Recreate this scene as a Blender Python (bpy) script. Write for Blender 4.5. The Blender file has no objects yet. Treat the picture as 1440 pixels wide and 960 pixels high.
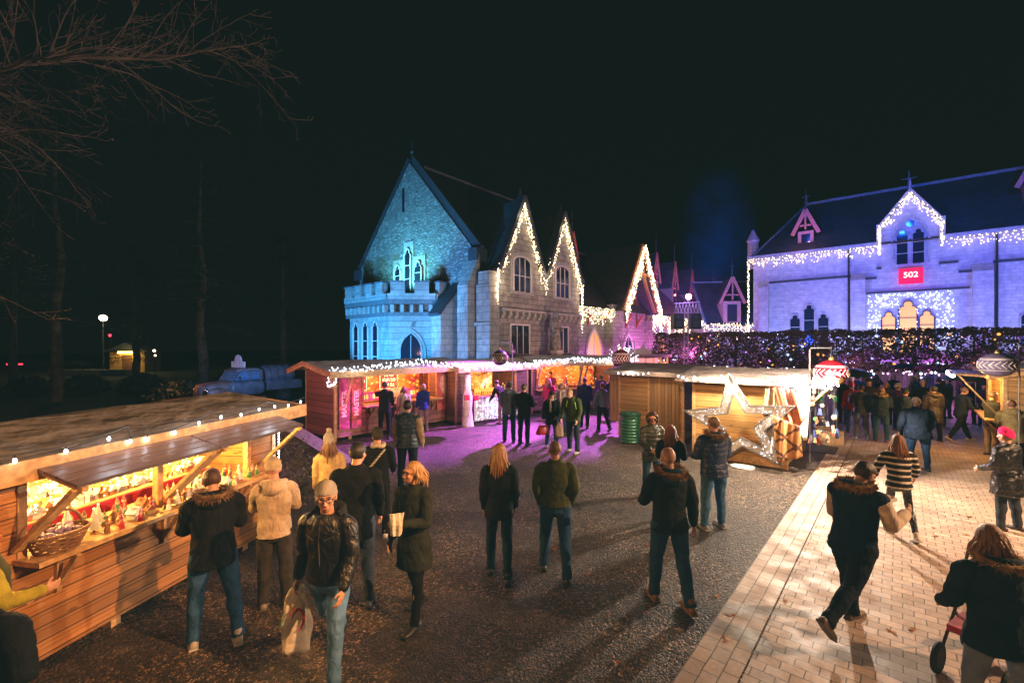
import bpy, bmesh, math, random
from mathutils import Vector, Matrix, noise
R = math.radians
PI = math.pi
rng = random.Random(7)
sc = bpy.context.scene
COL = sc.collection
F, HY, CX, CH = 640.0, 485.0, 720.0, 3.0          # lens in photo pixels, horizon row, centre column, eye height

def G(px, py, z=0.0):
    "ground point seen at a pixel"
    Y = F * (CH - z) / (py - HY)
    return Vector(((px - CX) / F * Y, Y, z))
def D(px, Y, z=0.0):
    return Vector(((px - CX) / F * Y, Y, z))
def ZZ(py, Y):
    return CH - (py - HY) / F * Y

SPLIT = {'post', 'brace', 'pilaster', 'porch_pier', 'drainpipe', 'eave_bracket', 'buttress', 'batten', 'leg', 'pillar', 'gable_board', 'merlon_parapet', 'red_bow', 'finial', 'corner_pier', 'wing_flank', 'running_board', 'awning', 'window_panel', 'cheek', 'red_panel', 'steel_post'}
# ---------------------------------------------------------------- mesh builder
class MB:
    def __init__(s): s.v = []; s.f = []
    def add(s, vs, fs):
        b = len(s.v); s.v += [tuple(v) for v in vs]; s.f += [tuple(i + b for i in f) for f in fs]; return s
    def box(s, c, d, M=None):
        x, y, z = d[0] / 2, d[1] / 2, d[2] / 2
        vs = [Vector((i, j, k)) for k in (-z, z) for j in (-y, y) for i in (-x, x)]
        if M is not None: vs = [M @ v for v in vs]
        c = Vector(c)
        return s.add([v + c for v in vs], [(0, 2, 3, 1), (4, 5, 7, 6), (0, 1, 5, 4), (2, 6, 7, 3), (0, 4, 6, 2), (1, 3, 7, 5)])
    def bb(s, x0, x1, y0, y1, z0, z1):
        return s.box(((x0 + x1) / 2, (y0 + y1) / 2, (z0 + z1) / 2), (abs(x1 - x0), abs(y1 - y0), abs(z1 - z0)))
    def beam(s, a, b, w, h=None, up=(0, 0, 1)):
        a = Vector(a); b = Vector(b); d = b - a; L = d.length
        if L < 1e-6: return s
        h = h or w; d.normalize(); u = Vector(up)
        if abs(d.dot(u)) > .99: u = Vector((1, 0, 0))
        r = d.cross(u).normalized(); u = r.cross(d)
        vs = [a + r * i * w / 2 + u * j * h / 2 + d * k * L for k in (0, 1) for j in (-1, 1) for i in (-1, 1)]
        return s.add(vs, [(0, 2, 3, 1), (4, 5, 7, 6), (0, 1, 5, 4), (2, 6, 7, 3), (0, 4, 6, 2), (1, 3, 7, 5)])
    def ring(s, c, r, n, X, Y, ry=None):
        ry = r if ry is None else ry
        return [c + X * (r * math.cos(2 * PI * i / n)) + Y * (ry * math.sin(2 * PI * i / n)) for i in range(n)]
    def tube(s, pts, rad, n=8, cap=True, flat=1.0):
        pts = [Vector(p) for p in pts]
        if not hasattr(rad, '__len__'): rad = [rad] * len(pts)
        b = len(s.v); m = len(pts); pX = None
        for i, p in enumerate(pts):
            d = (pts[min(i + 1, m - 1)] - pts[max(i - 1, 0)])
            d = d.normalized() if d.length > 1e-9 else Vector((0, 0, 1))
            if pX is None:
                X = d.orthogonal().normalized()
            else:
                X = (pX - d * pX.dot(d)); X = X.normalized() if X.length > 1e-6 else d.orthogonal().normalized()
            pX = X; Y = d.cross(X)
            s.v += [tuple(q) for q in s.ring(p, rad[i], n, X, Y, rad[i] * flat)]
        for i in range(m - 1):
            for j in range(n):
                k = (j + 1) % n
                s.f.append((b + i * n + j, b + i * n + k, b + (i + 1) * n + k, b + (i + 1) * n + j))
        if cap:
            s.f.append(tuple(b + j for j in reversed(range(n)))); s.f.append(tuple(b + (m - 1) * n + j for j in range(n)))
        return s
    def capsule(s, a, b, r0, r1, n=12):
        a = Vector(a); b = Vector(b); d = b - a
        d = d.normalized() if d.length > 1e-6 else Vector((0, 0, 1))
        P = []; Q = []
        for t in (0.05, .35, .7): P.append(a - d * r0 * math.cos(t * PI / 2)); Q.append(r0 * math.sin(t * PI / 2))
        P += [a, b]; Q += [r0, r1]
        for t in (.7, .35, .05): P.append(b + d * r1 * math.cos(t * PI / 2)); Q.append(r1 * math.sin(t * PI / 2))
        return s.tube(P, Q, n)
    def loft(s, rings, n=20, cap=True):
        "rings: (cx,cy,cz,rx,ry)  horizontal ellipses"
        b = len(s.v); m = len(rings)
        for (cx, cy, cz, rx, ry) in rings:
            for i in range(n):
                a = 2 * PI * i / n
                s.v.append((cx + rx * math.cos(a), cy + ry * math.sin(a), cz))
        for i in range(m - 1):
            for j in range(n):
                k = (j + 1) % n
                s.f.append((b + i * n + j, b + i * n + k, b + (i + 1) * n + k, b + (i + 1) * n + j))
        if cap:
            s.f.append(tuple(b + j for j in reversed(range(n)))); s.f.append(tuple(b + (m - 1) * n + j for j in range(n)))
        return s
    def ball(s, c, r, nu=12, nv=8, fn=None, M=None):
        c = Vector(c); r = Vector(r) if hasattr(r, '__len__') else Vector((r, r, r))
        b = len(s.v)
        def put(th, ph):
            d = Vector((math.sin(th) * math.cos(ph), math.sin(th) * math.sin(ph), math.cos(th)))
            k = fn(d) if fn else 1.0
            q = Vector((d.x * r.x, d.y * r.y, d.z * r.z)) * k
            if M is not None: q = M @ q
            s.v.append(tuple(c + q))
        put(0, 0)
        for i in range(1, nv):
            for j in range(nu): put(PI * i / nv, 2 * PI * j / nu)
        put(PI, 0)
        for j in range(nu):
            k = (j + 1) % nu
            s.f.append((b, b + 1 + j, b + 1 + k))
            for i in range(nv - 2):
                s.f.append((b + 1 + i * nu + j, b + 1 + (i + 1) * nu + j, b + 1 + (i + 1) * nu + k, b + 1 + i * nu + k))
            e = b + 1 + (nv - 2) * nu
            s.f.append((e + j, b + 1 + (nv - 1) * nu, e + k))
        return s
    def octa(s, c, r):
        x, y, z = c
        return s.add([(x + r, y, z), (x - r, y, z), (x, y + r, z), (x, y - r, z), (x, y, z + r), (x, y, z - r)],
                     [(0, 2, 4), (2, 1, 4), (1, 3, 4), (3, 0, 4), (2, 0, 5), (1, 2, 5), (3, 1, 5), (0, 3, 5)])
    def prism(s, poly, fn, d):
        "poly: 2d points; fn(u,v,w)->3d ; extruded w 0..d"
        n = len(poly); b = len(s.v)
        for w in (0, d):
            for (u, v) in poly: s.v.append(tuple(fn(u, v, w)))
        s.f.append(tuple(b + i for i in reversed(range(n)))); s.f.append(tuple(b + n + i for i in range(n)))
        for i in range(n):
            j = (i + 1) % n; s.f.append((b + i, b + j, b + n + j, b + n + i))
        return s
    def quad(s, a, b, c, d): return s.add([a, b, c, d], [(0, 1, 2, 3)])
    def blade(s, a, b, w, side):
        a = Vector(a); b = Vector(b); sd = Vector(side) * w
        return s.add([a - sd, a + sd, b], [(0, 1, 2)])
    def mesh(s, name):
        me = bpy.data.meshes.new(name); me.from_pydata(s.v, [], s.f); me.update(); return me
    def islands(s):
        p = list(range(len(s.v)))
        def f(a):
            while p[a] != a: p[a] = p[p[a]]; a = p[a]
            return a
        for q in s.f:
            r0 = f(q[0])
            for i in q[1:]: p[f(i)] = r0
        g = {}
        for q in s.f: g.setdefault(f(q[0]), []).append(q)
        out = []
        for k in sorted(g):
            m = MB(); mp = {}
            for q in g[k]:
                for i in q:
                    if i not in mp: mp[i] = len(m.v); m.v.append(s.v[i])
                m.f.append(tuple(mp[i] for i in q))
            out.append(m)
        return out
    def build(s, name, mat, parent=None, smooth=False, fix=True, loc=None):
        if (name in SPLIT or name == 'bulb') and not getattr(s, 'one', False):
            ps = s.islands() if len(s.f) < 3000 or name != 'bulb' else []; o = None
            if 1 < len(ps) < (60 if name != 'bulb' else 46):
                for m in ps: m.one = True; o = m.build(name, mat, parent, smooth, fix, loc)
                return o
        me = s.mesh(name)
        if fix:
            bm = bmesh.new(); bm.from_mesh(me); bmesh.ops.recalc_face_normals(bm, faces=bm.faces); bm.to_mesh(me); bm.free()
        if smooth:
            for p in me.polygons: p.use_smooth = True
        if mat is not None: me.materials.append(mat)
        o = bpy.data.objects.new(name, me); COL.objects.link(o)
        if name == 'bulb' and not getattr(s, 'one', False): o['kind'] = 'stuff'
        if parent is not None: o.parent = parent
        if loc is not None: o.location = loc
        return o

def tag(o, label=None, cat=None, group=None, kind=None):
    if label: o['label'] = label
    if cat: o['category'] = cat
    if group: o['group'] = group
    if kind: o['kind'] = kind
    return o
def thing(name, label, cat, loc=(0, 0, 0), rz=0.0, group=None):
    o = bpy.data.objects.new(name, None); COL.objects.link(o)
    o.location = loc; o.rotation_euler = (0, 0, rz)
    return tag(o, label, cat, group)
def dup(root, loc=None, rz=None, label=None, scale=None, rot=None):
    def cp(o, par):
        c = o.copy(); COL.objects.link(c)
        if par is not None: c.parent = par
        for ch in o.children: cp(ch, c)
        return c
    r = cp(root, None)
    if loc is not None: r.location = loc
    if rz is not None: r.rotation_euler = (0, 0, rz)
    if rot is not None: r.rotation_euler = rot
    if label: r['label'] = label
    if scale: r.scale = (scale,) * 3
    return r

# ---------------------------------------------------------------- materials
def newmat(name):
    m = bpy.data.materials.new(name); m.use_nodes = True
    nt = m.node_tree; b = nt.nodes['Principled BSDF']
    return m, nt, b
def N(nt, t, **kw):
    n = nt.nodes.new(t)
    for k, v in kw.items():
        if k in n.inputs: n.inputs[k].default_value = v
        else: setattr(n, k, v)
    return n
def L(nt, a, b): nt.links.new(a, b)
def math_(nt, op, a, b=None, c=None):
    n = nt.nodes.new('ShaderNodeMath'); n.operation = op
    for i, x in enumerate((a, b, c)):
        if x is None: continue
        if isinstance(x, (int, float)): n.inputs[i].default_value = x
        else: nt.links.new(x, n.inputs[i])
    return n.outputs[0]
def mixc(nt, fac, a, b, mode='MIX'):
    n = nt.nodes.new('ShaderNodeMix'); n.data_type = 'RGBA'; n.blend_type = mode
    for i, x in ((0, fac), (6, a), (7, b)):
        if isinstance(x, (int, float)): n.inputs[i].default_value = x
        elif isinstance(x, (tuple, list)): n.inputs[i].default_value = (x[0], x[1], x[2], 1)
        else: nt.links.new(x, n.inputs[i])
    return n.outputs[2]
def ramp(nt, fac, stops):
    n = nt.nodes.new('ShaderNodeValToRGB'); L(nt, fac, n.inputs[0]); cr = n.color_ramp
    while len(cr.elements) < len(stops): cr.elements.new(.5)
    for e, (p, c) in zip(cr.elements, stops):
        e.position = p; e.color = (c, c, c, 1) if isinstance(c, (int, float)) else (*c, 1)
    return n.outputs[0]
def coord(nt, scale=(1, 1, 1), loc=(0, 0, 0), rot=(0, 0, 0)):
    tc = nt.nodes.new('ShaderNodeTexCoord'); mp = nt.nodes.new('ShaderNodeMapping')
    mp.inputs['Scale'].default_value = scale; mp.inputs['Location'].default_value = loc; mp.inputs['Rotation'].default_value = rot
    L(nt, tc.outputs['Object'], mp.inputs[0]); return mp.outputs[0]
def noi(nt, vec, scale, detail=3, rough=.5, dist=0):
    n = N(nt, 'ShaderNodeTexNoise', Scale=scale, Detail=detail, Roughness=rough, Distortion=dist)
    L(nt, vec, n.inputs['Vector']); return n.outputs[0]
def bump(nt, b, h, strength=.3, dist=.01):
    n = N(nt, 'ShaderNodeBump', Strength=strength, Distance=dist); L(nt, h, n.inputs['Height']); L(nt, n.outputs[0], b.inputs['Normal']); return n
_mc = {}
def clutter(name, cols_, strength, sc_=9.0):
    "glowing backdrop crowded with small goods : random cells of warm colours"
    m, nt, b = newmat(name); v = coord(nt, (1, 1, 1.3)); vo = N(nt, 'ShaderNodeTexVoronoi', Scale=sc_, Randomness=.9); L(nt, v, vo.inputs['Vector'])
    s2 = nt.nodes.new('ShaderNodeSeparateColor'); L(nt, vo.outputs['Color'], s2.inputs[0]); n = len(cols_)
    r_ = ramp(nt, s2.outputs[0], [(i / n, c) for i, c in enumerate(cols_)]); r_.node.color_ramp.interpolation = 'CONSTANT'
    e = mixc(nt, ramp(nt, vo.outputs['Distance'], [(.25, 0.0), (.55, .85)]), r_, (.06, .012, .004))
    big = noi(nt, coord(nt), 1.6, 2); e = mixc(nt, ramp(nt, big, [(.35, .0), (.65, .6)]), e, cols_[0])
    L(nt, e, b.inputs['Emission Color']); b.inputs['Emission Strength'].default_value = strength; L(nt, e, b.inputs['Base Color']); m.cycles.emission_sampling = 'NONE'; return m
def plain(name, col, rough=.6, metal=0.0, var=.25, vs=6, bs=60, bstr=.25, bd=.004, spec=.5):
    key = (name, tuple(col))
    if key in _mc: return _mc[key]
    m, nt, b = newmat(name); v = coord(nt)
    f = noi(nt, v, vs, 4)
    c0 = [x * (1 - var) for x in col]; c1 = [min(1, x * (1 + var)) for x in col]
    L(nt, mixc(nt, ramp(nt, f, [(.3, 0.0), (.7, 1.0)]), c0, c1), b.inputs['Base Color'])
    b.inputs['Roughness'].default_value = rough; b.inputs['Metallic'].default_value = metal
    b.inputs['Specular IOR Level'].default_value = spec
    if bstr: bump(nt, b, noi(nt, v, bs, 3), bstr, bd)
    _mc[key] = m; return m
def emit(name, col, strength, sample=False):
    key = (name, tuple(col), strength)
    if key in _mc: return _mc[key]
    m = bpy.data.materials.new(name); m.use_nodes = True; nt = m.node_tree
    b = nt.nodes['Principled BSDF']; b.inputs['Base Color'].default_value = (*[min(.8, c) for c in col], 1)
    b.inputs['Emission Color'].default_value = (*col, 1); b.inputs['Emission Strength'].default_value = strength
    m.cycles.emission_sampling = 'FRONT' if sample else 'NONE'
    _mc[key] = m; return m
def wood(name, col, dark=None, axis='X', plank=.14, vert=False, rough=.6, knots=.85):
    "boards: each board index shaded a little differently, grain along the board, knots"
    key = (name, tuple(col), axis, plank)
    if key in _mc: return _mc[key]
    m, nt, b = newmat(name)
    dark = dark or [c * .45 for c in col]
    tc = nt.nodes.new('ShaderNodeTexCoord'); sp = nt.nodes.new('ShaderNodeSeparateXYZ'); L(nt, tc.outputs['Object'], sp.inputs[0])
    across = sp.outputs[{'X': 'Z', 'Y': 'Z', 'Z': 'X', 'W': 'Y', 'V': 'Y'}[axis]]      # X,Y: boards stacked in z
    if axis in ('X', 'Y'): along = math_(nt, 'ADD', sp.outputs['X'], sp.outputs['Y'])
    elif axis == 'Z': along = sp.outputs['Z']; across = math_(nt, 'ADD', sp.outputs['X'], sp.outputs['Y'])
    elif axis == 'W': along = sp.outputs['X']
    idx = math_(nt, 'FLOOR', math_(nt, 'DIVIDE', across, plank))
    wn = nt.nodes.new('ShaderNodeTexWhiteNoise'); wn.noise_dimensions = '1D'; L(nt, idx, wn.inputs['W'])
    r = wn.outputs['Value']
    cb = nt.nodes.new('ShaderNodeCombineXYZ')
    L(nt, math_(nt, 'ADD', math_(nt, 'MULTIPLY', along, 1.6), math_(nt, 'MULTIPLY', r, 37.0)), cb.inputs[0])
    L(nt, math_(nt, 'MULTIPLY', across, 34.0), cb.inputs[1]); L(nt, math_(nt, 'MULTIPLY', r, 9.0), cb.inputs[2])
    g = noi(nt, cb.outputs[0], 1.3, 6, .62, .8)
    base = mixc(nt, ramp(nt, g, [(.28, 1.0), (.62, 0.0)]), col, dark)
    base = mixc(nt, math_(nt, 'MULTIPLY', r, .85), base, [c * .42 for c in col])
    # knots
    kb = nt.nodes.new('ShaderNodeCombineXYZ'); L(nt, math_(nt, 'ADD', along, math_(nt, 'MULTIPLY', r, 5.0)), kb.inputs[0]); L(nt, math_(nt, 'MULTIPLY', across, 2.2), kb.inputs[1])
    vo = N(nt, 'ShaderNodeTexVoronoi', Scale=2.6); L(nt, kb.outputs[0], vo.inputs['Vector'])
    kn = ramp(nt, vo.outputs['Distance'], [(.0, 1.0), (.09, .95), (.15, 0.0)])
    base = mixc(nt, math_(nt, 'MULTIPLY', kn, knots), base, [c * .14 for c in col])
    # stains
    base = mixc(nt, ramp(nt, noi(nt, tc.outputs['Object'], 1.1, 5), [(.42, 0.0), (.75, .5)]), base, [c * .35 for c in col])
    fr0 = math_(nt, 'FRACT', math_(nt, 'DIVIDE', across, plank)); ed0 = math_(nt, 'MINIMUM', fr0, math_(nt, 'SUBTRACT', 1.0, fr0))
    base = mixc(nt, ramp(nt, ed0, [(0.0, .85), (.035, .7), (.07, 0.0)]), base, [c * .12 for c in col])
    L(nt, base, b.inputs['Base Color']); b.inputs['Roughness'].default_value = rough
    fr = math_(nt, 'FRACT', math_(nt, 'DIVIDE', across, plank))
    edge = math_(nt, 'MINIMUM', fr, math_(nt, 'SUBTRACT', 1.0, fr))
    hh = math_(nt, 'ADD', math_(nt, 'MULTIPLY', ramp(nt, edge, [(0, 0.0), (.07, 1.0)]), 1.0), math_(nt, 'MULTIPLY', g, .2))
    bump(nt, b, hh, .6, .012)
    _mc[key] = m; return m
def masonry(name, c1, c2, mortar, bw=.5, bh=.25, rubble=False, bstr=.8):
    m, nt, b = newmat(name)
    tc = nt.nodes.new('ShaderNodeTexCoord'); sp = nt.nodes.new('ShaderNodeSeparateXYZ'); L(nt, tc.outputs['Object'], sp.inputs[0])
    cb = nt.nodes.new('ShaderNodeCombineXYZ'); L(nt, math_(nt, 'ADD', sp.outputs['X'], sp.outputs['Y']), cb.inputs[0]); L(nt, sp.outputs['Z'], cb.inputs[1])
    ns = N(nt, 'ShaderNodeTexNoise', Scale=1.2, Detail=2); L(nt, cb.outputs[0], ns.inputs['Vector'])
    vm = nt.nodes.new('ShaderNodeVectorMath'); vm.operation = 'MULTIPLY_ADD'; L(nt, ns.outputs['Color'], vm.inputs[0]); vm.inputs[1].default_value = (.16, .1, 0) if not rubble else (.5, .3, 0); L(nt, cb.outputs[0], vm.inputs[2])
    if rubble:
        mp = nt.nodes.new('ShaderNodeMapping'); mp.inputs['Scale'].default_value = (1 / bw, 1 / bh, 1); L(nt, vm.outputs[0], mp.inputs[0])
        vo = N(nt, 'ShaderNodeTexVoronoi', Scale=1.0); vo.feature = 'F1'; L(nt, mp.outputs[0], vo.inputs['Vector'])
        ve = N(nt, 'ShaderNodeTexVoronoi', Scale=1.0); ve.feature = 'DISTANCE_TO_EDGE'; L(nt, mp.outputs[0], ve.inputs['Vector'])
        s2 = nt.nodes.new('ShaderNodeSeparateColor'); L(nt, vo.outputs['Color'], s2.inputs[0])
        tone = s2.outputs[0]; joint = ramp(nt, ve.outputs['Distance'], [(.02, 0.0), (.1, 1.0)])
    else:
        br = N(nt, 'ShaderNodeTexBrick', Scale=1.0); br.inputs['Brick Width'].default_value = bw; br.inputs['Row Height'].default_value = bh
        br.inputs['Mortar Size'].default_value = .016; br.inputs['Mortar Smooth'].default_value = .3; br.inputs['Color1'].default_value = (0, 0, 0, 1); br.inputs['Color2'].default_value = (1, 1, 1, 1); br.inputs['Mortar'].default_value = (.5, .5, .5, 1)
        br.offset = .5; br.squash = .7; br.squash_frequency = 3
        L(nt, vm.outputs[0], br.inputs['Vector']); tone = br.outputs['Color']; joint = math_(nt, 'SUBTRACT', 1.0, br.outputs['Fac'])
    tex = noi(nt, tc.outputs['Object'], 3.0, 6, .65)
    base = mixc(nt, tone, c1, c2)
    base = mixc(nt, ramp(nt, tex, [(.3, .6), (.65, 0.0)]), base, [c * .35 for c in c1])
    base = mixc(nt, joint, mortar, base)
    L(nt, base, b.inputs['Base Color']); b.inputs['Roughness'].default_value = .85
    h = math_(nt, 'ADD', math_(nt, 'ADD', joint, math_(nt, 'MULTIPLY', tone, .5)), math_(nt, 'MULTIPLY', tex, .9))
    bump(nt, b, h, bstr, .05)
    return m
def slate(name, col):
    m, nt, b = newmat(name)
    tc = nt.nodes.new('ShaderNodeTexCoord'); sp = nt.nodes.new('ShaderNodeSeparateXYZ'); L(nt, tc.outputs['Object'], sp.inputs[0])
    cb = nt.nodes.new('ShaderNodeCombineXYZ'); L(nt, math_(nt, 'ADD', sp.outputs['X'], math_(nt, 'MULTIPLY', sp.outputs['Y'], .25)), cb.inputs[0]); L(nt, sp.outputs['Z'], cb.inputs[1])
    br = N(nt, 'ShaderNodeTexBrick', Scale=1.0); br.inputs['Brick Width'].default_value = .3; br.inputs['Row Height'].default_value = .2
    br.inputs['Mortar Size'].default_value = .012; br.inputs['Color1'].default_value = (*[c * .7 for c in col], 1); br.inputs['Color2'].default_value = (*[c * 1.3 for c in col], 1); br.inputs['Mortar'].default_value = (*[c * .3 for c in col], 1)
    L(nt, cb.outputs[0], br.inputs['Vector'])
    L(nt, mixc(nt, ramp(nt, noi(nt, tc.outputs['Object'], .7, 4), [(.35, 0.0), (.7, .6)]), br.outputs['Color'], [c * .4 for c in col]), b.inputs['Base Color'])
    b.inputs['Roughness'].default_value = .55
    bump(nt, b, br.outputs['Fac'], -.4, .02); return m
def fabric(name, col, rough=.85, weave=220, fold=.35, quilt=0, spec=.16, dots=None, sheen=0.0, stripes=None):
    m, nt, b = newmat(name); v = coord(nt)
    base = mixc(nt, ramp(nt, noi(nt, v, 9, 4), [(.3, 0.0), (.7, 1.0)]), [c * .72 for c in col], [min(1, c * 1.25) for c in col])
    tc = nt.nodes.new('ShaderNodeTexCoord'); sp = nt.nodes.new('ShaderNodeSeparateXYZ'); L(nt, tc.outputs['Object'], sp.inputs[0])
    if stripes:
        per, duty, c2, z0 = stripes
        fr = math_(nt, 'FRACT', math_(nt, 'DIVIDE', math_(nt, 'SUBTRACT', sp.outputs['Z'], z0), per))
        base = mixc(nt, math_(nt, 'LESS_THAN', fr, duty), base, c2)
    L(nt, base, b.inputs['Base Color']); b.inputs['Roughness'].default_value = rough; b.inputs['Specular IOR Level'].default_value = spec
    b.inputs['Sheen Weight'].default_value = sheen
    v2 = coord(nt, (1, 1, .45))
    h = math_(nt, 'ADD', math_(nt, 'MULTIPLY', noi(nt, v2, 11, 4, .55, 1.2), 1.0), math_(nt, 'MULTIPLY', noi(nt, v, weave, 2), .05))
    if quilt:
        q = math_(nt, 'ABSOLUTE', math_(nt, 'SINE', math_(nt, 'MULTIPLY', math_(nt, 'ADD', sp.outputs['Z'], math_(nt, 'MULTIPLY', noi(nt, v, 5, 2), .03)), PI / quilt)))
        q = math_(nt, 'POWER', q, .45)
        h = math_(nt, 'ADD', math_(nt, 'MULTIPLY', h, .8), math_(nt, 'MULTIPLY', q, .42))
    bump(nt, b, h, fold * 1.5, .03 if not quilt else .02)
    return m
# ================================================================ SETTING
# the yard's two main directions (paving edge, facades) and helpers in them
AU = R(40.4)
U = Vector((math.sin(AU), math.cos(AU), 0)); V = Vector((-math.cos(AU), math.sin(AU), 0))
RZU = math.atan2(U.y, U.x)            # local +X along U, local +Y along V

def gravel_mat():
    m, nt, b = newmat('gravel'); v = coord(nt)
    vo = N(nt, 'ShaderNodeTexVoronoi', Scale=34.0); L(nt, v, vo.inputs['Vector'])
    s2 = nt.nodes.new('ShaderNodeSeparateColor'); L(nt, vo.outputs['Color'], s2.inputs[0])
    vo2 = N(nt, 'ShaderNodeTexVoronoi', Scale=80.0); L(nt, v, vo2.inputs['Vector'])
    s3 = nt.nodes.new('ShaderNodeSeparateColor'); L(nt, vo2.outputs['Color'], s3.inputs[0])
    st = math_(nt, 'MULTIPLY', s2.outputs[0], s3.outputs[1])
    big = noi(nt, v, .42, 6, .68, .6); mid = noi(nt, v, 3.2, 4)
    base = ramp(nt, st, [(0.0, (.010, .008, .006)), (.25, (.040, .029, .021)), (.5, (.13, .08, .05)), (.74, (.66, .45, .30))])
    base = mixc(nt, ramp(nt, big, [(.40, 0.0), (.56, .85)]), base, (.030, .022, .017))
    base = mixc(nt, ramp(nt, mid, [(.55, 0.0), (.75, .5)]), base, (.16, .12, .085))
    L(nt, base, b.inputs['Base Color']); L(nt, ramp(nt, s3.outputs[0], [(0, .35), (1, .9)]), b.inputs['Roughness'])
    h = math_(nt, 'ADD', math_(nt, 'MULTIPLY', vo.outputs['Distance'], -1.0), math_(nt, 'MULTIPLY', vo2.outputs['Distance'], -.5))
    h = math_(nt, 'ADD', h, math_(nt, 'MULTIPLY', mid, 1.0))
    bump(nt, b, h, 1.0, .03); return m
def paver_mat(bw=.195, bh=.135, off=.5, name='pavers', edge=False):
    m, nt, b = newmat(name)
    v = coord(nt, rot=(0, 0, 0))
    sp = nt.nodes.new('ShaderNodeSeparateXYZ'); L(nt, v, sp.inputs[0])
    cb = nt.nodes.new('ShaderNodeCombineXYZ'); L(nt, sp.outputs['Y'], cb.inputs[0]); L(nt, sp.outputs['X'], cb.inputs[1])
    if edge: nt.links.clear(); L(nt, nt.nodes['Principled BSDF'].outputs[0], nt.nodes['Material Output'].inputs[0]); v = coord(nt); cb = nt.nodes.new('ShaderNodeMapping'); L(nt, v, cb.inputs[0])
    ns = N(nt, 'ShaderNodeTexNoise', Scale=6.0, Detail=2); L(nt, cb.outputs[0], ns.inputs['Vector'])
    vm = nt.nodes.new('ShaderNodeVectorMath'); vm.operation = 'MULTIPLY_ADD'; L(nt, ns.outputs['Color'], vm.inputs[0]); vm.inputs[1].default_value = (.012, .012, 0); L(nt, cb.outputs[0], vm.inputs[2])
    br = N(nt, 'ShaderNodeTexBrick', Scale=1.0); br.offset = off
    br.inputs['Brick Width'].default_value = bw; br.inputs['Row Height'].default_value = bh; br.inputs['Mortar Size'].default_value = .0055; br.inputs['Mortar Smooth'].default_value = .25; br.inputs['Bias'].default_value = 0
    br.inputs['Color1'].default_value = (0, 0, 0, 1); br.inputs['Color2'].default_value = (1, 1, 1, 1); br.inputs['Mortar'].default_value = (.5, .5, .5, 1)
    L(nt, vm.outputs[0], br.inputs['Vector'])
    base = mixc(nt, br.outputs['Color'], (.36, .255, .19), (.56, .42, .33))
    base = mixc(nt, ramp(nt, noi(nt, v, .9, 5, .6), [(.4, 0.0), (.7, .55)]), base, (.17, .125, .10))
    base = mixc(nt, ramp(nt, noi(nt, v, 22, 4, .7), [(.35, .35), (.6, 0.0)]), base, (.15, .115, .09))
    base = mixc(nt, br.outputs['Fac'], base, (.055, .042, .034))
    L(nt, base, b.inputs['Base Color']); L(nt, ramp(nt, noi(nt, v, 3, 3), [(.3, .45), (.7, .8)]), b.inputs['Roughness'])
    h = math_(nt, 'ADD', math_(nt, 'MULTIPLY', br.outputs['Fac'], -1.0), math_(nt, 'MULTIPLY', noi(nt, v, 70, 4, .7), .25))
    h = math_(nt, 'ADD', h, math_(nt, 'MULTIPLY', br.outputs['Color'], .25))
    bump(nt, b, h, .9, .012); return m

M_GRAVEL = gravel_mat()
g = MB(); g.quad((-160, -40, 0), (160, -40, 0), (160, 260, 0), (-160, 260, 0))
tag(g.build('gravel_ground', M_GRAVEL), kind='structure')
# paved walk right of the yard: its left edge runs along U through E0
E0 = G(945, 960)
def structure(name, mb, mat, loc=(0, 0, 0), rz=0):
    o = mb.build(name, mat); o.location = loc; o.rotation_euler = (0, 0, rz); return tag(o, kind='structure')
m = MB(); m.quad((-7, -22, .010), (40, -22, .010), (40, -.46, .010), (-7, -.46, .010)); structure('paved_walk', m, paver_mat(), E0, RZU)
m = MB(); m.quad((-7, -.445, .014), (40, -.445, .014), (40, -.0, .014), (-7, -.0, .014)); structure('paving_border', m, paver_mat(.22, .148, .5, 'border pavers', True), E0, RZU)
# dark lawn / park ground to the left and beyond, with a road
def grassmat():
    m, nt, b = newmat('dark turf'); v = coord(nt)
    L(nt, mixc(nt, noi(nt, v, 1.5, 5), (.012, .018, .010), (.035, .045, .02)), b.inputs['Base Color']); b.inputs['Roughness'].default_value = .95
    bump(nt, b, noi(nt, v, 40, 3), .8, .05); return m
m = MB(); m.add([(-160, 16, .005), (-11, 16, .005), (-9.5, 30, .005), (-14, 60, .005), (-30, 120, .005), (-160, 120, .005)], [(0, 1, 2, 3, 4, 5)]); structure('park_ground', m, grassmat())
m = MB(); m.quad((-120, 52, .01), (-20, 60, .01), (-20, 66, .01), (-120, 58, .01)); structure('park_road', m, plain('asphalt', (.06, .06, .06), .8))

# night sky is the world itself
w = bpy.data.worlds.new('World'); sc.world = w; w.use_nodes = True
nt = w.node_tree; bg = nt.nodes['Background']
tc = nt.nodes.new('ShaderNodeTexCoord'); sp = nt.nodes.new('ShaderNodeSeparateXYZ'); L(nt, tc.outputs['Generated'], sp.inputs[0])
cc = mixc(nt, ramp(nt, sp.outputs['Z'], [(.0, 0.0), (.5, 1.0)]), (.0016, .0017, .0020), (.0010, .0012, .0014))
L(nt, cc, bg.inputs['Color']); bg.inputs['Strength'].default_value = 1.0

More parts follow.
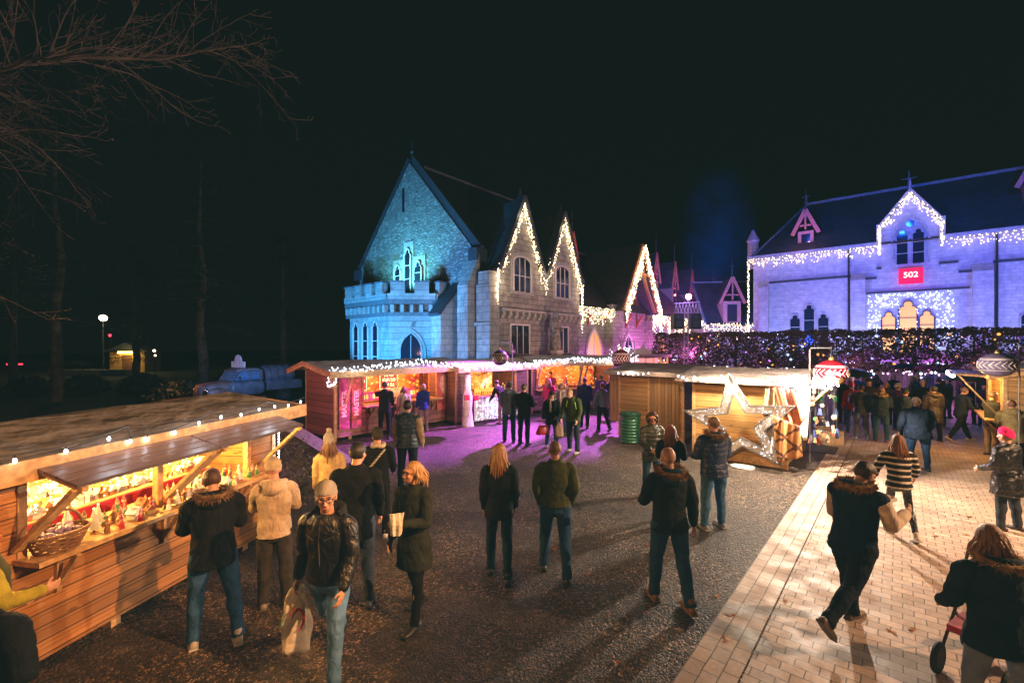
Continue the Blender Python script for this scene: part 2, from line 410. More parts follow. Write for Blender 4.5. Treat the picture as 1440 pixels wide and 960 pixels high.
def icicles(name, label, path, drop=(.1, .5), step=.11, r=.034, col=(1, .74, .42), strength=7, group='icicle light strings along the eaves', loc=(0, 0, 0), rz=0, jitter=.07, vstep=.16, wire=True):
    "a string of lights along a path with short hanging strands"
    t = thing(name, label, 'string lights', loc, rz, group)
    b = MB(); wv = MB(); rr = random.Random(len(label) * 7 + int(path[0][0] * 10) % 97)
    for a, c in zip(path[:-1], path[1:]):
        a = Vector(a); c = Vector(c); n = max(2, int((c - a).length / step))
        if wire: wv.beam(a, c, .012)
        for i in range(n):
            p = a.lerp(c, i / n); dl = rr.uniform(*drop); k = max(1, int(dl / vstep))
            for j in range(k + 1):
                if rr.random() < .30: continue
                b.octa((p.x + rr.uniform(-jitter, jitter), p.y + rr.uniform(-jitter, jitter), p.z - j * vstep + rr.uniform(-.04, .04)), r * rr.uniform(.65, 1.2))
    b.build('bulb', emit('bulb_' + name, col, strength), t, fix=False)
    if wire: wv.build('wire', plain('black wire', (.02, .02, .02)), t, fix=False)
    return t

STONE = masonry('grey block stone', (.30, .29, .27), (.46, .44, .40), (.12, .115, .11), .62, .30)
STONE2 = masonry('light dressed stone', (.44, .43, .40), (.56, .54, .50), (.2, .2, .19), .7, .34, bstr=.5)
RUBBLE = masonry('rubble stone', (.20, .2, .19), (.46, .45, .42), (.20, .20, .19), .30, .15, rubble=True)
TRIM = plain('cut stone trim', (.42, .41, .38), .8, bstr=.4)
SLATE = slate('slate roof', (.055, .06, .068))
WHITE = plain('white window paint', (.75, .74, .70), .5, var=.08, bstr=0)
DARKG = newmat('dark window glass')[0]; _b = DARKG.node_tree.nodes['Principled BSDF']; _b.inputs['Base Color'].default_value = (.012, .02, .035, 1); _b.inputs['Roughness'].default_value = .08
WARM = emit('lit window', (1.0, .40, .10), .75, False)
REDW = plain('dusty red paint', (.42, .09, .07), .6)
LEAD = plain('lead', (.045, .05, .06), .5)

def arch(w, h, kind='lancet', n=7, trefoil=False):
    "2d outline (u,v), origin at bottom centre"
    pts = [(-w / 2, 0), (w / 2, 0)]
    if kind == 'rect': return pts + [(w / 2, h), (-w / 2, h)]
    if kind == 'lancet':
        sp = h - w * .85
        for i in range(n + 1):
            t = i / n; a = t * R(62); pts.append((w / 2 - w * (1 - math.cos(a)) * .94, sp + w * math.sin(a) * .96))
        q = [(-x, y) for x, y in reversed(pts[2:-1])]
        return pts + q
    if kind == 'round':
        sp = h - w / 2
        return pts + [(w / 2 * math.cos(PI * i / (2 * n)), sp + w / 2 * math.sin(PI * i / (2 * n))) for i in range(2 * n + 1)]
    if kind == 'segment':
        sp = h - w * .22
        return pts + [(w / 2 * math.cos(PI * i / (2 * n)), sp + w * .22 * math.sin(PI * i / (2 * n))) for i in range(2 * n + 1)]
    if kind == 'trefoil':
        sp = h - w * .85; o = []
        for c, r, a0, a1 in (((w * .24, sp + w * .1), w * .26, -20, 100), ((0, sp + w * .5), w * .27, -30, 210), ((-w * .24, sp + w * .1), w * .26, 80, 200)):
            for i in range(n): a = R(a0 + (a1 - a0) * i / (n - 1)); o.append((c[0] + r * math.cos(a), c[1] + r * math.sin(a)))
        return pts + o
def window(parent, x, z, w, h, y=0, kind='lancet', cols=2, rows=2, glass=None, frame=.07, axis='x', sgn=-1, surround=True, flip=None, barw=.045, framemat=None, name='window'):
    """window on a wall: axis 'x' = wall in the local x/z plane at y, outside towards sgn*y ; axis 'y' likewise in the y/z plane"""
    fn = (lambda u, v, d: (x + u, y + sgn * d, z + v)) if axis == 'x' else (lambda u, v, d: (y + sgn * d, x + u, z + v))
    out = arch(w + .02, h + .01, kind)
    f = MB()
    # ring frame
    o1 = arch(w + 2 * frame, h + frame, kind); o0 = arch(w, h, kind)
    n = len(o1)
    for i in range(n):
        j = (i + 1) % n
        a, b_, c, d = o1[i], o1[j], o0[j], o0[i]
        f.add([fn(*a, .0), fn(*b_, .0), fn(*c, .0), fn(*d, .0), fn(*a, .085), fn(*b_, .085), fn(*c, .085), fn(*d, .085)],
              [(4, 5, 6, 7), (0, 1, 5, 4), (3, 2, 6, 7), (0, 3, 2, 1)])
    fo = f.build(name, framemat or WHITE, parent, fix=True)
    g_ = MB(); g_.prism(arch(w, h, kind), fn, .022); g_.build('pane', glass or DARKG, fo)
    if cols > 1 or rows > 1:
        bm_ = MB()
        for i in range(1, cols):
            u = -w / 2 + w * i / cols; hh = h * (.9 if kind in ('lancet', 'trefoil') and cols > 2 else .97)
            a = fn(u - barw / 2, 0, .022); c = fn(u + barw / 2, hh, .07); bm_.bb(a[0], c[0], a[1], c[1], a[2], c[2])
        for i in range(1, rows):
            vv = h * i / rows * (.92 if kind != 'rect' else 1)
            a = fn(-w / 2, vv - barw / 2, .024); c = fn(w / 2, vv + barw / 2, .066); bm_.bb(a[0], c[0], a[1], c[1], a[2], c[2])
        bm_.build('glazing_bar', framemat or WHITE, fo)
    if surround:
        s_ = MB(); o2 = arch(w + 2 * frame + .34, h + frame + .2, kind); o3 = arch(w + 2 * frame, h + frame, kind)
        for i in range(len(o2)):
            j = (i + 1) % len(o2)
            if i == 0: continue
            a, b_, c, d = o2[i], o2[j], o3[j], o3[i]
            s_.add([fn(*a, .0), fn(*b_, .0), fn(*c, .0), fn(*d, .0), fn(*a, .05), fn(*b_, .05), fn(*c, .05), fn(*d, .05)], [(4, 5, 6, 7), (0, 1, 5, 4), (3, 2, 6, 7)])
        a = fn(-w / 2 - frame - .2, -.16, 0); c = fn(w / 2 + frame + .2, 0, .14); s_.bb(a[0], c[0], a[1], c[1], a[2], c[2])
        s_.build('surround', TRIM, fo)
    return fo

# ---------------------------------------------------------------- MANOR (gabled wing at left centre)
# local frame: origin C0 (right corner of the tall gable), +X along U (into depth), +Y along V (to the left)
C0 = Vector((-2.1, 25.0, 0))
man = thing('manor_house', 'grey stone manor with tall cyan lit gable, crenellated bay and twin gabled wing', 'manor house', C0, RZU)
# tall gable wall: local plane x=0, y 0..11.5 ; eave 7.9, peak 14.5
GW, GE, GP = 11.5, 7.95, 14.5
m = MB(); m.prism([(0, 0), (GW, 0), (GW, GE + .3), (GW / 2, GP), (0, GE + .3)], lambda u, v, d: (d, u, v), .5); m.build('gable_wall', RUBBLE, man)
# coping along the gable
m = MB(); 
for s in (0, 1):
    a = Vector((.2, GW / 2, GP + .15)); b_ = Vector((.2, -.25 if s == 0 else GW + .25, GE + .2)); m.beam(a, b_, .75, .26, up=(1, 0, 0))
m.bb(-.2, .6, -.45, .25, GE - .35, GE + .35); m.bb(-.2, .6, GW - .25, GW + .45, GE - .35, GE + .35)
m.build('coping', LEAD, man)
m = MB(); m.tube([(.2, GW / 2, GP + .2), (.2, GW / 2, GP + .75), (.2, GW / 2, GP + .8), (.2, GW / 2, GP + 1.5)], [.09, .05, .03, .02], 6); m.ball((.2, GW / 2, GP + .75), .13, 8, 6); m.build('finial', LEAD, man)
# long side walls + roof
LM = 64.0
m = MB(); m.bb(.5, LM, 0, .5, 0, 5.9); m.bb(.5, 24, GW - .5, GW, 0, GE); m.bb(.5, 10.9, -.02, .49, 5.9, GE); m.build('side_wall', STONE, man)
m = MB()
m.add([(.3, -.35, GE - .2), (11, -.35, GE - .2), (11, GW / 2, GP), (.3, GW / 2, GP), (.3, GW + .35, GE - .2), (11, GW + .35, GE - .2)], [(0, 1, 2, 3), (3, 2, 5, 4)])
m.add([(.4, -.35, GE - .42), (11, -.35, GE - .42), (11, -.35, GE - .2), (.4, -.35, GE - .2)], [(0, 1, 2, 3)])
ridge_end = 64.0
m.add([(11, -.6, 5.75), (LM, -.6, 5.75), (LM - 3, 5.2, 11.6), (11, 5.2, 11.6)], [(0, 1, 2, 3)])
m.add([(11, GW / 2, GP), (11, -.35, GE - .2), (11, 3, 5)], [(0, 1, 2)])
m.build('roof', SLATE, man)
m = MB(); m.beam((.3, GW / 2, GP + .05), (11, GW / 2, GP + .05), .14); m.beam((11, 5.2, 11.65), (LM - 3, 5.2, 11.65), .16); m.build('ridge_cap', plain('ridge lead', (.22, .24, .26), .5), man)
# triple lancet group in the gable
yc = 5.75
s_ = MB(); s_.bb(-.06, 0, yc - 1.65, yc + 1.65, 6.0, 8.5); s_.bb(-.07, 0, yc - .5, yc + .5, 8.5, 9.5); s_.build('window_panel', TRIM, man)
for yy, zz, hh in ((yc - 1.05, 6.3, 1.85), (yc, 6.3, 2.75), (yc + 1.05, 6.3, 1.85)):
    window(man, yy, zz, .6, hh, -.11, 'trefoil', 1, 3, axis='y', sgn=-1, surround=False, frame=.1)
m = MB(); m.bb(-.03, .01, yc + .5, yc + .72, 11.5, 13.0); m.build('slit_window', DARKG, man)
# corner buttress of the gable with sloped top
m = MB(); m.prism([(0, 0), (-1.6, 0), (-1.6, 4.6), (-1.1, 5.2), (0, 6.3)], lambda u, v, d: (u, .9 + d, v), .75)
m.prism([(0, 0), (-.9, 0), (-.9, 6.2), (0, 8.0)], lambda u, v, d: (u, -.45 + d, v), .8); m.build('buttress', STONE2, man)
m = MB(); m.prism([(-1.75, 4.55), (-1.1, 5.3), (0, 6.4), (0, 6.55), (-1.15, 5.45), (-1.8, 4.7)], lambda u, v, d: (u, .85 + d, v), .85); m.build('buttress_cap', LEAD, man)
# crenellated bay: footprint in local coords
def loc2(p): d = Vector(p) - C0; return (d.dot(U), d.dot(V))
A = loc2((-10.2, 28.65, 0)); B = loc2((-6.955, 25.88, 0)); Cc = loc2((-4.53, 25.88, 0)); Dd = (0.0, 2.42); E_ = (0.0, A[1])
foot = [E_, A, B, Cc, Dd]
BH = 5.3
m = MB(); m.prism(foot, lambda u, v, d: (u, v, d), BH); m.build('bay_wall', STONE2, man)
def offs(foot, o):
    c = Vector((sum(p[0] for p in foot) / 5, sum(p[1] for p in foot) / 5)); r_ = []
    for i, p in enumerate(foot):
        d = (Vector(p) - c); d.normalize(); q = Vector(p) + d * o * 1.25
        r_.append((min(q.x, 0.0) if i in (0, 4) else q.x, q.y))
    return r_
m = MB(); m.prism([(x, y) for x, y in offs(foot, .25)], lambda u, v, d: (u, v, BH - .65 + d), .2)
m.prism(offs(foot, .32), lambda u, v, d: (u, v, BH + .0 + d), .28); m.build('bay_cornice', plain('dark coping stone', (.16, .17, .18), .7), man)
mer = MB(); lip = MB(); den = MB()
of = offs(foot, .22)
for (p, q) in zip(of[:-1], of[1:]):
    p = Vector((*p, 0)); q = Vector((*q, 0)); Ln = (q - p).length; d = (q - p) / Ln
    k = max(1, round(Ln / 1.25)); 
    for i in range(k):
        a = p + d * (Ln * (i + .12) / k); b_ = p + d * (Ln * (i + .72) / k)
        mer.beam(a + Vector((0, 0, BH + .9)), b_ + Vector((0, 0, BH + .9)), .34, .62)
        lip.beam(a - d * .05 + Vector((0, 0, BH + 1.26)), b_ + d * .05 + Vector((0, 0, BH + 1.26)), .44, .1)
    mer.beam(p + Vector((0, 0, BH + .44)), q + Vector((0, 0, BH + .44)), .3, .32)
    kk = max(2, round(Ln / .5))
    for i in range(kk): c = p + d * (Ln * (i + .5) / kk); den.beam(c - d * .1 + Vector((0, 0, BH - .25)), c + d * .1 + Vector((0, 0, BH - .25)), .3, .4)
mer.build('merlon_parapet', STONE2, man); lip.build('merlon_cap', plain('dark coping stone', (.16, .17, .18), .7), man); den.build('corbel_row', TRIM, man)
# bay windows (left facet is parallel to local y)
for k in range(3):
    window(man, A[1] - .75 - k * 1.05, 1.4, .55, 3.0, A[0] , 'trefoil', 1, 3, axis='y', sgn=-1, surround=True, frame=.06)
# bay door on the chamfer: own empty for the rotation
ch = bpy.data.objects.new('bay_door', None); COL.objects.link(ch); ch.parent = man
mid = ((B[0] + Cc[0]) / 2, (B[1] + Cc[1]) / 2)
ch.location = (mid[0], mid[1], 0); ch.rotation_euler = (0, 0, -RZU)
window(ch, 0, .05, 1.15, 3.6, 0, 'lancet', 2, 2, sgn=-1, frame=.12, framemat=TRIM, glass=DARKG, name='door_frame')
m = MB(); m.bb(-.62, .62, -.10, -.05, .1, 2.0); m.build('door_leaf', plain('pale oak', (.35, .24, .14)), ch)

# twin gabled wing: protrudes 1.485 from the side wall (towards -Y local), starts at x=.32, two gables 4.1 wide
X0, P_ = .32, 1.485
GWd = 4.05
m = MB()
for k in range(2):
    xa = X0 + k * GWd
    m.prism([(xa, 0), (xa + GWd, 0), (xa + GWd, 7.0), (xa + GWd / 2, 11.2), (xa, 7.0)], lambda u, v, d: (u, -P_ + d, v), .45)
m.build('wing_wall', STONE, man)
m = MB(); m.bb(X0 - .001, X0 + .45, -P_ + .45, 0, 0, 6.9); m.bb(X0 + 2 * GWd - .45, X0 + 2 * GWd, -P_ + .45, 0, 0, 6.9); m.build('wing_flank', STONE2, man)
m = MB(); m.bb(X0 - .75, X0 - .01, -P_ - .12, -P_ + .85, 0, 6.2); m.bb(X0 - .85, X0 + .02, -P_ - .2, -P_ + .95, 4.0, 4.2); m.bb(X0 - .7, X0 - .08, -P_ - .05, -P_ + .75, 6.2, 6.9); m.build('corner_pier', STONE2, man)
m = MB()
for k in range(2):
    xa = X0 + k * GWd; xm = xa + GWd / 2
    for s in (0, 1):
        e = xa - .3 if s == 0 else xa + GWd + .3
        if k == 0 and s == 1: e = xa + GWd
        if k == 1 and s == 0: e = xa
        ez = 11.25 - abs(e - xm) * (4.2 / (GWd / 2))
        m.add([(e, -P_ + .2, ez), (xm, -P_ + .2, 11.3), (xm, 5, 11.3), (e, 5, ez)], [(0, 1, 2, 3)])
m.build('wing_roof', SLATE, man)
m = MB()
for k in range(2):
    xa = X0 + k * GWd; xm = xa + GWd / 2
    for e in (xa - .12 if k == 0 else xa + .05, xa + GWd + .12 if k else xa + GWd - .05):
        m.beam((xm, -P_ - .02, 11.4), (e, -P_ - .02, 7.0), .55, .22, up=(0, 1, 0) if False else (1, 0, 0))
    m.tube([(xm, -P_ + .1, 11.3), (xm, -P_ + .1, 11.9)], [.14, .05], 6)
m.build('wing_coping', LEAD, man)
for k in range(2):
    xm = X0 + GWd / 2 + k * GWd
    window(man, xm, 6.0, 1.45, 1.95, -P_, 'segment', 3, 2, sgn=-1, frame=.09)
    window(man, xm - .2, 2.5, 1.6, 1.6, -P_, 'rect', 3, 1, sgn=-1, frame=.08, surround=False)
    a_ = MB(); a_.prism([(0, 0), (-.75, -.32), (-.75, -.5), (0, -.5)], lambda u, v, d: (xm - 1.45 + d, -P_ + u, 2.45 + v), 2.5); a_.build('awning', plain('dark awning', (.03, .035, .06)), man)
    a_ = MB(); a_.bb(xm - 1.4, xm + 1.0, -P_ - .765, -P_ - .75, 1.82, 1.96); a_.build('awning_stripe', plain('red valance', (.4, .03, .05)), man)
    window(man, xm - .2, .5, 1.6, 1.25, -P_, 'rect', 3, 1, sgn=-1, frame=.08, surround=False)
# corbel table between storeys
m = MB()
for i in range(15):
    xx = X0 + .25 + i * (2 * GWd - .5) / 14; m.bb(xx - .1, xx + .1, -P_ - .26, -P_, 4.6, 4.85)
    m.bb(xx - .1, xx + .1, -P_ - .14, -P_, 4.45, 4.6)
m.bb(X0 + .1, X0 + 2 * GWd - .1, -P_ - .3, -P_, 4.85, 4.98); m.build('corbel_row', TRIM, man)
# drainpipe and lamp bracket
m = MB(); m.tube([(.1, -.55, 0), (.1, -.55, 6.6)], .07, 8); m.bb(-.05, .25, -.7, -.4, 6.5, 6.9); m.tube([(X0 + 2 * GWd + .5, -.15, 0), (X0 + 2 * GWd + .5, -.15, 4.4), (X0 + 2 * GWd + 1.0, -.5, 5.4)], .06, 8); m.build('drainpipe', plain('black iron', (.02, .02, .022), .4), man)
# statue column in front of the wing between the gables
st = thing('stone_statue', 'weathered robed stone statue on a tall pedestal before the twin gables', 'statue', C0 + U * (X0 + GWd) - V * (P_ + .9), RZU)
m = MB(); m.loft([(0, 0, 0, .5, .5), (0, 0, .3, .5, .5), (0, 0, .35, .4, .4), (0, 0, 2.4, .34, .34), (0, 0, 2.5, .48, .48), (0, 0, 2.7, .48, .48)], 8); m.build('pedestal', TRIM, st)
m = MB(); m.loft([(0, 0, 2.7, .38, .34), (0, 0, 3.1, .36, .32), (0, 0, 3.6, .3, .26), (0, 0, 4.0, .33, .25), (0, 0, 4.35, .36, .22), (0, 0, 4.5, .2, .16), (0, 0, 4.6, .1, .1)], 14)
m.ball((0, 0, 4.78), (.16, .17, .22), 10, 8); m.capsule((.32, 0, 4.3), (.38, -.15, 3.85), .1, .08); m.capsule((.38, -.15, 3.85), (.1, -.35, 3.95), .08, .06); m.capsule((-.32, 0, 4.3), (-.38, -.1, 3.8), .1, .08); m.capsule((-.38, -.1, 3.8), (-.1, -.33, 3.95), .08, .06); m.build('figure', plain('lichened stone', (.2, .19, .17), .9, var=.5, bstr=.8, bs=20, bd=.02), st, smooth=True)
# low range beyond: porch gable with timber, arched doors, brackets
XP0, XP1 = 15.2, 22.1
xm = (XP0 + XP1) / 2
m = MB()
for s, e in ((0, XP0 - .1), (1, XP1 + .1)):
    m.add([(e, -1.3, 5.7), (xm, -1.3, 11.5), (xm, 4, 11.5), (e, 4, 5.7)], [(0, 1, 2, 3)])
m.build('porch_roof', SLATE, man)
m = MB()
for e in (XP0, XP1):
    m.beam((xm, -1.35, 11.4), (e, -1.35, 5.8), .18, .4, up=(1, 0, 0))
m.beam((XP0 + 1.9, -1.2, 9.0), (XP1 - 1.9, -1.2, 9.0), .16, .22)
m.beam((xm, -1.2, 9.0), (xm, -1.2, 11.5), .16, .2)
for s in (-1, 1):
    pts = [(xm + s * (3.0 - 2.7 * math.sin(t * PI / 2)), -1.15, 5.9 + 4.3 * t) for t in [i / 8 for i in range(9)]]
    for a, b_ in zip(pts[:-1], pts[1:]): m.beam(a, b_, .2, .22, up=(0, 1, 0))
m.build('porch_timber', wood('porch oak', (.45, .2, .09), axis='Z'), man)
m = MB(); m.prism([(XP0 + .4, 5.9), (XP1 - .4, 5.9), (xm, 11.0)], lambda u, v, d: (u, .2 + d, v), .25); m.build('porch_boarding', wood('red boarding', (.4, .12, .06), axis='X', plank=.5), man)
m = MB()
for i in range(12):
    xx = 10 + i * 2.05
    m.beam((xx, -.05, 4.7), (xx, -.6, 5.6), .14); m.beam((xx, -.05, 4.5), (xx, -.05, 5.7), .13)
m.build('eave_bracket', REDW, man)
m = MB(); m.bb(14.6, 16.2, -.7, 0, 0, 6.2); m.bb(22.0, 23.6, -.7, 0, 0, 5.2); m.build('porch_pier', STONE, man)
for xx, w_, h_, gl in ((9.6, .8, 1.9, WARM), (18.6, 1.5, 3.4, DARKG), (25.5, 2.4, 3.6, WARM)):
    window(man, xx, .4 if xx > 12 else 1.6, w_, h_, -.02, 'lancet' if xx > 12 else 'rect', 2, 2, glass=gl, sgn=-1, frame=.14)
window(man, 12.9, .2, 2.0, 3.9, -.02, 'lancet', 2, 2, glass=WARM, sgn=-1, frame=.14, barw=.09)
window(man, 33, .4, 2.0, 3.4, -.02, 'lancet', 2, 2, glass=DARKG, sgn=-1, frame=.14)
def dormer(parent, x, y, z, w, h, roofh, face='-y', lab=None, spire=1.6):
    "small pink painted dormer with steep gable, front towards -y local"
    e = bpy.data.objects.new('dormer', None); COL.objects.link(e); e.parent = parent; e.location = (x, y, z)
    m = MB(); m.bb(-w / 2, w / 2, 0, 2.2, 0, h); m.build('dormer_cheek', plain('pink paint', (.55, .25, .22), .6), e)
    m = MB(); m.bb(-w * .28, w * .28, -.02, 0, .15, h * .85); m.build('dormer_pane', DARKG, e)
    m = MB()
    for s in (-1, 1): m.beam((0, -.12, h + roofh), (s * (w / 2 + .35), -.12, h - .25), .1, .26, up=(1, 0, 0))
    m.beam((-w * .35, -.1, h + roofh * .25), (w * .35, -.1, h + roofh * .25), .1, .12); m.beam((0, -.1, h + .1), (0, -.1, h + roofh * .9), .1, .12)
    m.build('bargeboard', plain('pink bargeboard', (.62, .20, .16), .6), e)
    m = MB()
    for s in (-1, 1): m.add([(0, -.1, h + roofh), (s * (w / 2 + .3), -.1, h - .2), (s * (w / 2 + .3), 2.4, h - .2), (0, 2.4, h + roofh)], [(0, 1, 2, 3)])
    m.build('dormer_roof', SLATE, e)
    m = MB(); m.tube([(0, 0, h + roofh - .1), (0, 0, h + roofh + spire)], [.08, .02], 6); m.tube([(-.25, 0, h + roofh + spire * .62), (.25, 0, h + roofh + spire * .62)], .025, 5); m.ball((0, 0, h + roofh + spire * .35), .1, 8, 6); m.build('dormer_finial', LEAD, e)
    return e
for xx, zz, s in ((12.0, 7.2, 1.0), (24.9 + 3, 7.6, 1.1), (33, 7.4, 1.1), (38.5, 7.2, 1.1)):
    dormer(man, xx, 1.4, zz, 1.0 * s, 1.9 * s, 2.6 * s, spire=2.0)
dormer(man, 47, 1.4, 7.0, 1.8, 2.2, 3.0)

# icicle lights on the manor
zig = [(X0 - .25, -P_ - .2, 5.9), (X0 - .25, -P_ - .2, 7.0), (X0 + GWd / 2, -P_ - .2, 11.2), (X0 + GWd, -P_ - .2, 7.1), (X0 + 1.5 * GWd, -P_ - .2, 11.2), (X0 + 2 * GWd + .1, -P_ - .2, 7.0), (X0 + 2 * GWd + .1, -P_ - .2, 5.0)]
icicles('icicle_lights', 'warm icicle lights zigzagging up and down the twin gables', zig, (.15, 1.35), .075, .034, loc=C0, rz=RZU)
icicles('icicle_lights', 'warm icicle lights along the low eave left of the timber porch', [(X0 + 2 * GWd + .2, -.7, 5.7), (XP0 - .2, -.7, 5.75)], (.5, 1.3), .10, .040, loc=C0, rz=RZU)
icicles('icicle_lights', 'warm icicle lights climbing the steep timber porch gable', [(XP0 - .1, -1.6, 5.9), (xm, -1.6, 11.4), (XP1 + .1, -1.6, 5.8)], (.2, 1.5), .085, .042, loc=C0, rz=RZU)
icicles('icicle_lights', 'warm icicle lights along the long low eave right of the porch', [(XP1 + .2, -.75, 5.7), (36, -.75, 5.75), (48, -.75, 5.75), (60, -.75, 5.75)], (.6, 1.7), .16, .055, loc=C0, rz=RZU)

# ---------------------------------------------------------------- HALL at right, front along -V from R0
R0 = Vector((19.1, 36.0, 0))
RZH = math.atan2(-V.y, -V.x)        # local +X = -V (to the right, nearer), local +Y = U (into depth)
hal = thing('great_hall', 'long pale stone hall lit blue with steep slate roof and red number sign', 'hall', R0, RZH)
HB = masonry('hall stone', (.54, .54, .55), (.68, .67, .66), (.42, .42, .42), .62, .21, bstr=.45)
EH, RH = 9.75, 14.65
m = MB(); m.bb(0, 26, 0, .5, 0, EH); m.bb(0, .5, .5, 10, 0, EH); m.prism([(7.88, EH - .01), (10.7, EH - .01), (10.7, 10.95), (9.33, 12.95), (7.88, 10.95)], lambda u, v, d: (u, -.12 + d, v), .7)
m.bb(7.88, 10.7, -.12, -.002, 7.8, EH - .011); m.build('wall', HB, hal)
m = MB(); m.add([(-.2, -.35, EH), (26, -.35, EH), (26, 5, RH), (2.9, 5, RH), (-.2, 10, EH)], [(0, 1, 2, 3), (0, 3, 4)])
for s, e in ((0, 7.8), (1, 10.8)): m.add([(e, -.05, 10.85), (9.33, -.05, 12.95), (9.33, 3.1, 12.95), (e, 1.0, 10.85)], [(0, 1, 2, 3)])
m.build('roof', SLATE, hal)
m = MB(); m.beam((2.9, 5, RH + .05), (26, 5, RH + .05), .2); m.beam((-.2, -.35, EH), (2.9, 5, RH), .14); m.tube([(2.9, 5, RH), (2.9, 5, RH + .9)], [.08, .02], 6); m.tube([(9.33, 5, RH), (9.33, 5, RH + 1.3)], [.1, .02], 6); m.tube([(8.9, 5, RH + .7), (9.76, 5, RH + .7)], .03, 5); m.build('ridge_cap', plain('ridge lead', (.22, .24, .26), .5), hal)
m = MB(); m.bb(-.35, 7.86, -.45, -.02, EH - .08, EH + .2); m.bb(10.72, 26, -.45, -.02, EH - .08, EH + .2); m.build('gutter', TRIM, hal)
m = MB(); m.beam((7.75, -.2, 11.0), (9.33, -.2, 13.15), .3, .16, up=(1, 0, 0)); m.beam((10.83, -.2, 11.0), (9.33, -.2, 13.15), .3, .16, up=(1, 0, 0)); m.bb(7.6, 7.9, -.3, .1, 9.6, 11.15); m.bb(10.7, 11.0, -.3, .1, 9.6, 11.15)
m.tube([(9.33, -.2, 13.1), (9.33, -.2, 13.9)], [.1, .02], 6); m.build('gable_coping', TRIM, hal)
# chimney like pinnacle at the corner
m = MB(); m.loft([(-.3, 1.2, EH - .5, .45, .45), (-.3, 1.2, EH + 1.6, .4, .4), (-.3, 1.2, EH + 1.7, .5, .5), (-.3, 1.2, EH + 2.6, .08, .08)], 8); m.build('pinnacle', TRIM, hal)
# pilasters & string course
m = MB()
for a, b_ in ((.45, 1.1), (6.2, 7.0), (12.2, 13.1), (18.5, 19.3)):
    m.prism([(0, 0), (-.42, 0), (-.42, 7.5), (0, 8.0)], lambda u, v, d: (a + d, u, v), b_ - a)
m.build('pilaster', HB, hal)
m = MB()
for a, b_, z in ((1.1, 6.2, 7.75), (7.0, 7.6, 7.5), (7.6, 11.6, 8.15), (11.6, 12.2, 7.5), (13.1, 26, 7.95)): m.bb(a, b_, -.1, -.005, z, z + .14)
m.bb(7.05, 12.1, -.09, -.004, 6.5, 6.6); m.build('string_course', LEAD, hal)
m = MB()
for xx in (6.08, 13.25): m.tube([(xx, -.12, 0), (xx, -.12, EH)], .06, 8)
m.build('drainpipe', plain('black iron', (.02, .02, .022), .4), hal)
for xx in (8.93, 9.73): window(hal, xx, 8.35, .55, 2.25, -.12, 'trefoil', 1, 3, sgn=-1, frame=.07, surround=False, framemat=TRIM)
m = MB(); m.prism([(math.cos(i * PI / 8) * .2, math.sin(i * PI / 8) * .2) for i in range(16)], lambda u, v, d: (9.33 + u, -.14 - d, 10.95 + v), .02); m.build('quatrefoil', DARKG, hal)
m = MB()
o2 = arch(1.95, 3.2, 'lancet'); o3 = arch(1.7, 3.0, 'lancet')
for i in range(1, len(o2) - 0):
    j = (i + 1) % len(o2); fn = lambda u, v, d: (9.33 + u, -.12 - d, 8.35 + v); a, b_, c, d = o2[i], o2[j], o3[j], o3[i]
    m.add([fn(*a, .0), fn(*b_, .0), fn(*c, .0), fn(*d, .0), fn(*a, .1), fn(*b_, .1), fn(*c, .1), fn(*d, .1)], [(4, 5, 6, 7), (0, 1, 5, 4), (3, 2, 6, 7)])
m.build('hood_mould', TRIM, hal)
GOLD = emit('golden window', (1.0, .42, .08), .75)
for xx, hh, gl in ((8.24, 5.25, GOLD), (9.22, 5.95, GOLD), (10.14, 5.25, GOLD), (2.83, 5.3, None), (3.72, 6.0, None), (4.59, 5.3, None), (14.55, 5.1, None), (15.4, 5.9, None)):
    window(hal, xx, 2.2, (.85 if xx == 9.22 else .68) if gl else .64, hh - 2.2, 0, 'trefoil', 1, 4, glass=gl, sgn=-1, frame=.08, surround=False, framemat=LEAD if gl else TRIM)
dormer(hal, 4.6 - 1.2, .75, EH + .35, 1.0, 1.5, 1.6)
dormer(hal, 15.2, 1.5, EH + 1.5, 1.2, 1.6, 1.9)
icicles('icicle_lights', 'warm icicle lights round the corner and left eave of the blue hall', [(-.25, -.5, 4.2), (-.25, -.5, EH - .1), (7.75, -.5, EH - .1)], (.15, .75), .10, .034, loc=R0, rz=RZH)
icicles('icicle_lights', 'warm icicle lights outlining the small centre gable of the blue hall', [(7.75, -.5, 9.4), (7.75, -.5, 10.9), (9.33, -.5, 12.95), (10.85, -.5, 10.9), (10.85, -.5, 9.4)], (.15, .75), .08, .033, loc=R0, rz=RZH)
icicles('icicle_lights', 'warm icicle lights along the right eave of the blue hall', [(10.9, -.5, EH - .1), (24, -.5, EH - .1)], (.15, .75), .10, .030, loc=R0, rz=RZH)
# curtain of cool white lights round the golden windows
t = thing('light_curtain', 'curtain of cool white dots around the three golden windows', 'string lights', R0, RZH)
b = MB()
for i in range(640):
    xx = rng.uniform(7.15, 11.4); zz = rng.uniform(3.4, 6.45)
    if any(abs(xx - c) < .42 and zz < h_ for c, h_ in ((8.24, 5.4), (9.22, 6.1), (10.14, 5.4))): continue
    b.octa((xx, -.1, zz), rng.uniform(.022, .04))
b.build('bulb', emit('curtain bulb', (.75, .85, 1.0), 4), t, fix=False)
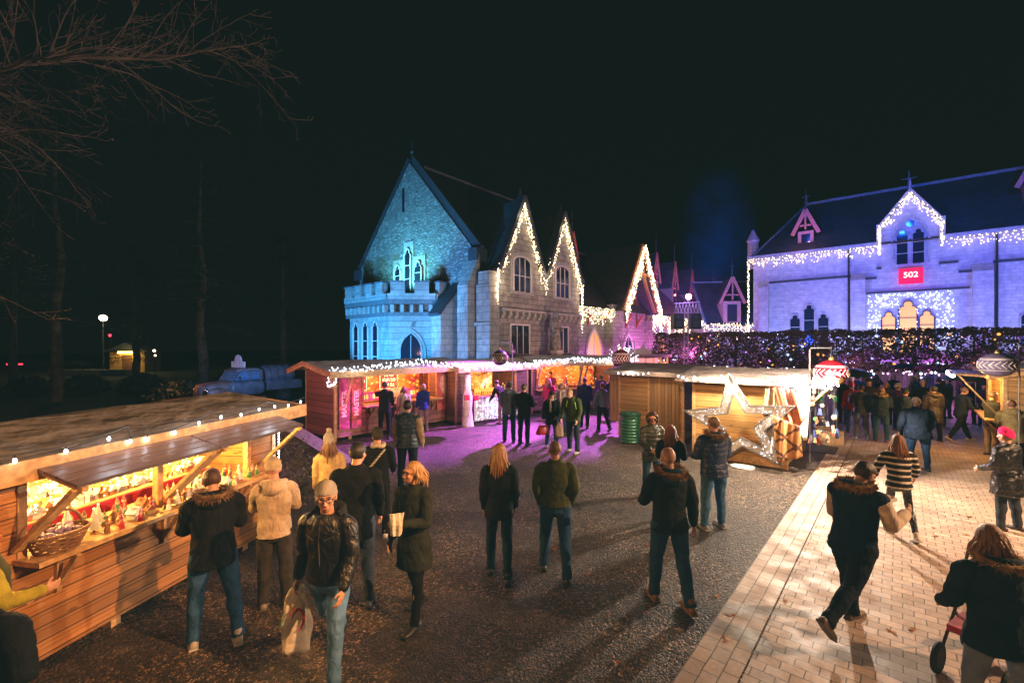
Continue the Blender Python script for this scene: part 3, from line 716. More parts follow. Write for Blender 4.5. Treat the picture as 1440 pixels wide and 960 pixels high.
# red sign 502
t = thing('number_sign', 'glowing red sign reading 502 beneath the hall centre window', 'sign', R0, RZH)
m = MB(); m.bb(8.75, 9.95, -.42, -.2, 7.0, 8.0); m.build('sign_box', emit('red sign glow', (1.0, .005, .05), .85, True), t)
def text(name, s, size, mat, parent, loc, rot, ext=.01, bold=.0, align='CENTER'):
    cu = bpy.data.curves.new(name, 'FONT'); cu.body = s; cu.size = size; cu.extrude = ext; cu.offset = bold; cu.align_x = align; cu.align_y = 'CENTER'
    o = bpy.data.objects.new(name, cu); COL.objects.link(o); o.location = loc; o.rotation_euler = rot; cu.materials.append(mat)
    if parent is not None: o.parent = parent
    return o
text('sign_lettering', '502', .50, emit('sign letters', (1, .85, .5), 1.6), t, (9.35, -.45, 7.56), (PI / 2, 0, 0), .02, .004)
# low back range between manor and hall, facing the yard (slate roof with pink dormer)
rg = thing('back_range', 'low slate roofed range with one pink dormer beside the blue hall', 'building', Vector((18.9, 44.0, 0)), math.atan2(-.12, 1))
m = MB(); m.bb(0, 9, 0, 6, 0, 4.9); m.build('wall', STONE, rg)
m = MB(); m.add([(-.3, -.5, 4.9), (9, -.5, 4.9), (9, 4.5, 9.6), (-.3, 4.5, 9.6)], [(0, 1, 2, 3)]); m.build('roof', SLATE, rg)
m = MB(); m.beam((-.3, 4.5, 9.65), (9, 4.5, 9.65), .14); m.beam((-.3, -.5, 4.95), (-.3, 4.5, 9.65), .2); m.build('ridge_cap', plain('ridge lead', (.22, .24, .26), .5), rg)
dormer(rg, 2.2, -.2, 5.1, 1.6, 2.1, 2.3, spire=1.7)
icicles('icicle_lights', 'warm icicle lights on the low eave between the manor and the blue hall', [(-.5, -.8, 5.0), (6.5, -.8, 5.0)], (.5, 1.5), .16, .05, loc=Vector((18.9, 44.0, 0)), rz=math.atan2(-.12, 1))
# ================================================================ MARKET STALLS
PINE = wood('pine boards', (.68, .31, .10), axis='X', plank=.135)
PINEV = wood('pine boards upright', (.55, .32, .14), axis='Z', plank=.11)
PINEP = plain('planed pine', (.55, .34, .16), .55, var=.35, vs=14, bs=40)
GREYW = wood('weathered awning boards', (.30, .19, .16), axis='W', plank=.105, rough=.38)
TARP = plain('roof felt', (.24, .205, .175), .6, var=.22, vs=.9, bs=2.6, bstr=.9, bd=.14)
REDC = plain('red cloth', (.45, .015, .04), .8)
def boards(mb, x0, x1, z0, z1, y, th, axis='x', step=.135, skip=None, vert=False):
    "a wall of separate boards with narrow gaps; axis x: wall in xz at depth y ; axis y: wall in yz at x=y"
    def put(a0, a1, b0, b1):
        if axis == 'x': mb.bb(a0, a1, y, y + th, b0, b1)
        else: mb.bb(y, y + th, a0, a1, b0, b1)
    if vert:
        a = x0
        while a < x1 - .01: e = min(a + step, x1); put(a + .002, e - .003, z0, z1); a += step
        return
    z = z0
    while z < z1 - .01:
        e = min(z + step, z1)
        segs = [(x0, x1)]
        if skip:
            for (sx0, sx1, sz0, sz1) in skip:
                if z + .02 >= sz0 and e - .02 <= sz1 or (sz0 < (z + e) / 2 < sz1):
                    ns = []
                    for (p, q) in segs:
                        if sx0 > p: ns.append((p, min(q, sx0)))
                        if sx1 < q: ns.append((max(p, sx1), q))
                    segs = [t_ for t_ in ns if t_[1] - t_[0] > .01]
        for (p, q) in segs: put(p, q, z + .002, e - .004)
        z += step
def lumpy_roof(parent, x0, x1, y0, ym, y1, ze, zr, mat, amp=.03, th=.05, seed=1):
    m = MB(); nx, ny = 28, 14; b = []
    for lay in (0, 1):
        for j in range(ny + 1):
            y = y0 + (y1 - y0) * j / ny
            z = ze + (zr - ze) * (1 - abs(y - ym) / ((ym - y0) if y < ym else (y1 - ym)))
            for i in range(nx + 1):
                x = x0 + (x1 - x0) * i / nx
                d = noise.noise((x * 1.3 + seed, y * 2.2, seed * 3.1)) * amp + noise.noise((x * 4 + seed, y * 6, 2)) * amp * .4
                m.v.append((x, y, z + d - lay * th))
    W = nx + 1; K = W * (ny + 1)
    for j in range(ny):
        for i in range(nx):
            a = j * W + i; m.f.append((a, a + 1, a + W + 1, a + W)); m.f.append((K + a, K + a + W, K + a + W + 1, K + a + 1))
    for i in range(nx): m.f.append((i, K + i, K + i + 1, i + 1)); a = ny * W + i; m.f.append((a, a + 1, K + a + 1, K + a))
    for j in range(ny): a = j * W; m.f.append((a, a + W, K + a + W, K + a)); a = j * W + nx; m.f.append((a, K + a, K + a + W, a + W))
    return m.build('roof', mat, parent, smooth=False)
def stall(label, P, rz, Ln, Dp, H=2.15, zr=None, op=None, roofmat=None, flap=True, flapw=.8, counter=True, sidemat=None, posts=(), backlit=None, front=True, ov=(.3, .3, .35, .2), backwall=True, wallmat=None, group='wooden market chalets', name='market_stall', zbase=.1, flaps=None, braces=True, flapdz=-.2, ztop=None):
    t = thing(name, label, 'market stall', P, rz, group)
    wm = wallmat or PINE; H0 = H
    m = MB()
    if front: boards(m, 0, Ln, zbase, H, 0, .035, 'x', skip=[op] if op else None)
    m.build('front_wall', wm, t)
    m = MB(); boards(m, .036, Dp, zbase, H, 0, .035, 'y'); m.build('side_wall', sidemat or wm, t)
    m = MB(); boards(m, .036, Dp, zbase, H, Ln - .035, .035, 'y'); m.build('side_wall', sidemat or wm, t)
    m = MB(); boards(m, .036, Ln - .036, zbase, H, Dp - .035, .035, 'x', step=.15); m.build('back_wall', wm, t)
    m = MB(); m.bb(.04, Ln - .04, .04, Dp - .04, .1, .13); m.build('floor_panel', PINEP, t)
    # corner posts, skids
    m = MB()
    for x in (-.012, Ln - .06):
        for y in (-.012, Dp - .06): m.bb(x, x + .075, y, y + .075, .0, H)
    for x in (.5, Ln / 2, Ln - .6): m.bb(x, x + .1, .04, .5, 0, .098)
    if op:
        for x in (op[0], op[1] - .07) + tuple(posts): m.bb(x, x + .07, -.014, .06, op[2] + .03, op[3])
        m.bb(op[0], op[1], -.02, .05, op[3] - .001, op[3] + .07)
    m.build('post', PINEP, t)
    z_e = H + .04; zr_ = zr or H + .38
    lumpy_roof(t, -ov[0], Ln + ov[1], -ov[2], Dp * .5, Dp + ov[3], z_e, zr_, roofmat or TARP, seed=len(label))
    m = MB(); m.bb(-ov[0], Ln + ov[1], -ov[2] - .03, -ov[2] - .002, z_e - .17, z_e + .02)
    for xx in (-ov[0] - .0, Ln + ov[1] - .03):
        for s in (0, 1):
            a = Vector((xx + .015, -ov[2] if s == 0 else Dp + ov[3], z_e - .07)); b_ = Vector((xx + .015, Dp * .5, zr_ - .08)); m.beam(a, b_, .03, .17, up=(0, 0, 1))
    m.build('fascia_board', PINEP, t)
    # gable infill
    m = MB()
    for xx in (0, Ln - .035): m.prism([(.0, H), (Dp, H), (Dp * .5, zr_ - .07)], lambda u, v, d: (xx + d, u, v), .034)
    m.build('gable_board', wm, t)
    if op and counter:
        m = MB(); m.bb(op[0] - .03, op[1] + .03, -.30, .42, op[2] - .01, op[2] + .035)
        for x in (op[0] + .3, (op[0] + op[1]) / 2, op[1] - .3): m.beam((x, -.01, op[2] - .35), (x, -.26, op[2] - .03), .04, .05); m.bb(x - .02, x + .02, -.04, -.005, op[2] - .4, op[2] - .02)
        m.build('counter', PINEP, t)
    if op and flap:
        zh = op[3] + .09
        for (fa, fb) in (flaps or [(op[0] - .05, op[1] + .05)]):
            m = MB(); n = max(3, int(flapw / .105))
            for i in range(n):
                k0, k1 = i / n, (i + 1) / n - .022
                a = (-.03 - flapw * k0, zh + flapdz * k0); b_ = (-.03 - flapw * k1, zh + flapdz * k1)
                m.add([(fa, a[0], a[1]), (fb, a[0], a[1]), (fb, b_[0], b_[1]), (fa, b_[0], b_[1]), (fa, a[0], a[1] + .028), (fb, a[0], a[1] + .028), (fb, b_[0], b_[1] + .028), (fa, b_[0], b_[1] + .028)],
                      [(0, 1, 2, 3), (4, 7, 6, 5), (0, 4, 5, 1), (3, 2, 6, 7), (0, 3, 7, 4), (1, 5, 6, 2)])
            fl = m.build('awning_flap', GREYW, t)
            m = MB()
            for x in (fa + .05, fb - .09): m.beam((x, -.03, zh - .02), (x, -.03 - flapw, zh + flapdz - .02), .05, .04)
            m.build('batten', PINEP, fl)
            m = MB()
            for x in ((fa + .03, fb - .03) if braces else (fb - .03,)):
                m.beam((x, -.04, op[2] + .12), (x, -.03 - flapw * .92, zh + flapdz * .92 - .03), .035, .09, up=(1, 0, 0))
            m.build('brace', PINEP, fl)
    return t

# ---- near left stall
dL = Vector((math.sin(R(10.6)), math.cos(R(10.6)), 0)); RZL = math.atan2(dL.y, dL.x)
PL = Vector((-4.35, 4.11, 0)) - dL * 1.7
LT = stall('near pine stall on the left selling glowing christmas village figures', PL, RZL, 4.85, 2.3, H=1.97, zr=2.19, op=(1.6, 4.35, 1.08, 1.9), posts=(2.9,), flaps=[(1.55, 3.02), (3.04, 4.55)], flapw=.72, flapdz=-.2, ov=(.3, .38, .28, .2))
def Lw(x, y, z=0):          # local -> world of the left stall
    c, s = math.cos(RZL), math.sin(RZL); return Vector((PL.x + x * c - y * s, PL.y + x * s + y * c, z))
# goods inside: stepped display
dsp = thing('display_shelf', 'stepped shelf with a red cloth front inside the near left stall', 'shelf', PL, RZL)
m = MB()
for k in range(5): m.bb(1.7, 4.3, .62 + .24 * k, .86 + .24 * k, 1.17 + .13 * k, 1.195 + .13 * k); m.bb(1.7, 4.3, .622 + .24 * k, .64 + .24 * k, 1.07 + .13 * k, 1.169 + .13 * k)
m.bb(1.7, 1.74, .5, 2.2, 1.0, 1.9); m.build('shelf_board', PINEP, dsp)
m = MB(); m.bb(1.7, 4.3, .60, .618, 1.04, 1.185); m.build('red_cloth', REDC, dsp)
m = MB(); m.bb(1.62, 4.32, 1.95, 1.97, 1.1, 1.97); m.bb(1.62, 1.65, .1, 1.94, 1.1, 1.95); m.build('backdrop_cloth', plain('cream backing', (.8, .55, .22), .8), dsp)
# kinds of goods
def goods_kind(kind, col, col2, s=1.0):
    o = MB(); p = MB(); q = MB()
    if kind == 'house':
        o.bb(-.05 * s, .05 * s, -.04 * s, .04 * s, 0, .06 * s); p.prism([(-.06 * s, .058 * s), (.06 * s, .058 * s), (0, .12 * s)], lambda u, v, d: (u, -.05 * s + d, v), .1 * s); p.bb(.02 * s, .035 * s, -.01, .01, .08 * s, .13 * s)
        for x in (-.025, .025): q.bb(x * s - .01 * s, x * s + .01 * s, -.042 * s, -.0405 * s, .02 * s, .045 * s)
        return [('wall', o), ('roof', p), ('window', q)]
    if kind == 'tree':
        o.tube([(0, 0, 0), (0, 0, .05 * s)], .01 * s, 6)
        for k in range(4): p.tube([(0, 0, (.03 + .035 * k) * s), (0, 0, (.09 + .035 * k) * s)], [(.055 - .011 * k) * s, .004], 9)
        q.ball((0, 0, .2 * s), .01 * s, 6, 4); return [('stem', o), ('crown', p), ('star', q)]
    if kind == 'figure':
        o.loft([(0, 0, 0, .03 * s, .026 * s), (0, 0, .05 * s, .024 * s, .02 * s), (0, 0, .075 * s, .014 * s, .012 * s)], 8); p.ball((0, 0, .09 * s), .018 * s, 8, 6); q.tube([(0, 0, .098 * s), (.004, 0, .145 * s)], [.019 * s, .002], 7)
        for sx in (-1, 1): o.capsule((sx * .02 * s, 0, .07 * s), (sx * .034 * s, -.018 * s, .045 * s), .008 * s, .006 * s, 6)
        return [('robe', o), ('head', p), ('hat', q)]
    if kind == 'church':
        o.bb(-.035 * s, .035 * s, -.035 * s, .035 * s, 0, .15 * s); o.bb(.035 * s, .13 * s, -.03 * s, .03 * s, 0, .08 * s); p.tube([(0, 0, .15 * s), (0, 0, .27 * s)], [.05 * s, .002], 4); p.prism([(-.04 * s, .08 * s), (.04 * s, .08 * s), (0, .13 * s)], lambda u, v, d: (.035 * s + d, u, v), .1 * s)
        q.bb(-.012 * s, .012 * s, -.037 * s, -.0355 * s, .05 * s, .11 * s); return [('wall', o), ('roof', p), ('window', q)]
    if kind == 'globe':
        o.loft([(0, 0, 0, .035 * s, .035 * s), (0, 0, .025 * s, .028 * s, .028 * s)], 10); p.ball((0, 0, .06 * s), .04 * s, 10, 7); q.ball((0, 0, .04 * s), .02 * s, 6, 4); return [('stand', o), ('glass_ball', p), ('snow', q)]
WG = emit('tiny window glow', (1, .6, .2), 4)
cols = {'house': [('snowy', (.8, .75, .65), (.75, .75, .8)), ('brick', (.5, .2, .1), (.8, .8, .82)), ('ochre', (.7, .45, .15), (.35, .12, .06))], 'tree': [('green', (.2, .1, .04), (.07, .15, .03)), ('snow dusted', (.2, .1, .04), (.7, .75, .7))],
        'figure': [('red', (.55, .03, .03), (.8, .55, .4)), ('green', (.05, .25, .08), (.8, .55, .4)), ('brown', (.3, .15, .06), (.75, .5, .35)), ('white', (.8, .78, .7), (.8, .55, .4))], 'church': [('white', (.8, .75, .68), (.25, .1, .06))], 'globe': [('clear', (.3, .12, .05), (.7, .75, .8))]}
words_ = {'house': ('toy_house', 'miniature %s house with lit windows'), 'tree': ('toy_tree', 'miniature %s fir tree'), 'figure': ('figurine', 'small %s robed figurine with pointed hat'), 'church': ('toy_church', 'miniature %s church with spire'), 'globe': ('snow_globe', 'small %s snow globe on a round base')}
protos = []
def mk_good(kind, ci, where, s):
    cn, c1, c2 = cols[kind][ci]; nm, lb = words_[kind]
    r_ = thing(nm, (lb % cn) + ' ' + where, 'ornament', (0, 0, 0), 0, {'house': 'miniature houses', 'tree': 'miniature trees', 'figure': 'figurines', 'church': 'miniature churches', 'globe': 'snow globes'}[kind] + ' ' + where)
    for i, (pn, mb) in enumerate(goods_kind(kind, c1, c2, s)):
        mt = (plain('glaze', c1, .35, bstr=0, var=.1), plain('glaze', c2, .3, bstr=0, var=.1), WG if pn in ('window', 'star') else plain('glaze', (c1[0] * .5 + .2, c1[1] * .5 + .05, c1[2] * .5 + .05), .4, bstr=0))[i]
        mb.build(pn, mt, r_, fix=False)
    return r_
KALL = [(k, i) for k in cols for i in range(len(cols[k]))]
def scatter_goods(spots, where, s=1.0, seed=3, pool=None):
    rr = random.Random(seed); made = {}; kinds = pool or KALL
    for (x, y, z, frame) in spots:
        k = rr.choice(kinds)
        p = frame(x, y, z)
        if k not in made: made[k] = o = mk_good(k[0], k[1], where, s)
        else: o = dup(made[k])
        o.location = p; o.rotation_euler = (0, 0, rr.uniform(-2.2, -.6)); o.scale = (rr.uniform(.8, 1.25),) * 3
sp1 = []; rr = random.Random(5)
for i in range(64):
    x = 2.15 + i * .034 + rr.uniform(-.01, .01)
    sp1.append((x, rr.uniform(-.24, -.04) if i % 2 else rr.uniform(0.05, .3), 1.117, Lw))
scatter_goods(sp1, 'on the near left counter', 1.0, 11, [('figure', 0), ('figure', 1), ('figure', 2), ('figure', 3), ('house', 0), ('figure', 2), ('house', 2), ('tree', 1), ('figure', 0)])
sp2 = []
for k in range(5):
    for i in range(34): sp2.append((1.78 + i * .075 + rr.uniform(-.01, .01), .70 + .24 * k + rr.uniform(-.0, .1), 1.196 + .13 * k, Lw))
scatter_goods(sp2, 'on the near left shelves', 1.0, 12, [('house', 0), ('house', 2), ('church', 0), ('house', 0), ('figure', 3), ('figure', 2), ('tree', 1), ('house', 1), ('globe', 0)])
# wall garland of fairy lights inside (warm dots on the backdrop)
t = thing('fairy_lights', 'dense warm fairy lights glowing all over the inside of the near left stall', 'string lights', PL, RZL)
b = MB()
for i in range(520): b.octa((rng.uniform(1.7, 4.28), 1.90, rng.uniform(1.3, 1.93)), rng.uniform(.008, .018))
for i in range(420): yy = rng.uniform(.62, 1.8); b.octa((rng.uniform(1.7, 4.28), yy, 1.2 + (yy - .62) * .54 + rng.uniform(0, .12)), rng.uniform(.004, .009))
b.build('bulb', emit('warm fairy bulb', (1, .55, .14), 40), t, fix=False)
# basket on the counter
bs = thing('wicker_basket', 'wicker basket with lilac packets at the near end of the left stall counter', 'basket', Lw(1.83, -.12, 1.117), RZL)
m = MB()
for k in range(9):
    z = .012 + k * .018; r1 = .13 + .055 * k / 8; pts = [(r1 * 1.25 * math.cos(a), r1 * math.sin(a), z + .006 * math.sin(a * 9 + k * PI)) for a in [2 * PI * i / 36 for i in range(37)]]; m.tube(pts, .0105, 5)
for i in range(18):
    a = 2 * PI * i / 18; m.tube([(.125 * 1.25 * math.cos(a), .125 * math.sin(a), 0), (.188 * 1.25 * math.cos(a), .188 * math.sin(a), .17)], .007, 5)
m.loft([(0, 0, .0, .15, .12), (0, 0, .02, .15, .12)], 20); m.tube([(.19 * 1.25 * math.cos(a), .19 * math.sin(a), .168) for a in [2 * PI * i / 30 for i in range(31)]], .016, 6); m.build('basket_weave', plain('dark wicker', (.2, .1, .045), .7), bs)
m = MB(); hp = [(.0 + .22 * math.cos(a), .02, .15 + .2 * math.sin(a)) for a in [PI * i / 12 for i in range(13)]]; m.tube(hp, .012, 6); m.build('handle', plain('dark wicker', (.2, .1, .045), .7), bs)
m = MB()
for i in range(26):
    a = rng.uniform(0, 2 * PI); r1 = rng.uniform(0, .14); m.ball((r1 * 1.2 * math.cos(a), r1 * math.sin(a), .15 + rng.uniform(-.02, .045)), (.045, .03, .022), 7, 5, M=Matrix.Rotation(rng.uniform(0, 3), 3, 'Z') @ Matrix.Rotation(rng.uniform(-.6, .6), 3, 'X'))
m.build('lilac_packets', plain('lilac cellophane', (.36, .27, .46), .3), bs)
# black wire string with cool bulbs along the stall fascia
def wire_lights(label, pts, n, r=.014, sag=.05, strength=26, drop=.05, col=(.8, .88, 1), cluster=1, jit=0.0, grp='cool white string lights on stall roofs', name='string_lights'):
    t = thing(name, label, 'string lights', (0, 0, 0), 0, grp); wv = MB(); b = MB(); rr = random.Random(len(label))
    for a, c in zip(pts[:-1], pts[1:]):
        a = Vector(a); c = Vector(c); P = []
        for i in range(9): k = i / 8; p = a.lerp(c, k); p.z -= sag * 4 * k * (1 - k); P.append(p)
        wv.tube(P, .006, 5)
        m_ = max(1, int(n * (c - a).length))
        for i in range(m_):
            k = (i + .5) / m_; p = a.lerp(c, k); p.z -= sag * 4 * k * (1 - k)
            for q in range(cluster):
                o_ = Vector((rr.uniform(-jit, jit), rr.uniform(-jit, jit), rr.uniform(-jit, jit)))
                b.ball(p + o_ + Vector((0, 0, -drop)), (r, r, r * 1.5), 6, 4)
            if drop > .02: wv.tube([p, p + Vector((0, 0, -drop))], .005, 4)
    wv.build('wire', plain('black wire', (.02, .02, .02)), t, fix=False); b.build('bulb', emit('cool string bulb', col, strength), t, fix=False); return t
wire_lights('black cable of cool bulbs draped along the near left stall fascia', [Lw(1.2, -.33, 2.12), Lw(2.3, -.33, 2.17), Lw(2.35, -.33, 2.06), Lw(3.3, -.33, 2.16), Lw(4.3, -.33, 2.17), Lw(5.2, -.33, 2.16)], 3.6)
wire_lights('strand of tiny cool bulbs hanging down the far corner of the near left stall', [Lw(4.9, -.05, 1.95), Lw(4.9, -.05, 1.2)], 22, r=.011, sag=0, drop=0, strength=40)

TARP2 = plain('pale roof felt', (.50, .42, .43), .6, var=.15, vs=2, bs=5, bstr=.6, bd=.04)
# ---- stall 1 : snack stall with red interior
P1 = Vector((-5.5, 14.1, 0))
S1 = stall('reddish snack stall with waffle cone pictures and glowing menu interior', P1, RZU, 5.0, 1.9, H=2.16, zr=2.5, op=(.95, 4.15, 1.0, 2.02), flap=True, flapw=.55, flapdz=.02, ov=(.55, .25, .75, .2), wallmat=wood('reddish boards', (.50, .20, .17), axis='X', plank=.2), flaps=[(.3, 4.6)], roofmat=TARP2)
def loc_(P, rz):
    c, s = math.cos(rz), math.sin(rz)
    return lambda x, y, z=0: Vector((P.x + x * c - y * s, P.y + x * s + y * c, z))
W1 = loc_(P1, RZU)
bd = thing('menu_board', 'pair of white framed red menu boards inside the snack stall', 'sign', P1, RZU)
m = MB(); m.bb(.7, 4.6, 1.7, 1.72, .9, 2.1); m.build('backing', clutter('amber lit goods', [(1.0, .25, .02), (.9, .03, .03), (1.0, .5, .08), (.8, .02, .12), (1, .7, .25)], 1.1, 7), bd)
for x, ls in ((1.75, ('Bar 2.0', 'Bière 3.0', 'Bar 10.0')), (3.1, ('Pa 4.0', 'Café 2.0', 'Thé 2.0'))):
    m = MB(); m.bb(x - .42, x + .42, 1.66, 1.69, 1.3, 2.0); m.build('red_panel', emit('red lit panel', (.85, .03, .02), .8), bd)
    m = MB()
    for a in ((x - .4, x + .4, 1.32, 1.34), (x - .4, x + .4, 1.96, 1.98), (x - .4, x - .38, 1.345, 1.955), (x + .38, x + .4, 1.345, 1.955)): m.bb(a[0], a[1], 1.645, 1.658, a[2], a[3])
    m.build('panel_border', emit('cream lit line', (1, .75, .4), 2), bd)
    for i, s_ in enumerate(ls): text('menu_lettering', s_, .17, emit('cream lit line', (1, .75, .4), 2), bd, (x, 1.64, 1.85 - i * .19), (PI / 2, 0, 0), .004, .006)
t = thing('candy_display', 'magenta lit rows of jars below the snack stall menu', 'display', P1, RZU)
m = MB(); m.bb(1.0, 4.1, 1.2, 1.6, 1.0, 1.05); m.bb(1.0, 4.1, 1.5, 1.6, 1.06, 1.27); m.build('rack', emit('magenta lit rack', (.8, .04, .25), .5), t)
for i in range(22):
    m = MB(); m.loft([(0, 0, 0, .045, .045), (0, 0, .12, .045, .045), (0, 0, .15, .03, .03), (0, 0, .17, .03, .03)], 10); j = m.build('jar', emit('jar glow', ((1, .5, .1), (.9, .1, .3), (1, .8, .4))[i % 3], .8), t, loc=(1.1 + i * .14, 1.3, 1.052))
# waffle cone picture panels: open shutter at the right, one below
for lab, x0, z0, w_, h_ in (('tall pink waffle cone panel right of the snack counter', 4.05, .55, .85, 1.5), ('triangular cone picture under the snack counter', 2.0, .15, .8, .7)):
    t = thing('cone_panel', lab, 'sign', P1, RZU)
    m = MB(); m.bb(x0, x0 + w_, -.06, -.04, z0, z0 + h_); m.build('panel', plain('coral panel' if h_ > 1 else 'dark panel', (.5, .1, .09) if h_ > 1 else (.06, .04, .04)), t)
    m = MB(); m.prism([(x0 + w_ * .12, z0 + h_ * .62), (x0 + w_ * .85, z0 + h_ * .62), (x0 + w_ * (.75 if h_ > 1 else .5), z0 + h_ * .08)], lambda u, v, d: (u, -.062 - d, v), .006); m.build('cone_picture', plain('cone tan', (.62, .38, .25)), t)
    m = MB(); m.prism([(x0 + w_ * .48 + w_ * .34 * math.cos(a), z0 + h_ * .7 + h_ * .2 * math.sin(a)) for a in [2 * PI * i / 18 for i in range(18)]], lambda u, v, d: (u, -.070 - d, v), .006); m.build('ice_picture', plain('ice peach', (.7, .36, .28)), t)
t = thing('banner', 'pair of magenta banners with vertical white letters left of the snack counter', 'banner', P1, RZU)
for x, cc_ in ((.30, (.55, .02, .25)), (.72, (.45, .05, .06))):
    m = MB(); m.bb(x - .17, x + .17, -.06, -.045, .35, 1.95); m.build('banner_cloth', clutter('banner magenta %.2f' % x, [cc_, (.8, .05, .3), (.35, .01, .1), (.7, .1, .1)], .42, 5), t)
    text('banner_lettering', 'MASTER', .23, emit('banner white', (1, .35, .5), .55), t, (x, -.065, 1.15), (PI / 2, -PI / 2, 0), .003, .008)
# ---- stall 2 and 3
P2 = Vector((-2.1, 17.0, 0)); RZ2 = math.atan2(2.6, 2.87)
S2 = stall('cream draped stall with glowing glasses and a white light net front', P2, RZ2, 3.75, 1.9, H=2.12, zr=2.45, op=(.6, 3.1, 1.0, 1.95), flap=False, ov=(.25, .25, .5, .2), roofmat=TARP2, wallmat=wood('pinkish boards', (.38, .22, .2), axis='X', plank=.16))
W2 = loc_(P2, RZ2)
P3 = Vector((.85, 20.0, 0)); RZ3 = math.atan2(1.9, 4.3)
S3 = stall('wide stall with orange lit interior and slanted braces beyond the white net', P3, RZ3, 4.6, 1.9, H=2.2, zr=2.52, op=(.2, 4.4, 1.0, 2.08), flap=True, flapw=.5, flapdz=0, posts=(2.5,), ov=(.25, .25, .6, .2), roofmat=TARP2, wallmat=wood('pinkish boards', (.38, .22, .2), axis='X', plank=.16), flaps=[(.2, 2.4), (2.6, 4.4)])
W3 = loc_(P3, RZ3)
for Wf, nm, x0, x1, P_, rz_, colr in ((W2, 'cream draped stall', .65, 3.05, P2, RZ2, (1, .42, .07)), (W3, 'wide orange stall', .3, 4.3, P3, RZ3, (1, .28, .03))):
    t = thing('lit_backdrop', 'amber lit back wall inside the ' + nm, 'backdrop', P_, rz_)
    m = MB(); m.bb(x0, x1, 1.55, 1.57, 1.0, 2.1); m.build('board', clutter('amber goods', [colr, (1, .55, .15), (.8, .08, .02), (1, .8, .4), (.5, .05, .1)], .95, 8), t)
    scatter_goods([(x0 + .15 + i * (x1 - x0 - .3) / 12, .15 + .1 * (i % 3), 1.037, Wf) for i in range(13)], 'on the ' + nm + ' counter', 1.6, 20)
def glassrow(label, Wf, x0, x1, y, z, n, P, rz):
    for i in range(n):
        t = thing('drinking_glass', label, 'glass', Wf(x0 + (x1 - x0) * i / (n - 1), y, z), rz, 'amber glasses on the cream draped stall')
        m = MB(); m.loft([(0, 0, 0, .045, .045), (0, 0, .02, .02, .02), (0, 0, .09, .02, .02), (0, 0, .12, .05, .05), (0, 0, .26, .045, .045)], 10); m.build('bowl', emit('amber glass', (1, .35, .06), 1.6), t)
glassrow('tall amber glass in the row on the cream draped stall counter', W2, 1.0, 1.9, .1, 1.037, 9, P2, RZ2)
# white light net hung under stall 2 counter
t = thing('light_net', 'sparkling cool white light net hung below the cream draped counter', 'string lights', P2, RZ2)
m = MB(); nx = 40
for i in range(nx):
    x = .6 + 2.2 * i / nx; x2 = .6 + 2.2 * (i + 1) / nx; y = -.34 - .04 * math.sin(i * 1.3); y2 = -.34 - .04 * math.sin((i + 1) * 1.3)
    m.quad((x, y, .12), (x2, y2, .12), (x2, y2, 1.0), (x, y, 1.0))
m.build('white_drape', plain('white tulle', (.7, .7, .72), .9), t, smooth=True)
b = MB()
for i in range(200): b.octa((rng.uniform(.62, 2.78), -.41, rng.uniform(.15, .95)), rng.uniform(.012, .024))
b.build('bulb', emit('net bulb', (.75, .9, 1.0), 3.5), t, fix=False)
def garland(label, pts, r=.07, col=(.03, .05, .02), grp=None):
    t = MB(); rr = random.Random(3)
    for a, c in zip(pts[:-1], pts[1:]):
        a = Vector(a); c = Vector(c); n = int((c - a).length / .012)
        for i in range(n):
            k = i / n; p = a.lerp(c, k); p.z -= .18 * 4 * k * (1 - k) * (c - a).length / 1.0 * .5
            d = Vector((rr.uniform(-1, 1), rr.uniform(-1, 1), rr.uniform(-1, 1))).normalized(); t.blade(p, p + d * r * 1.5, .012, d.orthogonal().normalized())
    o = t.build('garland', plain('fir green', col, .8, bstr=0), fix=False); tag(o, label, 'garland', grp); return o
garland('dark fir garland looped along the top of the cream draped stall', [W2(.5, -.4, 1.9), W2(1.3, -.4, 2.02), W2(2.2, -.4, 2.0), W2(3.0, -.4, 1.95), W2(3.4, -.4, 2.1)], .09)
garland('dark fir garland swagged under the cream draped stall counter', [W2(.5, -.4, 1.05), W2(1.3, -.42, 1.05), W2(2.1, -.42, 1.05), W2(2.9, -.42, 1.02)], .07)
# mannequin like draped white figure at stall 2 left
t = thing('draped_stand', 'tall pink lit stand draped in gauze left of the light net', 'stand', W2(.18, -.5), RZ2)
m = MB(); m.loft([(0, 0, .0, .28, .2), (0, 0, .05, .24, .18), (0, 0, .6, .16, .13), (0, 0, 1.1, .2, .15), (0, 0, 1.35, .12, .1), (0, 0, 1.9, .1, .08)], 16); m.build('gauze', plain('pale gauze', (.7, .55, .6), .9, bs=12, bstr=.9, bd=.05), t, smooth=True)
m = MB(); m.bb(-.3, -.1, -.25, -.2, 1.0, 1.2); m.bb(.12, .3, -.25, -.2, .95, 1.15); m.build('red_bow', REDC, t)
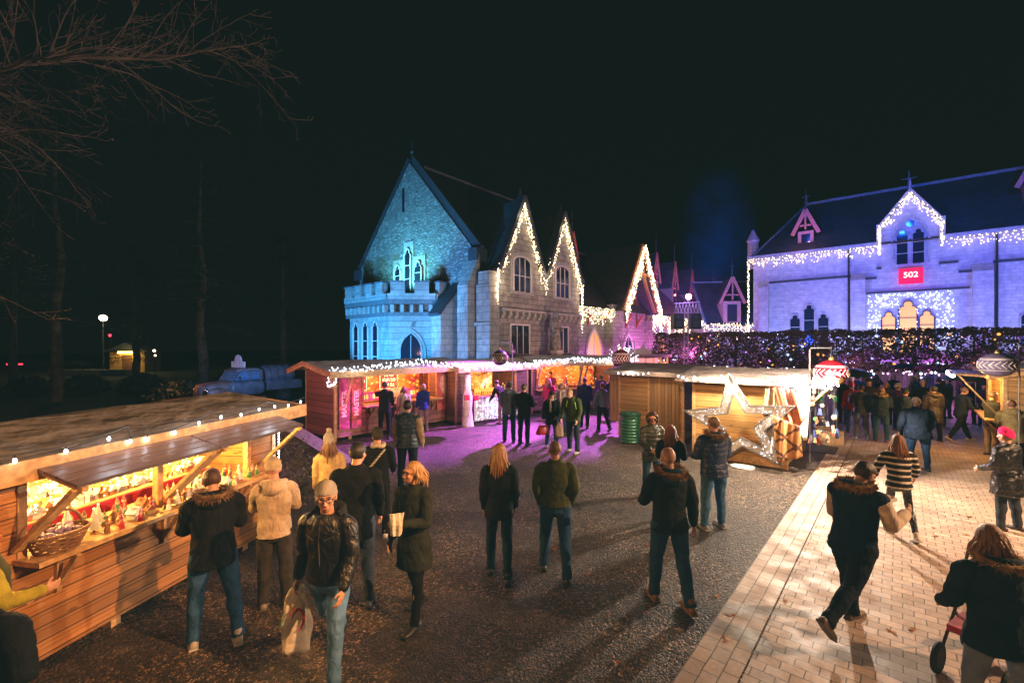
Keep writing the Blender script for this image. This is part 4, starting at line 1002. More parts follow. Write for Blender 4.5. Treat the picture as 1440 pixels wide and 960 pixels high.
# roof lights on the three back stalls : many small cool bulbs
wire_lights('tangled cool white lights along the snack stall roof edge', [W1(-.5, -.5, 2.28), W1(.3, -.85, 2.3), W1(1.6, -.85, 2.42), W1(2.6, -.85, 2.45), W1(4.9, -.85, 2.25)], 12, r=.013, drop=.01, strength=8, cluster=3, jit=.09)
wire_lights('loop of cool white lights on the side of the snack stall', [W1(-.05, .2, 2.1), W1(-.05, .35, 1.75), W1(-.05, -.1, 1.85), W1(-.05, -.3, 2.1)], 14, r=.012, drop=.01, strength=10, cluster=2, jit=.03)
wire_lights('cool white lights along the cream draped stall roof edge', [W2(-.2, -.56, 2.2), W2(1.5, -.56, 2.3), W2(3.8, -.56, 2.2)], 12, r=.015, drop=.01, strength=8, cluster=3, jit=.10)
wire_lights('cool white lights along the wide orange stall roof edge', [W3(-.2, -.66, 2.3), W3(2, -.66, 2.38), W3(4.8, -.66, 2.3)], 12, r=.016, drop=.01, strength=8, cluster=3, jit=.10)

# ---- stall 4 and 5 : right centre, side-on
P5 = Vector((4.92, 12.38, 0)); RZH_ = math.atan2(-V.y, -V.x)       # local +X = -V, local +Y = U
P4 = Vector((3.57, 15.2, 0))
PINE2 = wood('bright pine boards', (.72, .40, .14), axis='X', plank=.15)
def sidestall(label, P, Ln, Dp, H, door=False):
    t = thing('market_stall', label, 'market stall', P, RZH_, 'wooden market chalets')
    m = MB(); boards(m, 0, Ln, .1, H, 0, .035, 'x', .15); m.build('end_wall', PINE2, t)
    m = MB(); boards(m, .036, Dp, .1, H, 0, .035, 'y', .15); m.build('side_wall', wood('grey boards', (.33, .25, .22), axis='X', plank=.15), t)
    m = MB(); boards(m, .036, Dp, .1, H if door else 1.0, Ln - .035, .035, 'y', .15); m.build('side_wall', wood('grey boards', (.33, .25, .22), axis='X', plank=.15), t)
    m = MB(); boards(m, .036, Ln - .036, .1, H, Dp - .035, .035, 'x', .15); m.build('back_wall', PINE2, t)
    m = MB()
    for x in (-.014, Ln - .06):
        for y in (-.014, Dp - .06): m.bb(x, x + .08, y, y + .08, 0, H)
    m.bb(0, Ln, -.03, -.001, .02, .2); m.build('post', PINEP, t)
    if door:
        m = MB(); boards(m, Ln * .5, Ln - .12, .14, H - .04, -.03, .028, 'x', .12, vert=True); m.build('door', PINEV, t)
        m = MB(); m.bb(Ln * .5 - .06, Ln * .5 - .001, -.028, -.001, .12, H - .03); m.build('door_frame', PINEP, t)
    ze, zr_ = H + .03, H + .26
    m = MB(); nx, ny = 16, 24
    lumpy = lumpy_roof(t, -.35, Ln + .35, -.35, Dp * .5, Dp + .3, ze, zr_, plain('violet grey felt', (.2, .17, .17), .75, var=.35, vs=3, bs=6, bstr=.8, bd=.05), amp=.02, seed=len(label))
    m = MB(); m.bb(-.35, Ln + .35, -.385, -.352, ze - .12, ze + .01); m.build('fascia_board', plain('grey fascia', (.22, .17, .15)), t)
    return t
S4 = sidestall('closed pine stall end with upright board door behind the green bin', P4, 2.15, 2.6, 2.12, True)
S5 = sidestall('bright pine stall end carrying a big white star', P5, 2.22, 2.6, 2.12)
W4 = loc_(P4, RZH_); W5 = loc_(P5, RZH_)
t = thing('open_shutter', 'narrow open pine shutter at the left corner of the closed stall', 'shutter', W4(-.02, .05), RZH_)
m = MB(); boards(m, -.34, -.03, .45, 2.05, -.02, .03, 'x', .1, vert=True); m.build('shutter_boards', PINEV, t)
# star
st = thing('star_decoration', 'large white lit star outline leaning on the bright pine stall end', 'star', W5(1.24, -.45, .0), RZH_ + R(2)); st.scale = (1.1, 1, 1.04)
def star_pts(r, k, rot, cz): return [((r if i % 2 == 0 else r * k) * math.cos(rot + PI / 5 * i), cz + (r if i % 2 == 0 else r * k) * math.sin(rot + PI / 5 * i)) for i in range(10)]
rot = PI / 2 + R(8)
o = star_pts(1.22, .43, rot, 1.0); q = star_pts(.74, .43, rot, 1.0)
m = MB()
for i in range(10):
    j = (i + 1) % 10; fn = lambda u, v, d: (u, .30 - v * .12 + d - .1, v)
    a, b_, c, d_ = o[i], o[j], q[j], q[i]
    m.add([fn(*a, 0), fn(*b_, 0), fn(*c, 0), fn(*d_, 0), fn(*a, .08), fn(*b_, .08), fn(*c, .08), fn(*d_, .08)], [(3, 2, 1, 0), (4, 5, 6, 7), (0, 1, 5, 4), (2, 3, 7, 6)])
m.build('star_body', plain('white tinsel mesh', (.82, .82, .84), .5, bs=60, bstr=1, bd=.03), st)
m = MB()
for P_ in (o, q):
    for i in range(10):
        a, b_ = P_[i], P_[(i + 1) % 10]; m.beam((a[0], .19 - a[1] * .12, a[1]), (b_[0], .19 - b_[1] * .12, b_[1]), .025)
m.build('star_frame', plain('grey steel', (.12, .12, .13), .4), st)
m = MB()
for i in range(10):
    for k in range(26):
        s_ = rng.random(); v_ = rng.random(); j = (i + 1) % 10
        a = Vector(o[i]).lerp(Vector(o[j]), s_); c = Vector(q[i]).lerp(Vector(q[j]), s_); p = a.lerp(c, v_); m.octa((p.x, .185 - p.y * .12, p.y), rng.uniform(.006, .011))
m.build('bulb', emit('cool bulb', (.8, .9, 1.0), 3.5), st, fix=False)
m = MB(); m.loft([(.1, .0, 0, .25, .25), (.1, .0, .03, .25, .25), (.1, 0, .04, .05, .05)], 18); m.build('foot_plate', plain('pale metal', (.4, .4, .4), .4), st)
# open awning of stall 5 towards the paving with hanging goods
fl = thing('raised_flap', 'raised pine flap over the paving side of the star stall', 'awning', W5(2.22, 0), RZH_)
m = MB()
for i in range(7): m.bb(.02 + .13 * i, .145 + .13 * i, .05, 2.5, 2.04 + .02 * i, 2.065 + .02 * i)
m.build('flap_boards', PINEP, fl)
m = MB(); m.beam((.03, .1, 1.1), (.9, .1, 2.12), .05, .09, up=(0, 1, 0)); m.beam((.03, 2.4, 1.1), (.9, 2.4, 2.12), .05, .09, up=(0, 1, 0)); m.bb(.95, 1.0, .03, 2.5, 2.1, 2.2); m.build('brace', PINEP, fl)
def cloth(label, pts, mat, name='hanging_blanket', cat='blanket', grp=None, nv=14, fold=.05, thick=.012):
    "pts: 4 corners tl,tr,br,bl -> rippled sheet"
    tl, tr, br, bl = map(Vector, pts); nrm = (tr - tl).cross(bl - tl).normalized(); m = MB(); nu = 22
    for s in (0, 1):
        for j in range(nv + 1):
            for i in range(nu + 1):
                u_, v_ = i / nu, j / nv; p = tl.lerp(tr, u_).lerp(bl.lerp(br, u_), v_)
                p = p + nrm * (fold * math.sin(u_ * 11 + v_ * 2.5) * (.3 + v_) + .5 * fold * math.sin(u_ * 23 + 1 + v_ * 5) + s * thick)
                m.v.append(tuple(p))
    K = (nu + 1) * (nv + 1)
    for j in range(nv):
        for i in range(nu):
            a = j * (nu + 1) + i; m.f.append((a, a + 1, a + nu + 2, a + nu + 1)); m.f.append((K + a, K + a + nu + 1, K + a + nu + 2, K + a + 1))
    W_ = nu + 1
    for i in range(nu):
        m.f.append((i, K + i, K + i + 1, i + 1)); a = nv * W_ + i; m.f.append((a, a + 1, K + a + 1, K + a))
    for j in range(nv):
        a = j * W_; m.f.append((a, a + W_, K + a + W_, K + a)); a = j * W_ + nu; m.f.append((a, K + a, K + a + W_, a + W_))
    o = m.build(name, mat, smooth=True); return tag(o, label, cat, grp)
cloth('salmon blanket hanging at the corner of the star stall', [W5(1.95, -.35, 2.02), W5(2.42, -.38, 1.98), W5(2.66, -.32, 1.35), W5(2.35, -.3, .85)], fabric('salmon wool', (.60, .24, .15), fold=.5))
cloth('cream tasselled throw beside the salmon blanket', [W5(1.82, -.30, 2.0), W5(2.02, -.30, 2.02), W5(2.05, -.28, 1.2), W5(1.75, -.28, 1.3)], fabric('cream throw', (.55, .42, .30), fold=.5))
def plaidm():
    m, nt, b = newmat('brown plaid'); tc = nt.nodes.new('ShaderNodeTexCoord'); sp = nt.nodes.new('ShaderNodeSeparateXYZ'); L(nt, tc.outputs['Object'], sp.inputs[0])
    a = math_(nt, 'ADD', sp.outputs['X'], sp.outputs['Z']); c = math_(nt, 'SUBTRACT', sp.outputs['X'], sp.outputs['Z'])
    f1 = math_(nt, 'LESS_THAN', math_(nt, 'FRACT', math_(nt, 'MULTIPLY', a, 2.1)), .16); f2 = math_(nt, 'LESS_THAN', math_(nt, 'FRACT', math_(nt, 'MULTIPLY', c, 2.4)), .16)
    L(nt, mixc(nt, math_(nt, 'MAXIMUM', f1, f2), (.52, .26, .10), (.10, .04, .025)), b.inputs['Base Color']); b.inputs['Roughness'].default_value = .9; return m
cloth('brown checked blanket hanging below the salmon one', [W5(2.0, -.50, 1.35), W5(2.55, -.46, 1.15), W5(2.6, -.42, .45), W5(2.1, -.5, .25)], plaidm())
cloth('grey white throw draped at the star stall edge', [W5(1.62, -.16, 1.15), W5(2.0, -.20, 1.2), W5(2.0, -.3, .35), W5(1.72, -.24, .45)], fabric('pale grey fleece', (.42, .40, .42), fold=.5))
cloth('white fleece hanging from the flap of the star stall', [W5(2.3, .05, 2.05), W5(2.7, .05, 2.05), W5(2.62, .02, .75), W5(2.3, .05, .8)], fabric('white fleece', (.75, .73, .7), fold=.5))
# trinkets hanging from the flap edge : each a small object
tr_ = []; rt = random.Random(8)
pal = [(.25, .09, .04), (.3, .22, .14), (.04, .08, .2), (.35, .25, .17), (.22, .03, .025), (.3, .18, .07), (.02, .18, .06), (.03, .05, .2), (.06, .06, .07), (.28, .28, .28), (.03, .03, .035)]
for i in range(34): tr_.append((rt.uniform(.42, .95), rt.uniform(.75, 1.95), pal[i % len(pal)], rt.uniform(.02, .55)))
for i, (x, z, c, yy) in enumerate(tr_):
    t = thing('hanging_trinket', 'small felt trinket on a cord under the star stall flap', 'trinket', W5(2.22 + x, yy, z), RZH_, 'trinkets hanging from the star stall flap')
    m = MB(); m.tube([(0, 0, .05), (0, 0, 2.06 - z)], .003, 4); m.build('cord', plain('black wire', (.02, .02, .02)), t)
    m = MB(); k = rt.uniform(.55, 1.0)
    if i % 4 == 0: m.ball((0, 0, 0), (.06 * k, .05 * k, .07 * k), 10, 8)
    elif i % 4 == 1: m.loft([(0, 0, -.12 * k, .07 * k, .05 * k), (0, 0, 0, .05 * k, .04 * k), (0, 0, .08 * k, .02, .02)], 10)
    elif i % 4 == 2: m.loft([(0, 0, -.2 * k, .04 * k, .03), (.01, 0, -.08, .05 * k, .03), (0, 0, .05, .03, .02)], 9); m.capsule((0, 0, -.02), (.07 * k, 0, -.1 * k), .022, .018, 7)
    else: m.prism(star_pts(.085 * k, .45, PI / 2, 0), lambda u, v, d: (u, d, v), .025)
    m.build('felt_body', plain('felt', c, .9), t)
t = thing('carton', 'plain open cardboard carton on the paving by the star stall', 'box', G(1168, 624), R(12))
m = MB(); m.bb(-.27, .27, -.2, .2, 0, .42); m.build('carton_body', plain('cardboard', (.5, .33, .2), .8), t)
m = MB(); m.quad((-.27, -.2, .42), (.27, -.2, .42), (.27, -.26, .44), (-.27, -.26, .44)); m.quad((-.27, .2, .42), (.27, .2, .42), (.27, .32, .5), (-.27, .32, .5)); m.build('carton_flap', plain('cardboard', (.5, .33, .2), .8), t)
t = thing('floor_mat', 'dark mat on the paving in front of the star stall opening', 'mat', G(1145, 634), RZU)
m = MB(); m.bb(-.2, .9, -.5, .5, .012, .03); m.build('mat_sheet', plain('dark rubber', (.03, .028, .03)), t)
wire_lights('blazing cool white lights bunched along the star stall fascia', [W5(-.3, -.4, 2.16), W5(1.0, -.4, 2.2), W5(2.5, -.4, 2.16)], 9, r=.014, drop=.01, strength=30, cluster=2, jit=.05)
wire_lights('blazing bunch of cool white lights over the star stall corner', [W5(2.1, -.42, 2.2), W5(2.9, -.35, 2.18), W5(3.1, .6, 2.25)], 16, r=.020, drop=.02, strength=50, cluster=4, jit=.13)
wire_lights('cool white lights under the closed stall eave', [W4(.1, -.4, 2.1), W4(1.3, -.4, 2.14)], 6, r=.016, drop=.0, strength=20, cluster=1)
# green bin
bn = thing('litter_bin', 'dark green ribbed litter bin beside the closed pine stall', 'bin', G(886, 622), 0)
m = MB(); R_ = .3; prof = []
for i in range(41):
    z = .03 + .82 * i / 40; prof.append((0, 0, z, R_ + .012 * math.sin(i * 1.4), R_ + .012 * math.sin(i * 1.4)))
m.loft(prof, 28); m.build('bin_body', plain('green plastic', (.012, .09, .045), .35), bn, smooth=True)
m = MB(); m.loft([(0, 0, .85, .33, .33), (0, 0, .9, .33, .33), (0, 0, .94, .28, .28), (0, 0, .98, .12, .12)], 28); m.tube([(.33 * math.cos(a), .33 * math.sin(a), .87) for a in [2 * PI * i / 24 for i in range(25)]], .018, 6); m.build('bin_lid', plain('dark green lid', (.01, .05, .03), .3), bn)
m = MB(); m.bb(-.06, .06, -.36, -.3, .8, .86); m.build('handle', plain('dark green lid', (.01, .05, .03), .3), bn)

# ---- right edge stall
P6 = Vector((14.5, 13.9, 0)); RZ6 = math.atan2(-U.y, -U.x)
S6 = stall('orange lit stall at the right edge with raised flap under the silver bauble', P6, RZ6, 3.0, 2.0, H=2.25, zr=2.55, op=(.3, 2.7, 1.0, 2.08), flapw=.85, flapdz=.05, braces=False, ov=(.25, .25, .25, .2), wallmat=PINE2)
W6 = loc_(P6, RZ6)
scatter_goods([(.4 + i * .2, .1 + .1 * (i % 2), 1.037, W6) for i in range(12)], 'on the right edge stall counter', 1.6, 31)
wire_lights('cool bulbs along the flap of the right edge stall', [W6(.2, -.9, 2.2), W6(2.8, -.9, 2.2)], 4, r=.03, drop=.03, strength=20)

# ---- giant baubles on brackets
def bauble(label, P, r, base, mat1, band, arm, flat=.86, pole=True):
    t = thing('giant_bauble', label, 'bauble', P, 0, 'giant hanging baubles')
    m = MB(); m.ball((0, 0, 0), (r, r, r * flat), 32, 20); m.build('glass_ball', mat1, t, smooth=True)
    m = MB(); m.loft([(0, 0, r * flat * .93, r * .16, r * .16), (0, 0, r * flat * 1.12, r * .16, r * .16)], 12); m.tube([(r * .1 * math.cos(a), 0, r * flat * 1.16 + r * .1 * math.sin(a)) for a in [2 * PI * i / 12 for i in range(13)]], r * .03, 6); m.build('cap', plain('gold cap', (.5, .33, .12), .35, .8), t)
    m = MB(); K = 20
    for i in range(K):
        a0 = 2 * PI * i / K
        for sgn in (-1, 1):
            P_ = []
            for q in range(5):
                k = q / 4; a = a0 + k * 2 * PI / K * .9; z = sgn * (k * .3) * r * flat; rr_ = r * math.sqrt(max(0, 1 - (z / (r * flat)) ** 2)) + .004; P_.append((rr_ * math.cos(a), rr_ * math.sin(a), z))
            m.tube(P_, r * .028, 5)
    for z in (-.45, .45, .55):
        rr_ = r * math.sqrt(1 - z * z) + .003; m.tube([(rr_ * math.cos(a), rr_ * math.sin(a), z * r * flat) for a in [2 * PI * i / 32 for i in range(33)]], r * .02, 5)
    m.build('chevron_band', band, t)
    ph = thing('bauble_bracket', 'thin grey bent pole holding the ' + ' '.join(label.split()[:5]), 'pole', P, 0, 'bracket poles of the baubles')
    m = MB(); x = arm; m.tube([(x, .0, -P[2] + .02), (x, 0, r * flat * 1.75), (x * .92, 0, r * flat * 1.9), (0, 0, r * flat * 1.9)], .016, 8); m.build('bent_pipe', plain('galvanised', (.16, .16, .17), .5, .3), ph)
    m = MB(); m.tube([(0, 0, r * flat * 1.27), (0, 0, r * flat * 1.9)], .006, 5); m.build('cord', plain('black wire', (.02, .02, .02)), ph)
    return t
DKB = plain('dark bauble glaze', (.02, .02, .035), .2, bstr=0); RDB = plain('wine bauble glaze', (.12, .008, .02), .2, bstr=0); WB = plain('white paint line', (.75, .7, .68), .5, bstr=0); GB = plain('gilt line', (.6, .4, .2), .4, bstr=0)
bauble('dark bauble with gilt chevrons above the cream draped stall', D(703, 16.6, ZZ(503, 16.6)), .29, 0, DKB, GB, .45, 1)
bauble('wine red bauble above the right end of the wide orange stall', D(873, 16.8, ZZ(504, 16.8)), .34, 0, RDB, WB, .5, 1)
bauble('large red banded bauble over the star stall corner', D(1169, 11.6, ZZ(524, 11.6)), .38, 0, plain('red bauble glaze', (.25, .008, .02), .25, bstr=0), WB, -.55, .88)
bauble('large silver violet bauble over the right edge stall', D(1403, 10.6, ZZ(513, 10.6)), .34, 0, plain('violet bauble glaze', (.16, .13, .25), .25, bstr=0), WB, .5, .8)
# ================================================================ OLD PICKUP
RUST = plain('rust and pale blue paint', (.20, .10, .08), .5, var=.6, vs=3, bs=10)
BLUEP = plain('faded blue paint', (.16, .17, .20), .4, var=.4, vs=2.5)
RUB = plain('rubber', (.015, .015, .016), .8); CHR = plain('chrome', (.6, .6, .62), .2, 1.0, bstr=0)
tk = thing('vintage_pickup', 'rusty vintage pickup with a domed white sign on its cab roof', 'truck', Vector((-13.6, 23.0, 0)), R(-122))
# local: +X forward ; width along Y
m = MB()
def xloft(m, secs, n=16):
    b = len(m.v)
    for (x, w_, z0, z1, rr_) in secs:
        for i in range(n):
            a = 2 * PI * i / n; c, s = math.cos(a), math.sin(a)
            e = .55; cx = math.copysign(abs(c) ** e, c); cz = math.copysign(abs(s) ** e, s)
            m.v.append((x, cx * w_ / 2, (z0 + z1) / 2 + cz * (z1 - z0) / 2))
    for k in range(len(secs) - 1):
        for i in range(n):
            j = (i + 1) % n; m.f.append((b + k * n + i, b + k * n + j, b + (k + 1) * n + j, b + (k + 1) * n + i))
    m.f.append(tuple(b + i for i in range(n))); m.f.append(tuple(b + (len(secs) - 1) * n + i for i in reversed(range(n))))
xloft(m, [(2.15, .35, .55, 1.0, 0), (2.05, .6, .5, 1.12, 0), (1.6, .85, .5, 1.22, 0), (.9, 1.15, .5, 1.28, 0), (.75, 1.3, .5, 1.28, 0)]); m.build('hood', RUST, tk, smooth=True)
m = MB(); xloft(m, [(.9, 1.35, .5, 1.2, 0), (.75, 1.45, .45, 1.28, 0), (-.55, 1.5, .45, 1.28, 0), (-.75, 1.4, .5, 1.25, 0)]); m.build('cab_body', BLUEP, tk, smooth=True)
m = MB(); xloft(m, [(.62, 1.25, 1.68, 1.74, 0), (.4, 1.36, 1.66, 1.86, 0), (-.4, 1.36, 1.66, 1.88, 0), (-.68, 1.2, 1.66, 1.76, 0)]); m.build('cab_roof', BLUEP, tk, smooth=True)
m = MB()
for s in (-1, 1):
    m.beam((.82, s * .62, 1.22), (.52, s * .58, 1.72), .07); m.beam((-.62, s * .64, 1.22), (-.58, s * .58, 1.72), .12, .12); m.beam((.02, s * .69, 1.24), (.02, s * .62, 1.72), .06)
m.beam((.86, 0, 1.24), (.56, 0, 1.72), .035); m.build('pillar', BLUEP, tk)
m = MB(); m.quad((.85, -.6, 1.25), (.85, .6, 1.25), (.56, .56, 1.7), (.56, -.56, 1.7)); m.build('windscreen', plain('bluish glass', (.1, .25, .42), .1, bstr=0), tk)
for s in (-1, 1):
    m = MB(); m.quad((-.5, s * .685, 1.27), (.72, s * .66, 1.27), (.46, s * .61, 1.68), (-.5, s * .61, 1.68)); m.build('side_window', plain('bluish glass', (.1, .25, .42), .1, bstr=0), tk)
    m = MB(); pts = [(1.35 + .5 * math.cos(a), .36 + .48 * math.sin(a)) for a in [PI * i / 12 for i in range(13)]]
    P0 = [(x, z, .12 + .12 * math.sin(PI * i / 12)) for i, (x, z) in enumerate(pts)]
    b = len(m.v)
    for (x, z, _) in P0:
        for k in range(7): a = PI * k / 6; m.v.append((x, s * (.45 + .42 * math.sin(a * .5) + .0), z + .14 * math.cos(a * .5)))
    for i in range(len(P0) - 1):
        for k in range(6): m.f.append((b + i * 7 + k, b + i * 7 + k + 1, b + (i + 1) * 7 + k + 1, b + (i + 1) * 7 + k))
    m.ball((1.5, s * .66, .78), (.5, .2, .2), 14, 10); m.build('fender', RUST, tk, smooth=True)
    m = MB(); m.ball((1.95, s * .62, .86), (.09, .13, .13), 12, 8); m.build('headlight', CHR, tk, smooth=True)
    for x in (1.4, -1.7):
        m = MB(); m.tube([(x, s * .62, .36), (x, s * .82, .36)], .36, 24); wh = m.build('wheel', RUB, tk, smooth=False); m = MB(); m.tube([(x, s * .8, .36), (x, s * .835, .36)], .19, 18); m.build('hubcap', CHR, wh)
    m = MB(); m.bb(-1.0 + .3, 1.0, s * .72, s * .9, .36, .42); m.build('running_board', RUST, tk)
    m = MB(); m.tube([(.6, s * .7, 1.35), (.62, s * .86, 1.4)], .012, 5); m.ball((.62, s * .9, 1.42), (.03, .08, .08), 10, 6); m.build('mirror', CHR, tk)
m = MB(); m.tube([(2.2, -.85, .52), (2.3, -.4, .5), (2.3, .4, .5), (2.2, .85, .52)], .06, 8); m.build('bumper', CHR, tk)
m = MB(); m.bb(2.08, 2.14, -.22, .22, .6, 1.02); m.build('grille', plain('dark grille', (.05, .05, .05)), tk)
m = MB(); m.bb(-2.7, -.8, -.75, -.7, .7, 1.15); m.bb(-2.7, -.8, .7, .75, .7, 1.15); m.bb(-2.75, -2.7, -.75, .75, .7, 1.15); m.bb(-2.7, -.8, -.7, .7, .68, .72); m.build('cargo_bed', BLUEP, tk)
m = MB(); m.prism([(-.62, 0), (.62, 0), (.62, .3), (.34, .3)] + [(.32 * math.cos(a), .3 + .34 * math.sin(a)) for a in [PI * i / 12 for i in range(1, 12)]] + [(-.34, .3), (-.62, .3)], lambda u, v, d: (.2 + d, u, 1.88 + v), .05); m.build('roof_sign', plain('white sign board', (.75, .76, .8), .5), tk)
t = thing('barrel', 'big blue banded barrel lying in the bed of the vintage pickup', 'barrel', Vector((-13.6, 23.0, 0)), R(-122))
m = MB(); m.tube([(-2.5, 0, 1.35), (-2.3, 0, 1.35), (-1.7, 0, 1.35), (-1.1, 0, 1.35), (-.9, 0, 1.35)], [.5, .58, .62, .58, .5], 24); m.build('staves', plain('blue lit oak', (.12, .15, .22)), t, smooth=False)
m = MB()
for x in (-2.3, -1.9, -1.5, -1.1): m.tube([(x, .62 * math.cos(a), 1.35 + .62 * math.sin(a)) for a in [2 * PI * i / 24 for i in range(25)]], .02, 6)
m.build('hoop', plain('iron hoop', (.08, .08, .09), .5), t)

# ================================================================ HEDGE, TREES, PARK
def leaf_cloud(n, boxfn, size, seed=1):
    m = MB(); rr = random.Random(seed)
    for i in range(n):
        p = boxfn(rr); d = Vector((rr.uniform(-1, 1), rr.uniform(-1, 1), rr.uniform(-1, 1))).normalized(); e = d.orthogonal().normalized(); f = d.cross(e); s = size * rr.uniform(.6, 1.4)
        a = rr.uniform(0, 6.28); e, f = e * math.cos(a) + f * math.sin(a), f * math.cos(a) - e * math.sin(a)
        m.v += [tuple(p - e * s), tuple(p - f * s * .55), tuple(p + e * s), tuple(p + f * s * .55)]; b = len(m.v) - 4; m.f.append((b, b + 1, b + 2, b + 3))
    return m
def leafmat(name, c1, c2):
    m, nt, b = newmat(name); v = coord(nt); L(nt, mixc(nt, noi(nt, v, 3.5, 5), c1, c2), b.inputs['Base Color']); b.inputs['Roughness'].default_value = .6; return m
HP = Vector((9.0, 29.0, 0)); HL = 25.0
hd = thing('clipped_hedge', 'long tall clipped beech hedge on trunks full of coloured sparkles behind the crowd', 'hedge', HP, RZH)
def hb(rr):
    x = rr.uniform(0, HL); y = rr.choice((rr.uniform(0, .5), rr.uniform(0, 1.3))); top = 3.75 + .12 * noise.noise((x * 1.5, y, 0)); z = rr.uniform(1.75 + .18 * noise.noise((x, 3, 0)), top)
    if noise.noise((x * 2.2, y * 3, z * 2.2)) > .34: z = top - rr.random() * .3
    x -= .5 * max(0, 3.2 - z) * rr.random() if x < .7 else 0
    return Vector((x, y + .15 * noise.noise((x * 3, z * 3, 1)), z))
leaf_cloud(34000, hb, .075, 4).build('leaves', leafmat('copper beech leaves', (.04, .018, .02), (.14, .07, .06)), hd, fix=False)
m = MB()
for i in range(13):
    x = .8 + i * 1.95; m.tube([(x, .6, 0), (x + .03, .6, 1.2), (x, .6, 2.6), (x, .6, 3.5)], [.09, .075, .06, .02], 7)
    for k in range(10):
        a = rng.uniform(0, 6.28); z = rng.uniform(1.6, 3.2); m.tube([(x, .6, z), (x + .5 * math.cos(a), .6 + .35 * math.sin(a), z + .25)], [.025, .008], 4)
m.build('trunk', plain('dark bark', (.05, .04, .035), .9), hd)
for nm, c, n, s in (('cool', (.35, .65, 1.0), 26, 3), ('amber', (1, .42, .08), 60, 1.4), ('violet', (.75, .25, 1.0), 6, 1.5)):
    t = thing('hedge_lights', nm + ' blurry lights scattered through the tall clipped hedge', 'string lights', HP, RZH); b = MB()
    for i in range(n): b.ball((rng.uniform(.2, HL) if nm != 'violet' else rng.uniform(.2, 12), rng.uniform(-.04, .35), rng.uniform(1.9, 3.6) if nm != 'amber' else rng.uniform(1.8, 3.5)), rng.uniform(.02, .065), 8, 6)
    b.build('bulb', emit('hedge bulb ' + nm, c, s), t, fix=False)
t = thing('festoon_lights', 'band of dense white and violet bulbs just under the clipped hedge', 'string lights', HP, RZH); b = MB(); b2 = MB()
for i in range(190):
    x = rng.uniform(0, HL); z = 1.62 + rng.gauss(0, .10); (b if i % 2 else b2).ball((x, rng.uniform(1.2, 1.8), z), rng.uniform(.025, .055), 6, 4)
b.build('bulb', emit('festoon cool', (.7, .85, 1), 9), t, fix=False); b2.build('bulb', emit('festoon violet', (1, .45, .8), 5), t, fix=False)
# pagoda tents behind, lit violet
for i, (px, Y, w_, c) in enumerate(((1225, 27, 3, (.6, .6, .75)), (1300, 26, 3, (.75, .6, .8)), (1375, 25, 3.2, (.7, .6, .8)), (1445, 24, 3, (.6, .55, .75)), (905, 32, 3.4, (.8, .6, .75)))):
    t = thing('pagoda_tent', ('violet lit white pointed tent behind the crowd, %s' % ['leftmost of the row', 'second from the left', 'third from the left', 'at the right edge'][i]) if i < 4 else 'pink glowing tent with white fringe below the manor porch', 'tent', D(px, Y), RZU, 'pointed tents behind the crowd')
    m = MB(); H_ = 2.3; k = w_ / 2
    m.add([(-k, -k, H_), (k, -k, H_), (k, k, H_), (-k, k, H_), (-.15, -.15, H_ + .5), (.15, -.15, H_ + .5), (.15, .15, H_ + .5), (-.15, .15, H_ + .5), (0, 0, H_ + .95)], [(0, 1, 5, 4), (1, 2, 6, 5), (2, 3, 7, 6), (3, 0, 4, 7), (4, 5, 8), (5, 6, 8), (6, 7, 8), (7, 4, 8)])
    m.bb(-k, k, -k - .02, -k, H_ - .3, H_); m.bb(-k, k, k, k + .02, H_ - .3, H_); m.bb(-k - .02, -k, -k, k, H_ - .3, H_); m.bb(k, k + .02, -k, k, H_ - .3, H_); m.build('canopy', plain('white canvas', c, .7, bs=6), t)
    m = MB()
    for x in (-k, k):
        for y in (-k, k): m.tube([(x, y, 0), (x, y, H_)], .04, 8)
    m.build('leg', plain('grey alloy', (.3, .3, .32), .4), t)
    m = MB(); 
    for q in range(16): 
        for (x, y) in ((-k + w_ * q / 15, -k - .03), (-k - .03, -k + w_ * q / 15)): m.octa((x, y, H_ - .32), .035)
    m.build('bulb', emit('festoon cool', (.7, .85, 1), 9), t, fix=False)
# brick counter booth below the porch
t = thing('snack_kiosk', 'glowing pink and amber kiosk between the red bauble and the hedge', 'kiosk', D(905, 26), RZU + PI)
m = MB(); m.bb(-1.6, 1.6, -.9, .9, 0, 1.1); m.bb(-1.7, 1.7, -1, 1, 2.3, 2.45); m.build('booth_body', plain('pink panel', (.6, .3, .4)), t)
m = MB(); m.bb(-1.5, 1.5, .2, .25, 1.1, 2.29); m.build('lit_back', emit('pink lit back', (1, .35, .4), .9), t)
m = MB()
for x in (-1.5, -.5, .5, 1.5): m.tube([(x, .8, 1.1), (x, .8, 2.3)], .05, 8); m.tube([(x, -.8, 1.1), (x, -.8, 2.3)], .05, 8)
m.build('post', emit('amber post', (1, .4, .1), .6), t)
# sparkling white tinsel star tree at roof level
t = thing('light_burst', 'spiky white tinsel light burst rising behind the wine red bauble', 'string lights', D(875, 20.5, 2.2), 0); m = MB(); rr = random.Random(2)
for i in range(90):
    a = rr.uniform(0, 6.28); el = rr.uniform(.1, 1.4); d = Vector((math.cos(a) * math.cos(el), math.sin(a) * math.cos(el), math.sin(el))); l_ = rr.uniform(.3, .85)
    for k in range(7): m.octa(tuple(d * l_ * (k + 1) / 7), .016)
m.build('bulb', emit('cool bulb', (.75, .85, 1.0), 8), t, fix=False)
